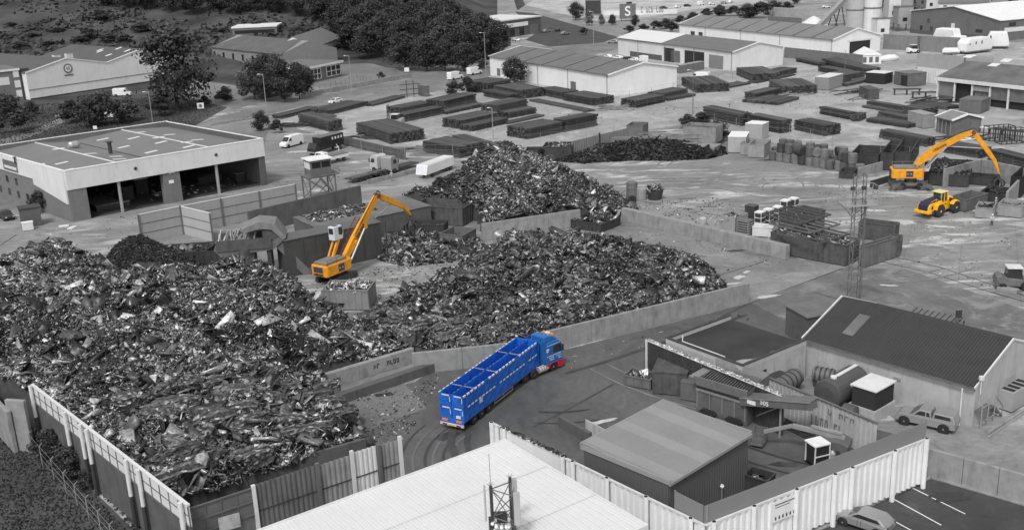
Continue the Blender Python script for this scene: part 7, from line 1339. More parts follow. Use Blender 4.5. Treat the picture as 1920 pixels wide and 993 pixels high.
# boom lift folded behind the net
T = thing('boom_lift', 'folded boom lift with an open basket in front of the stained corrugated wall', 'boom lift', G(1555, 858), rad(150)); BL = M('lift_grey', .12, .5, .15, 1)
for x in (-1.0, 1.0):
    for s in (-1, 1): wheel(T, x, s * .95, .45, .35, BLACK, STEEL)
MB().box(-1.5, 1.5, -.8, .8, .5, .9).build('chassis', STEELD, T); MB().exty([(-1.6, 1.0), (-1.7, 1.8), (-1.0, 2.1), (1.2, 2.0), (1.4, 1.1)], -.9, .9).build('turntable', BL, T, bevel=.08); m = MB(); m.beam((-1.2, 0, 2.1), (3.2, .2, 2.5), .35).beam((3.2, .2, 2.5), (5.6, .3, 1.5), .28).beam((-1.0, .2, 2.6), (1.6, .2, 2.8), .2); m.build('boom', GALV, T); m = MB()
for z in (.3, .9, 1.4):
    for (x0_, y0_), (x1_, y1_) in zip([(5.6, -.7), (6.7, -.7), (6.7, .9), (5.6, .9)], [(6.7, -.7), (6.7, .9), (5.6, .9), (5.6, -.7)]): m.beam((x0_, y0_, z), (x1_, y1_, z), .06)
for x_, y_ in ((5.6, -.7), (6.7, -.7), (6.7, .9), (5.6, .9)): m.beam((x_, y_, .3), (x_, y_, 1.4), .06)
m.box(5.6, 6.7, -.7, .9, .25, .32); m.build('basket', STEEL, T)
T = thing('telehandler_cab', 'small dark cab machine with a white roof and a gas bottle near the debris net', 'small machine', G(1532, 872), rad(20)); b = MB().exty([(-.7, .4), (-.75, 2.1), (.6, 2.1), (.9, .4)], -.6, .6).build('cab', BLACK, T, bevel=.05); MB().box(-.85, .75, -.75, .75, 2.12, 2.3).build('roof', WHITE, b, bevel=.05); m = MB(); [m.beam((x, y, .4), (x * .95, y, 2.1), .09) for x in (-.75, .75) for y in (-.64, .64)]; m.beam((-.75, -.66, 1.2), (.75, -.66, 1.2), .08); m.build('frame', CLADL, b); MB().lathe([(.28, .2), (.3, .3), (.3, 1.2), (.12, 1.4)], 12).build('gas_bottle', GALV, T).location = (1.1, -.5, 0); MB().box(.9, 2.6, -.7, .7, .4, 1.3).build('engine_deck', STEELD, T); [wheel(T, x, s * .75, .38, .3) for x in (-.3, 1.9) for s in (-1, 1)]
for k, (pa, pb, t) in enumerate([((1462, 792), (1560, 838), 'long dark steel rails bundled along the stained corrugated wall'), ((1545, 848), (1630, 878), 'short dark rails at the near foot of the stained corrugated wall')]):
    f = Fr(pa, pb, 0); T = tfr('rail_bundle', t, 'steel rails', f); m = MB(); [m.box(0 + .3 * (i % 3), f.w - .3 * (i % 2), -.6 + i * .22, -.48 + i * .22, .02, .18 + .05 * (i % 2)) for i in range(7)]; m.build('rails', STEELD, T)
T = thing('timber_board', 'short pale board lying on the dark ground near the small cab machine', 'board', G(1596, 862), rad(-28)); MB().box(-.9, .9, -.2, .2, .02, .1).build('board', WHITE, T)
# ------------------------------------------------------------------ steel stacks of the stockyard
r_ = random.Random(77)
def stack(label, C, E1, E2, h, pitch=.42, mat=BEAM, ends=True, far=False, wide=None):
    """a pile of long sections: near foot corner C, right far foot E1, left far foot E2; sections run along the longer side"""
    f, a, b = tri(C, E1, E2); p2 = f.P(*E2); longx = a >= math.hypot(*p2) * .9; T = tfr('steel_stack', label, 'steel stack', f, 'steel sections stacked in the stockyard')
    if longx: Lx, Ly = a, max(1.2, abs(p2[1])); shx = 0
    else:
        # sections run from C towards E2
        d = G(*E2) - G(*C); T.rotation_euler.z = math.atan2(-d.y, -d.x); T.location = (G(*E2).x, G(*E2).y, 0); Lx = d.length
        q = Fr(E2, C, 0).P(*E1); Ly = max(1.2, abs(q[1]))
    nl = max(1, min(4, int(round(h / .62)))); hl = (h - .15) / nl
    m = MB()
    for i in range(4): x = Lx * (.06 + .88 * i / 3); m.box(x - .1, x + .1, -.1, Ly + .1, 0, .15)
    if not far: m.build('bearer', WOOD, T)
    for l in range(nl):
        m = MB(); n = max(2, int(Ly / pitch)); z0 = .15 + l * hl; z1 = z0 + hl - (.07 if nl > 1 else 0); inset = r_.uniform(0, .12)
        for j in range(n):
            m.tone = r_.random(); y0 = inset + j * (Ly - 2 * inset) / n; y1 = y0 + (Ly - 2 * inset) / n * .9; e0, e1 = r_.uniform(-.18, .25), r_.uniform(-.25, .2)
            k = 2 if hl > .5 else 1
            for s_ in range(k): za = z0 + (z1 - z0) * s_ / k; m.tone = min(1, max(0, m.tone + r_.uniform(-.15, .15))); m.box(e0, Lx + e1, y0, y1, za, za + (z1 - z0) / k - .05)
        if l < nl: m.tone = .1; m.box(.6, Lx - .6, inset + .08, Ly - inset - .08, z0, z1 - .1)
        m.build('section_layer', mat, T)
        if l < nl - 1:
            m = MB(); m.tone = .9
            for i in range(4): x = Lx * (.06 + .88 * i / 3); m.box(x - .07, x + .07, -.05, Ly + .05, z1 - .005, z1 + .065)
            m.build('spacer', WOOD, T)
    return T
S = [
 ('low front stack of the middle pair nearest the tall lamp post', (888, 247), (953, 232), (868, 242), 1.5), ('higher rear stack of the middle pair nearest the tall lamp post', (868, 243), (936, 228), (838, 236), 2.3),
 ('stack behind the pair at the tall lamp post', (953, 223), (1007, 213), (938, 219), 1.7), ('farthest stack of the centre row behind the tall lamp post', (934, 211), (990, 199), (913, 205), 2.0), ('single low layer of sections right of the centre row', (953, 234), (1021, 219), (946, 231), .6),
 ('long dark stack, nearest the fence, left half', (990, 262), (1056, 248), (948, 256), 2.6), ('long dark stack, nearest the fence, right half', (1060, 248), (1121, 236), (1042, 243), 2.9),
 ('wide stack with open dark ends before the round tree', (972, 187), (1012, 179), (925, 177), 2.7), ('lower stack attached left of the one with open dark ends', (955, 190), (970, 187), (906, 181), 2.0), ('tall closed stack behind the one with open dark ends', (918, 176), (960, 168), (883, 170), 3.2),
 ('stack along the left half of the pale warehouse wall', (1055, 187), (1076, 181), (1010, 178), 2.1), ('stack with white end tags before the pale warehouse corner', (1112, 199), (1141, 191), (1056, 189), 2.1), ('long low flat layer running beside the warehouse stacks', (1097, 211), (1110, 207), (992, 190), .5),
 ('stack right of the pale warehouse corner', (1195, 203), (1247, 192), (1175, 197), 2.1), ('stack below the pale gable wall', (1243, 188), (1290, 178), (1228, 182), 1.9), ('low short layer in front of the pale gable wall', (1255, 190), (1304, 181), (1240, 186), .8), ('large dark stack in front of the white van', (1305, 175), (1357, 166), (1277, 160), 2.5), ('flat low layer right of the large dark stack', (1362, 167), (1410, 158), (1350, 161), .5),
 ('dark stack before the blank end of the double warehouse', (1410, 154), (1450, 146), (1380, 141), 2.4), ('stack right of the one before the blank end of the double warehouse', (1452, 147), (1495, 137), (1440, 140), 1.7), ('long low layer before the double warehouse stacks', (1420, 157), (1492, 142), (1412, 153), .5),
 ('stack beside the pale slatted container', (1468, 178), (1520, 169), (1441, 164), 2.3), ('stack with a post standing at its left end', (1420, 187), (1464, 177), (1402, 183), 1.8), ('wide low layer of round pipes', (1460, 198), (1500, 187), (1405, 188), .8),
 ('short stack at the far corner of the stockyard', (1535, 125), (1541, 122), (1491, 116), 1.5), ('very long stack reaching towards the white tent', (1622, 141), (1634, 135), (1540, 121), 2.0), ('stack in front of the very long one', (1580, 143), (1590, 139), (1533, 134), 1.6), ('stack behind the pale slatted container', (1582, 156), (1622, 148), (1560, 148), 2.2), ('sections lying on trestles near the open black hut', (1588, 163), (1636, 152), (1582, 160), 1.0),
 ('long dark stack in the open lane, left part', (1597, 226), (1601, 223), (1535, 214), 1.9), ('short stack with white end tags in the open lane', (1610, 229), (1624, 223), (1598, 226), 1.6), ('low wide stack left of the small grey hut', (1702, 241), (1722, 235), (1622, 229), .9), ('higher row behind the low wide stack by the small grey hut', (1718, 236), (1724, 232), (1645, 220), 1.5), ('thin layer farther back in the open lane', (1690, 214), (1694, 211), (1614, 202), .6), ('thin long layer behind the open lane', (1700, 208), (1705, 205), (1625, 196), .9), ('dark block stack behind the small grey hut', (1725, 220), (1750, 214), (1690, 213), 2.0), ('rearmost long stack before the brick garage', (1775, 207), (1790, 202), (1706, 197), 1.0),
 ('leftmost sloping stack by the street fence', (530, 223), (598, 206), (521, 219), 1.0), ('stack below the passing white car', (624, 215), (690, 198), (604, 207), 1.3), ('small flat layer between the two left stacks', (610, 223), (627, 218), (585, 219), .5), ('stack with dark open end behind the box lorry', (618, 248), (640, 243), (560, 232), 2.8), ('wide stack in front of the working forklift', (732, 271), (790, 259), (668, 249), 2.6), ('large flat topped stack left of the tall pointed heap', (862, 297), (905, 286), (793, 285), 2.5), ('low layer behind the flat topped stack by the tall pointed heap', (905, 276), (925, 271), (848, 259), .7),
 ('front stack right of the working forklift', (762, 229), (833, 214), (745, 225), 2.0), ('rear stack right of the working forklift', (752, 215), (816, 203), (738, 209), 1.8), ('dark stack, right end of the forklift row', (836, 207), (894, 193), (815, 200), 2.6), ('low front stack, right end of the forklift row', (838, 215), (908, 200), (829, 211), 1.1), ('long thin layer behind the forklift row', (700, 200), (760, 184), (690, 196), .8),
 ('dark stack behind the hedge, left one', (1390, 237), (1400, 232), (1318, 221), 2.9), ('dark stack behind the hedge, second one', (1462, 251), (1477, 246), (1400, 238), 3.0), ('dark stack behind the hedge, third one with loose boards', (1545, 256), (1566, 249), (1488, 244), 2.4), ('dark stack behind the hedge, fourth one left of the boom', (1735, 276), (1742, 271), (1648, 259), 1.9), ('dark stack seen under the arched boom', (1834, 298), (1845, 291), (1765, 286), 2.0), ('dark stack at the right edge behind the bay wall', (1925, 321), (1940, 315), (1850, 301), 2.2),
]
for t, C, E1, E2, h in S: stack(t, C, E1, E2, h, mat=BEAM, pitch=.5)
# loose sections
def loose(label, C, w, d, n, seed, L=(3, 8), rz=0, mat=BEAML, name='loose_beams', hmax=.8):
    r = random.Random(seed); T = thing(name, label, 'loose steel', G(*C), rz); m = MB()
    for i in range(n): m.tone = r.random(); x, y = r.uniform(-w, w), r.uniform(-d, d); a = r.uniform(-.5, .5); l = r.uniform(*L) / 2; z = r.uniform(.05, hmax); m.beam((x - l * math.cos(a), y - l * math.sin(a), z), (x + l * math.cos(a), y + l * math.sin(a), z + r.uniform(0, .3)), r.uniform(.08, .25))
    m.build('sections', mat, T); return T
loose('loose beams beside the fence left of the forklift stacks', (700, 258), 4, 3, 26, 1, mat=BEAM); loose('pale loose bars in front of the wide stack by the forklift', (770, 282), 5, 1.5, 12, 2, L=(6, 10), rz=-.35); loose('jumble of frames before the pale warehouse corner', (1150, 205), 3.5, 2, 40, 3, L=(1, 4)); loose('pile of pale beams and frames beside the big water tank', (1235, 283), 6, 4, 60, 4, L=(3, 9), rz=-.5, hmax=3.2); loose('loose sections between the far stacks and the black hut', (1600, 175), 5, 2, 20, 5, mat=BEAM); loose('dark loose sections by the left street fence', (545, 238), 5, 2, 24, 6, mat=BEAM); loose('dark frames lying in front of the garage bays', (1750, 195), 5, 2, 24, 7, mat=BEAM, hmax=1.6)
loose('pale planks and pipes by the white tent', (1660, 150), 8, 3, 40, 8); loose('loose boards beside the yard container', (1495, 178), 4, 1.5, 20, 9, L=(1, 3)); loose('loose debris at the foot of the small grey hut', (1790, 262), 6, 2, 30, 10, L=(1, 4), mat=BEAM); loose('white loose sheets under the arched boom', (1800, 262), 2.5, 1.2, 10, 11, L=(1, 4), mat=WHITE, hmax=.2)
# yard containers, huts, trestles
def box(label, C, E1, E2, h, mat, name='shipping_container', cat='container', roof=None, door=None, ribs=True, z0=.15):
    f, L, D = tri(C, E1, E2); T = tfr(name, label, cat, f); D = D if abs(D) > 1.5 else 2.4; y0, y1 = (0, D) if D > 0 else (D, 0); b = MB().box(0, L, y0, y1, z0, h).build('body', mat, T)
    m = MB(); n = int(L / .4); [m.box(i * L / n, i * L / n + L / n * .5, y0 - .06, y0 - .005, z0, h) for i in range(n)]; n2 = max(2, int((y1 - y0) / .4)); [m.box(-.06, -.005, y0 + i * (y1 - y0) / n2, y0 + (i + .5) * (y1 - y0) / n2, z0, h) for i in range(n2)]
    if ribs: m.build('rib', mat, b)
    MB().box(-.08, L + .08, y0 - .1, y1 + .1, h, h + .12).build('roof', roof or mat, T)
    if door: MB().box(L * door[0], L * door[1], y0 - .09, y0 - .062, z0, h * .85).build('door', DARK, b)
    return T
box('pale ribbed container standing between stacks in the stockyard', (1472, 171), (1511, 160), (1435, 168), 3.0, M('container_mid', .27, .6, .1, 1, streak=.2)) if False else box('pale ribbed container standing between stacks in the stockyard', (1553, 170), (1580, 162), (1535, 166), 3.4, M('container_mid', .27, .6, .1, 1, streak=.2), roof=CLADL)
box('open black hut with a pale roof at the end of the trestles', (1658, 159), (1673, 155), (1640, 152), 3.0, BLACK, 'hut', 'hut', roof=CLADL, ribs=False); box('grey plate box with a dark doorway left of the garage', (1676, 158), (1702, 163), (1672, 148), 3.4, STEEL, 'plate_cabin', 'cabin', door=(.5, .95)); box('dark ribbed crate standing alone in the lane', (1628, 188), (1648, 187), (1626, 180), 2.6, RUST, 'crate', 'crate'); box('rusty curved container section behind the small grey hut', (1838, 214), (1855, 207), (1812, 205), 3.0, STEEL); box('grey container at the left end of the small grey hut', (1730, 242), (1752, 240), (1724, 232), 3.0, M('container_pale', .3, .6, .1, 1, streak=.2))
f = Fr((1750, 246), (1800, 252), 0); 
T, f, L, D = shed2('small_hut', 'small grey pitched roof hut near the arched boom', (1785, 226), (1768, 220) if False else (1757, 219), (1822, 220), 3.2, 1.0, wall=M('hut_wall', .13, .8, .2, .6, streak=.3), roof=M('hut_roof', .22, .8, .15, .6), cat='hut', depth=7)
T = box('large dark lorry container with ribs at the right edge', (1925, 236), (1960, 236), (1873, 232), 4.2, STEELD); f = Fr((1840, 238), (1960, 252), 0)
for k, (p, t) in enumerate([((1700, 178), 'left'), ((1735, 184), 'right')]):
    T = thing('trestle', t + ' dark trestle table on legs in front of the garage', 'trestle', G(*p), -.25); m = MB(); [m.beam((x, y, 0), (x, y, 1.4), .25) for x in (-3, 0, 3) for y in (-.6, .6)]; m.build('leg', STEELD, T); MB().box(-3.4, 3.4, -.7, .7, 1.4, 1.6).build('top', STEELD, T)
T = thing('steel_truss', 'triangular braced steel truss lying beside the dark ribbed crate', 'truss', G(1610, 187), .15); m = MB(); m.beam((-3, 0, .1), (3, 0, 1.6), .18).beam((-3, 0, .1), (3.5, 0, .1), .18); [m.beam((-3 + i * 1.3, 0, .1), (-3 + i * 1.3 + .65, 0, .1 + (i + .5) * .33), .1) for i in range(5)]; m.build('member', STEEL, T)
for k, p in enumerate([(1895, 268), (1872, 262)]):
    T = thing('steel_cage', ('large dark open steel cage at the right edge beyond the bay', 'dark steel frame behind the large open cage')[k], 'steel cage', G(*p), .1); m = MB(); w_ = 2.6
    [m.beam((x, y, 0), (x, y, 2.8), .14) for x in np.linspace(-w_, w_, 6) for y in (-1.2, 1.2)]; [m.beam((-w_, y, z), (w_, y, z), .14) for y in (-1.2, 1.2) for z in (.1, 2.8)]; [m.beam((x, -1.2, z), (x, 1.2, z), .14) for x in (-w_, w_) for z in (.1, 2.8)]; m.build('frame', STEELD, T)
f = Fr((1850, 252), (1950, 262), 0); T = tfr('work_bench', 'long dark bench with a pale board near the right edge', 'bench', f); MB().box(0, f.w, 0, 1.4, 1.1, 1.3).build('top', STEELD, T); m = MB(); [m.beam((x, .7, 0), (x, .7, 1.1), .2) for x in np.linspace(.3, f.w - .3, 5)]; m.build('leg', STEELD, T); MB().box(-1.5, 1.0, -.2, 1.2, 1.31, 1.4).build('board', WHITE, T)
box('small bin store at the left of the forklift street fence', (813, 176), (806, 174), (790, 170), 2.6, STEEL, 'steel_crate', 'crate') if False else None
T = thing('steel_rack', 'dark steel rack with shelves left of the forklift row', 'rack', G(770, 183), .2); m = MB(); [m.beam((x, 0, 0), (x, 0, 5.0), .2) for x in (-1, 1)]; [m.beam((-3, 0, z), (3, 0, z), .18) for z in (1, 2.4, 3.8)]; m.build('frame', STEELD, T); T = box('dark ribbed box at the hedge end of the forklift row', (798, 182), (806, 181), (790, 178), 3.0, STEEL, 'steel_crate', 'crate')
# white tent, wrapped boats
T = thing('white_tent', 'small white pitched tent with three windows in the far yard', 'tent', G(1612, 121), -.05); TW = M('tent_canvas', .8, .6, .03, 1); b = MB().exty([(0, 0), (6.6, 0), (6.6, 2.8), (3.3, 4.6), (0, 2.8)], -.1, 8).build('canvas', TW, T); [MB().box(.9 + i * 1.9, 2.0 + i * 1.9, -.16, -.11, .5, 2.2).build('window', STEEL, b) for i in range(3)]; [MB().box(-.08, 6.68, -.3, 8.1, 2.75, 2.85).build('eaves', WHITE, T) for _ in (0,)]
def boat(label, a, b, h, wd=3.4, wins=3, mat=WHITE):
    A, B = G(*a), G(*b); d = B - A; L = d.length; T = thing('wrapped_boat', label, 'boat', A, math.atan2(d.y, d.x)); b_ = MB().exty([(0, 1.0), (.6, .5), (L - .6, .5), (L, 1.2), (L - .4, h * .62), (L * .85, h), (L * .1, h), (0, h * .7)], 0, wd, lambda z: .7 + .3 * min(1, z / (h * .6)) - .2 * max(0, (z - h * .7) / h)).build('hull', mat, T, bevel=.25)
    for i in range(wins): MB().box(L * (.1 + .22 * i), L * (.1 + .22 * i) + .5, .1, .2, h * .6, h * .8).build('window', STEELD, b_)
    MB().box(.3, L - .3, .1, wd - .1, .52, .9).build('keel_band', STEEL, b_); m = MB(); [m.beam((L * t, y, 0), (L * t, y, .6), .3) for t in (.15, .5, .85) for y in (.5, wd - .5)]; m.build('cradle', STEELD, T)
boat('long white wrapped boat in front, nearest of the group in the far yard', (1812, 103), (1862, 97), 5.0, 4.2); boat('long white wrapped boat behind, at the right of the far group', (1850, 92), (1892, 92), 5.5, 4.5, 1); boat('white boat with dark windows left of the long wrapped boats', (1790, 99), (1815, 97), 5.2, 4, 2); boat('tall white wrapped bale stack left of the boats', (1747, 95), (1790, 98), 7.4, 4, 0); boat('low white wrapped boat hull before the tall wrapped one', (1766, 104), (1800, 104), 2.2, 3, 0)
f = Fr((1745, 112), (1850, 112), 0); T = tfr('plastic_sheeting', 'crumpled white plastic sheeting spread behind the garage roof', 'sheeting', f); r = random.Random(8); m = MB()
for i in range(60): x, y = r.uniform(0, f.w * .8), r.uniform(0, 8); m.at(x, y, r.uniform(.1, .5), rz=r.uniform(0, 3), rx=r.uniform(-.3, .3)); m.cbox((0, 0, 0), (r.uniform(1, 3), r.uniform(.6, 1.8), .08))
m.build('sheet', WHITE, T)
T = thing('white_boat_hull', 'upturned white boat hull beside the white tent', 'boat', G(1665, 115), .35); m = MB(); m.lathe([(.1, -4), (.9, -2.5), (1.2, 0), (1.0, 2.5), (.3, 4)], 12, 'x'); m.build('hull', WHITE, T); T.location.z = .9
f = Fr((1450, 92), (1600, 118), 0); T = tfr('brick_wall', 'low dark wall with white caps behind the far stacks', 'wall', Fr((1470, 108), (1615, 124), 0)); L = Fr((1470, 108), (1615, 124), 0).w; MB().box(0, L, 0, .5, 0, 3.4).build('wall', BRICKM, T); [MB().box(L * t, L * t + 1.4, -.1, .6, 3.41, 3.7).build('cap', WHITE, T) for t in (.3, .36, .42, .5)]
T = tfr('pale_panel_wall', 'pale panel wall behind the garage roof at the right', 'wall', Fr((1718, 130), (1790, 134), 0)); MB().box(0, 22, 0, .4, 0, 4.6).build('wall', M('panel_grey', .3, .7, .08, .6), T); MB().box(14, 14.3, -.15, -.0, 0, 4.8).build('post', STEELD, T)
T = tfr('crinkled_fence', 'pale corrugated fence left of the brick garage', 'fence', Fr((1718, 152), (1756, 157), 0)); m = MB(); m.corr(0, 12, 0, 0, 4.0, per=.8, dep=.2); m.build('sheet', CLADL, T)
T = tfr('sheet_fence', 'grey sheet fence behind the white forklift', 'fence', Fr((1655, 92), (1720, 96), 0)); MB().box(0, 28, 0, .3, 0, 5.0).build('sheet', M('sheet_grey', .2, .7, .15, .4, streak=.2), T); MB().box(0, 28, -.05, .35, 5.01, 5.15).build('cap', GALV, T)
# metal fence and skips behind the brushwood heap
f = Fr((1072, 296), (1175, 270), 0); T = tfr('palisade_wall', 'pale ribbed metal wall behind the dark tangled heap', 'wall', f); m = MB(); m.corr(0, f.w, 0, 0, 3.4, per=.55, dep=.12); m.build('sheet', M('ribbed_pale', .22, .7, .15, .6, streak=.2), T); MB().box(f.w * .48, f.w * .5, -.2, -.0, 0, 3.8).build('post', STEELD, T)
skip('dark skip with pale scrap above its rim left of the ribbed metal wall', (1072, 300), (1078, 290), (1018, 300), 2.6, STEELD, (2.3, 7, SCRAP, .2)); skip('grey open skip behind the ribbed metal wall', (1205, 262), (1215, 255), (1165, 268), 3.0, STEEL); skip('dark low skip above the tall heap right flank', (1012, 300), (1018, 292), (985, 298), 1.8, STEELD)
T = thing('washing_machine', 'white appliance lying on the right flank of the tall pointed heap', 'appliance', G(1027, 305, 6.6), .3); T.location.z = 6.6; b = MB().box(-1, 1, -.6, .6, 0, 1.1).build('casing', WHITE, T, bevel=.06); MB().box(-.95, .95, -.63, -.61, .15, .7).build('dark_panel', STEELD, b)
cwall('concrete_wall', 'low kerb wall between the workshop yard and the control cabin', (690, 345), (790, 322), .8, th=.3, n=1); cwall('concrete_wall', 'boundary wall below the stacks behind the lorry tractors', (628, 268), (760, 300), 2.0, th=.25, n=2, mat=CONCD); cwall('hedge_wall', 'office garden wall along the street before the conifers', (567, 183), (771, 145), 1.3, th=.3, n=5, mat=CONC)
cwall('concrete_wall', 'low wall beside the left verge behind the workshop', (395, 236), (520, 215), .5, th=.2, n=1)
# yard boundary wire fences
wirefence('tall wire fence post line between the stockyard and the scrap yard', [(560, 262), (640, 275), (760, 300), (850, 300), (925, 290), (1100, 268), (1200, 248), (1290, 232)], 3.2, 7.5, mat=GALV)
wirefence('tall wire fence post line behind the rows of drums', [(1300, 232), (1380, 250), (1480, 262), (1560, 285), (1650, 300), (1760, 320), (1900, 345)], 3.4, 6.0, mat=GALV); wirefence('dark fence around the office forecourt', [(600, 172), (640, 160), (670, 150), (700, 160)], 1.8, 3, mat=STEELD); wirefence('thin fence along the warehouse wall', [(930, 165), (1130, 190), (1180, 188), (1262, 172), (1475, 135)], 2.4, 6, mat=STEEL)
wirefence('street side fence of the stockyard', [(520, 218), (620, 196), (720, 178), (800, 168)], 2.2, 5, mat=GALV)
# ------------------------------------------------------------------ street lamps, poles, signs
def lamp(label, b, ty, arm=1.0, mat=GALV):
    h = hgt(b, ty); T = thing('street_lamp', label, 'street lamp', G(*b)); MB().cyl((0, 0, 0), (0, 0, h), .11, .07, n=8).build('pole', mat, T); m = MB(); m.beam((0, 0, h), (-arm, 0, h + .15), .07); m.box(-arm - .5, -arm + .1, -.12, .12, h + .05, h + .22); m.build('lamp_head', CLADL, T)
lamp('street lamp beside the office garden wall', (660, 176), 105); lamp('tall street lamp beside the hedge left of the pale warehouse', (912, 152), 62); lamp('street lamp left of the conifers at the street bend', (501, 214), 140); lamp('street lamp standing behind the workshop roof edge', (287, 233), 173); lamp('street lamp on the far lawn corner', (1113, 86), 22); lamp('dark lamp post in the lane between the stacks', (1299, 214), 132, mat=STEEL); lamp('slim lamp post in front of the middle stacks', (925, 262), 203, arm=.6); lamp('thin pole at the far stack row right of the double warehouse', (1583, 153), 95, arm=.4, mat=STEEL)
for i, (b, t, nm) in enumerate([((377, 207), 193, 'square notice board with a round emblem on the verge'), ((179, 244), 236, 'small pale sign by the left bushes'), ((763, 137), 127, 'white sign at the office entrance corner'), ((205, 224), 206, 'white board glimpsed between the left shrubs')]):
    T = thing('notice_board', nm, 'sign', G(*b)); h = hgt(b, t); bd = MB().box(-h * .45, h * .45, -.06, .06, h * .25, h).build('board', WHITE, T); MB().cyl((-.2, .1, 0), (-.2, .1, h * .5), .06).build('post', STEEL, T); m = MB(); m.at(0, -.1, h * .62).lathe([(h * .14, -.03), (h * .22, -.03), (h * .22, .03)], 12, 'y'); m.build('emblem', STEEL, bd) if i == 0 else None
T = thing('roadside_billboard', 'dark billboard with a white letter S beside the far pale lot', 'billboard', G(1177, 40), -.05); b = MB().box(-4, 4, -.1, .1, 1.2, 8.4).build('board', STEEL, T); text('S', 6.5, LTXT, b, (0, -.12, 4.6), (rad(90), 0, 0)); m = MB(); [m.cyl((x, .2, 0), (x, .2, 1.4), .15) for x in (-3, 3)]; m.build('post', STEELD, T)
T = tfr('store_lettering_fence', 'pale boundary wall with dark lettering beside the far lot', 'wall', Fr((1100, 30), (1270, 26), 0)); L = Fr((1100, 30), (1270, 26), 0).w; MB().box(0, L, 0, .3, 0, 2.4).build('wall', CLADL, T); text('Store & Stay', 4.0, STEEL, T, (L * .73, -.05, 2.6), (rad(90), 0, 0)) if False else marks(9, L * .25, 3.0, STEEL, T, (L * .73, -.05, 2.4), (rad(90), 0, 0), seed=9)
T = thing('tractor_silhouette', 'small dark tractor parked at the edge of the far pale lot', 'tractor', G(1181, 20), .2); [wheel(T, x, s * 1.1, r, .5) for x, r in ((-1.2, 1.3), (2, .9)) for s in (-1, 1)]; MB().box(-1.8, 1, -.8, .8, 1.2, 4.6).build('cab', DARK, T); MB().box(1, 3, -.6, .6, 1.2, 2.5).build('bonnet', BLACK, T)
T = tfr('dark_hoarding', 'dark hoarding board with pale spots behind the roadside tree', 'billboard', Fr((1098, 30), (1118, 30), 0)); MB().box(0, 9, 0, .2, 1, 8).build('board', STEELD, T); MB().box(.5, .8, .2, .5, 0, 1).build('post', STEELD, T)
# ------------------------------------------------------------------ people
def person(label, p, rz, pose, top, legs, hat, z=0, s=1.0):
    T = thing('person', label, 'person', G(*p), rz); T.scale = (s,) * 3; T.location.z = z
    J = {'pel': (0, 0, .95), 'ch': (0, 0, 1.3), 'nk': (0, 0, 1.5), 'hd': (0, .02, 1.66), 'hd2': (0, .02, 1.76), 'ls': (-.2, 0, 1.42), 'rs': (.2, 0, 1.42), 'le': (-.27, 0, 1.15), 're': (.27, 0, 1.15), 'lh': (-.26, .08, .88), 'rh': (.26, .08, .88), 'lk': (-.1, .03, .5), 'rk': (.1, .03, .5), 'la': (-.11, 0, .08), 'ra': (.11, 0, .08), 'lt': (-.12, .16, .04), 'rt': (.12, .16, .04)}
    J.update(pose); R = {'pel': .15, 'ch': .17, 'nk': .07, 'hd': .105, 'hd2': .08, 'ls': .08, 'rs': .08, 'le': .055, 're': .055, 'lh': .045, 'rh': .045, 'lk': .07, 'rk': .07, 'la': .05, 'ra': .05, 'lt': .04, 'rt': .04}
    E = [('pel', 'ch'), ('ch', 'nk'), ('nk', 'hd'), ('hd', 'hd2'), ('ch', 'ls'), ('ls', 'le'), ('le', 'lh'), ('ch', 'rs'), ('rs', 're'), ('re', 'rh'), ('pel', 'lk'), ('lk', 'la'), ('la', 'lt'), ('pel', 'rk'), ('rk', 'ra'), ('ra', 'rt')]
    def skin(name, keys, edges, mat, k=1.0, root='pel'):
        me = bpy.data.meshes.new(name); me.from_pydata([J[a] for a in keys], [(keys.index(a), keys.index(b)) for a, b in edges], []); o = bpy.data.objects.new(name, me); COL.objects.link(o); o.parent = T; me.materials.append(mat)
        md = o.modifiers.new('skin', 'SKIN'); me.skin_vertices[0] if me.skin_vertices else None
        if not me.skin_vertices:
            bpy.context.view_layer.objects.active = o; 
        sv = me.skin_vertices[0].data if me.skin_vertices else None
        if sv is not None:
            for i, a in enumerate(keys): sv[i].radius = (R[a] * k, R[a] * k); sv[i].use_root = (a == root)
        sb = o.modifiers.new('sub', 'SUBSURF'); sb.levels = 1; sb.render_levels = 1; return o
    ks = list(J); body = skin('body', ks, E, SKIN)
    kt = ['pel', 'ch', 'ls', 'le', 'rs', 're']; skin('jacket', kt, [('pel', 'ch'), ('ch', 'ls'), ('ls', 'le'), ('ch', 'rs'), ('rs', 're')], top, 1.22, 'ch'); kl = ['pel', 'lk', 'la', 'rk', 'ra']; skin('trousers', kl, [('pel', 'lk'), ('lk', 'la'), ('pel', 'rk'), ('rk', 'ra')], legs, 1.18)
    h = J['hd2']; m = MB(); m.at(h[0], h[1], h[2] - .03).lathe([(.15, 0), (.14, .06), (.09, .13), (.02, .16)], 12); m.build('hard_hat', hat, T); return T
walk = {'lk': (-.1, .16, .52), 'la': (-.1, .22, .1), 'lt': (-.1, .38, .06), 'rk': (.1, -.02, .5), 'ra': (.1, -.3, .12), 'rt': (.1, -.16, .05), 'lh': (-.26, -.12, .92), 'rh': (.27, .25, 1.0)}
person('worker in a pale high visibility jacket walking in front of the pale tub skip', (1859, 424), rad(160), walk, HIVIS, CLOTH, WHITE)
person('worker in dark clothes standing between the tub skips under the grab', (1866, 392), rad(170), {}, CLOTH, CLOTH, CLADL); person('worker in pale clothes standing in front of the garage post', (1758, 197), rad(20), {'rh': (.3, .3, 1.2)}, HIVIS, HIVIS, WHITE)
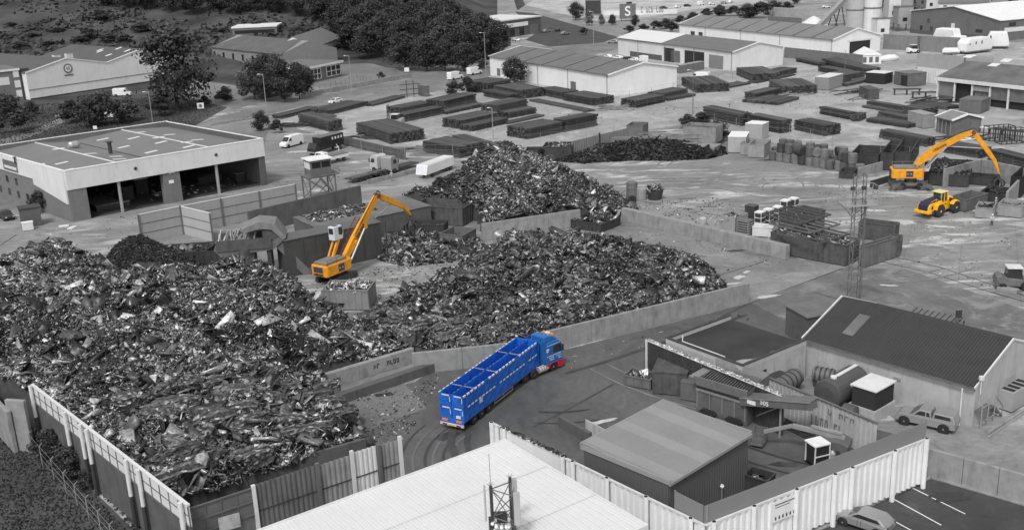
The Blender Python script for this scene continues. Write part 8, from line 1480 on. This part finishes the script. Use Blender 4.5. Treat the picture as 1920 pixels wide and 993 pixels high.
person('person in a pale coverall leaning over the white lorry behind the cabin roof', (637, 296), rad(80), {'ch': (0, .12, 1.28), 'nk': (0, .25, 1.46), 'hd': (0, .32, 1.6), 'hd2': (0, .36, 1.68), 'rh': (.2, .5, 1.1), 'lh': (-.2, .5, 1.1), 're': (.28, .3, 1.15), 'le': (-.28, .3, 1.15), 'ls': (-.2, .14, 1.4), 'rs': (.2, .14, 1.4)}, COVER, COVER, SKIN, z=.9, s=1.15)
person('mechanic in grey overalls standing beside the rear wheels of the lorry tractors', (735, 340), rad(10), {}, M('grey_overalls', .25, .8, .05, 4), MATS['grey_overalls'], SKIN, s=1.15)
# ------------------------------------------------------------------ trees and bushes
def crown_mesh(seed, n, blobs, leaf, flat=1.0):
    r = np.random.default_rng(seed); C = []; Rr = []
    for i in range(blobs):
        a = r.random() * 6.283; q = r.random() ** .6; z = r.random(); w = math.sin(math.pi * min(1, .18 + .78 * z)) ** .7; C.append((math.cos(a) * q * .36 * w, math.sin(a) * q * .36 * w, .18 + z * .68)); Rr.append((.07 + .15 * r.random() ** 1.5) * (.7 + .4 * w))
    C = np.array(C); Rr = np.array(Rr); b = r.integers(0, blobs, n); d = r.normal(size=(n, 3)); d /= np.linalg.norm(d, axis=1)[:, None]; rad_ = Rr[b] * (.45 + .75 * r.random(n) ** .8); P = C[b] + d * rad_[:, None] * [1, 1, .85]
    s = leaf * (.5 + r.random(n)); u = r.normal(size=(n, 3)); u /= np.linalg.norm(u, axis=1)[:, None]; nn = d + .7 * r.normal(size=(n, 3)); v = np.cross(nn, u); v /= np.linalg.norm(v, axis=1)[:, None]; u = np.cross(v, nn); u /= np.linalg.norm(u, axis=1)[:, None]
    V = np.stack([P - u * s[:, None] - v * s[:, None] * .6, P + u * s[:, None] - v * s[:, None] * .6, P + u * s[:, None] * .7 + v * s[:, None] * .6, P - u * s[:, None] * .8 + v * s[:, None] * .6], 1).reshape(-1, 3)
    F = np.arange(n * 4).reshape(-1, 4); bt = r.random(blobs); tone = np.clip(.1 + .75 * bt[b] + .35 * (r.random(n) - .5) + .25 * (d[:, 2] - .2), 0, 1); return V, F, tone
def mk_crown(name, seed, n, blobs, leaf, mat):
    V, F, t = crown_mesh(seed, n, blobs, leaf); o = np_mesh(name, V, F, t, mat); me = o.data; bpy.data.objects.remove(o); return me
TREE = [mk_crown('crown', 300 + i, 7500, 40 + 8 * i, .016, LEAF) for i in range(4)]; TREEL = mk_crown('crown', 320, 4200, 30, .018, LEAFL); BUSH = [mk_crown('bush_crown', 340 + i, 3600, 22, .024, (LEAF, LEAFL)[i == 2]) for i in range(3)]; LOOSE = mk_crown('crown', 330, 5200, 46, .016, LEAF)
def trunk_mesh(seed):
    r = random.Random(seed); m = MB(); m.cyl((0, 0, 0), (0, 0, .3), .022, .015, n=7).cyl((0, 0, .3), (.01, 0, .62), .015, .007, n=6)
    for i in range(9): a = r.uniform(0, 6.28); z = r.uniform(.2, .5); l = r.uniform(.14, .3); m.cyl((0, 0, z), (math.cos(a) * l, math.sin(a) * l, z + r.uniform(.12, .25)), .008, .003, n=5)
    o = m.build('trunk', BARK); me = o.data; bpy.data.objects.remove(o); return me
TRK_M = [trunk_mesh(i) for i in range(3)]; rt = random.Random(99)
def tree(label, b, ty, wf=1.0, mesh=None, hillside=False, h=None, name='tree', cat='tree', group=None, trunk=True, g=None):
    g = g or (GH(*b) if hillside else G(*b)); h = h or hgt(None, ty, g); T = thing(name, label, cat, g, rt.uniform(0, 6.28), group); T.scale = (h * wf, h * wf, h)
    me = mesh or rt.choice(TREE); c = bpy.data.objects.new('crown', me); COL.objects.link(c); c.parent = T
    if trunk: t = bpy.data.objects.new('trunk', rt.choice(TRK_M)); COL.objects.link(t); t.parent = T
    return T
tree('tall loose crowned tree standing before the twin gabled hall', (333, 205), 42, 1.15, LOOSE); tree('pale round tree left of the street lamp at the bend', (478, 186), 108, 1.1, TREEL)
for i, (b, t, w) in enumerate([((500, 190), 95, .8), ((535, 192), 104, .75), ((562, 186), 112, .7), ((520, 178), 98, .8), ((578, 180), 122, .7)]): tree(('dark conifer, leftmost of the clump beside the office', 'dark conifer in the middle of the clump beside the office', 'dark conifer in the right front of the office clump', 'dark conifer at the back of the clump beside the office', 'smallest dark conifer of the office clump, next to the windows')[i], b, t, w * 1.1, name='conifer', group='conifers beside the office')
tree('round tree growing against the pale warehouse wall', (965, 158), 104, 1.15); tree('small dark round bush on the far lawn', (1094, 66), 50, 1.3, BUSH[0], name='bush', cat='bush', trunk=False)
for i, (b, t, w, ms) in enumerate([((25, 250), 178, 1.3, 0), ((190, 235), 168, 1.4, 1), ((135, 230), 185, 1.4, 0), ((240, 228), 178, 1.2, 2), ((60, 215), 188, 1.3, 1), ((300, 218), 178, 1.5, 0), ((20, 215), 170, 1.4, 2), ((425, 190), 160, 1.2, 1), ((385, 200), 178, 1.2, 0), ((490, 245), 205, .9, 1), ((520, 250), 222, 1.2, 0), ((715, 148), 134, 1.4, 0), ((850, 178), 150, 1.4, 1), ((878, 175), 142, 1.2, 0), ((905, 128), 108, 1.5, 2), ((1315, 245), 208, 1.5, 0), ((1345, 265), 225, 1.3, 1), ((1290, 240), 212, 1.4, 1), ((1310, 272), 235, 1.2, 0), ((75, 400), 355, .9, 0), ((110, 690), 640, .001, 0)]):
    if w > .01: tree(['large dark bush at the left edge below the brick building', 'broad bush in front of the white hall emblem', 'left part of the shrub belt below the twin gabled hall', 'bush with pale flowers beside the white van', 'shrub behind the left edge bush', 'dark hedge bush under the tall loose tree', 'pale topped shrub at the far left under the brick wall', 'bush beside the pale round tree', 'low shrub between the tall tree and the dark car', 'narrow shrub beside the street lamp at the bend', 'small shrub left of the white panel van', 'low clump before the office entrance sign', 'shrub hiding the left white van by the hedge', 'shrub between the two white vans by the hedge', 'pale shrubs before the low shop', 'dark bush behind the big water tank', 'dark bush right of the big water tank', 'bush at the bend of the wire fence', 'bush between the water tank and the pale containers', 'dark shrub against the workshop side wall'][i], b, t, w, BUSH[ms], name='bush', cat='bush', trunk=False)
for i, (px, py) in enumerate([(110, 850), (150, 880), (95, 818), (180, 905)]): tree(('big weed bush against the steel perimeter wall', 'weed bush at the second pair of wall posts', 'small weed bush at the upper end of the bank', 'low weeds beside the lower wall posts')[i], (px - 12, py + 12), 0, 1.3, BUSH[i % 3], h=(3.2, 3.0, 2.2, 2.0)[i], name='bush', cat='bush', trunk=False)
# wood on the hillside
W_ = [(640, 70, -20), (665, 95, -5), (690, 80, -30), (715, 100, 0), (740, 85, -25), (765, 112, 20), (790, 95, -15), (815, 118, 35), (840, 100, 10), (862, 118, 40), (885, 108, 22), (912, 112, 26), (932, 100, 34), (700, 60, -45), (740, 55, -50), (780, 60, -50), (820, 70, -35), (855, 80, -10), (600, 40, -40), (560, 30, -50), (520, 25, -55), (480, 22, -55), (440, 26, -45), (400, 20, -50), (360, 28, -35), (320, 22, -40), (280, 18, -42), (240, 15, -40), (200, 12, -42), (640, 30, -60), (680, 28, -60), (600, 18, -60), (730, 20, -60), (780, 25, -60), (830, 35, -50), (760, 132, 55), (800, 134, 60), (835, 134, 70), (870, 134, 75), (690, 110, 40), (655, 60, -30), (870, 60, 10), (905, 85, 20)]
for i, (px, py, ty) in enumerate(W_):
    g = GH(px, py); h = min(17, max(9, hgt(None, ty, g) if ty > -39 else 15)); tree(('dark broadleaf tree in the wood above the office forecourt' if px > 600 else 'dark tree of the belt along the top of the grassy hillside'), (px, py), 0, rt.uniform(.95, 1.25), g=g, h=h, group='trees of the wood above the forecourt' if px > 600 else 'trees along the top of the hillside')
for i, (px, py, h, w) in enumerate([(170, 72, 7, 1.7), (205, 78, 6, 1.6), (235, 80, 6, 1.5), (265, 60, 7, 1.6), (190, 40, 8, 1.6), (150, 80, 5, 1.8), (60, 70, 3, 2.4), (110, 60, 3.5, 2.2), (20, 50, 3, 2.5), (300, 66, 4, 2), (330, 60, 3, 2.4), (420, 60, 3, 2.2), (370, 75, 3, 2), (480, 48, 2.5, 2.6), (560, 60, 3, 2.2), (600, 75, 3, 2.4), (640, 90, 3, 2.4), (90, 85, 3, 2.4), (40, 90, 3.5, 2.4), (540, 80, 2.5, 2.4)]):
    h *= .62; w *= 1.6
    tree('gorse bush on the grassy hillside above the twin gabled hall' if px < 350 else 'gorse bush on the bare slope beneath the hilltop trees', (px, py), 0, w, BUSH[i % 2], g=GH(px, py), h=h, name='bush', cat='bush', trunk=False, group='gorse bushes on the hillside' if px < 350 else 'gorse bushes on the bare slope')
# hedge bank and young trees at the far lot
for i, (px, py, ty, w) in enumerate([(1180, 62, 47, 1.8), (1205, 60, 44, 1.7), (1230, 56, 38, 1.8), (1250, 54, 34, 1.7), (1275, 46, 28, 1.8), (1300, 40, 22, 1.8), (1325, 34, 15, 1.8), (1350, 30, 12, 1.8), (1375, 30, 10, 1.8), (1400, 34, 6, 1.8), (1425, 34, 2, 1.8), (1450, 26, 0, 1.8), (1260, 60, 40, 1.6), (1350, 26, 8, 1.7), (1475, 24, 2, 1.6)]): tree('dense hedge shrub on the bank behind the double warehouse', (px, py), ty, w, BUSH[i % 2], name='bush', cat='bush', trunk=False, group='hedge shrubs on the bank')
tree('dark crowned tree at the upper edge left of the billboard', (1080, 38), 2, 1.1); tree('small tree with an upright crown right of the far lawn', (1148, 48), 26, .9); tree('thin young tree in front of the dark hoarding', (1105, 48), 18, .8, TREEL); tree('small tree beside the letter billboard', (1190, 50), 26, .9); tree('thin young tree at the lawn edge', (1128, 48), 26, .8, TREEL)
for i, (px, py, ty) in enumerate([(1690, 40, -12), (1675, 34, -10), (1490, 8, -18), (1900, 10, -20), (1740, 8, -20), (1650, 20, -15)]): tree(('dark tree between the silos and the houses', 'dark tree behind the box cabin', 'dark tree at the top edge above the block walls', 'tree at the top right corner', 'tree behind the leftmost house', 'tree behind the slim silo')[i], (px, py), ty, 1.2)
# ragged grass and weeds along edges
r = np.random.default_rng(12)
def tufts(name, label, P, n, s, mat=LEAF, hz=0):
    xs = [G(*p) for p in P]; x0, x1, y0, y1 = min(p.x for p in xs), max(p.x for p in xs), min(p.y for p in xs), max(p.y for p in xs); X, Y = r.uniform(x0, x1, n * 3), r.uniform(y0, y1, n * 3); m = inpoly(X, Y, [(p.x, p.y) for p in xs]); X, Y = X[m][:n], Y[m][:n]; n = len(X)
    a = r.uniform(0, 3.14, n); u = np.stack([np.cos(a), np.sin(a), np.zeros(n)], -1) * s; t = np.stack([r.uniform(-s, s, n), r.uniform(-s, s, n), r.uniform(.5, 2.0, n) * s], -1); P0 = np.stack([X, Y, np.zeros(n)], -1)
    V = np.stack([P0 - u, P0 + u, P0 + u * .6 + t, P0 - u * .6 + t], 1).reshape(-1, 3); o = np_mesh(name, V, np.arange(n * 4).reshape(-1, 4), r.random(n), mat); o['kind'] = 'stuff'; o['label'] = label; o['category'] = 'grass'
tufts('rough_grass', 'rough grass on the bank at the lower left corner', [(-60, 760), (60, 800), (180, 930), (330, 1100), (-200, 1100)], 12000, .1); tufts('rough_grass', 'weeds between the steel wall and the bank fence', [(40, 770), (75, 790), (330, 1000), (260, 1010), (150, 880)], 3000, .14); tufts('rough_grass', 'rough grass of the verge behind the workshop', [(100, 300), (340, 240), (420, 205), (330, 180), (0, 200), (-80, 300)], 9000, .16)

P_ = np.array([tuple(GH(*p)) for p in [(r.uniform(-20, 640), r.uniform(2, 108)) for _ in range(5200)]]); q_ = vnoise(P_[:, 0], P_[:, 1], 16, 3) + .35 * r.random(len(P_)) > .1; P_ = P_[q_]; n_ = len(P_); s_ = r.uniform(.5, 1.6, n_)[:, None]
a_ = r.uniform(0, 3.14, n_); u_ = np.stack([np.cos(a_), np.sin(a_), np.zeros(n_)], -1) * s_; t_ = np.stack([r.uniform(-.5, .5, n_), r.uniform(-.5, .5, n_), r.uniform(.3, .9, n_)], -1) * s_
o = np_mesh('rough_grass', np.stack([P_ - u_, P_ + u_, P_ + u_ * .5 + t_, P_ - u_ * .5 + t_], 1).reshape(-1, 3), np.arange(n_ * 4).reshape(-1, 4), r.random(n_), LEAF); o['kind'] = 'stuff'; o['label'] = 'patches of rough scrub and bracken over the hillside'; o['category'] = 'scrub'
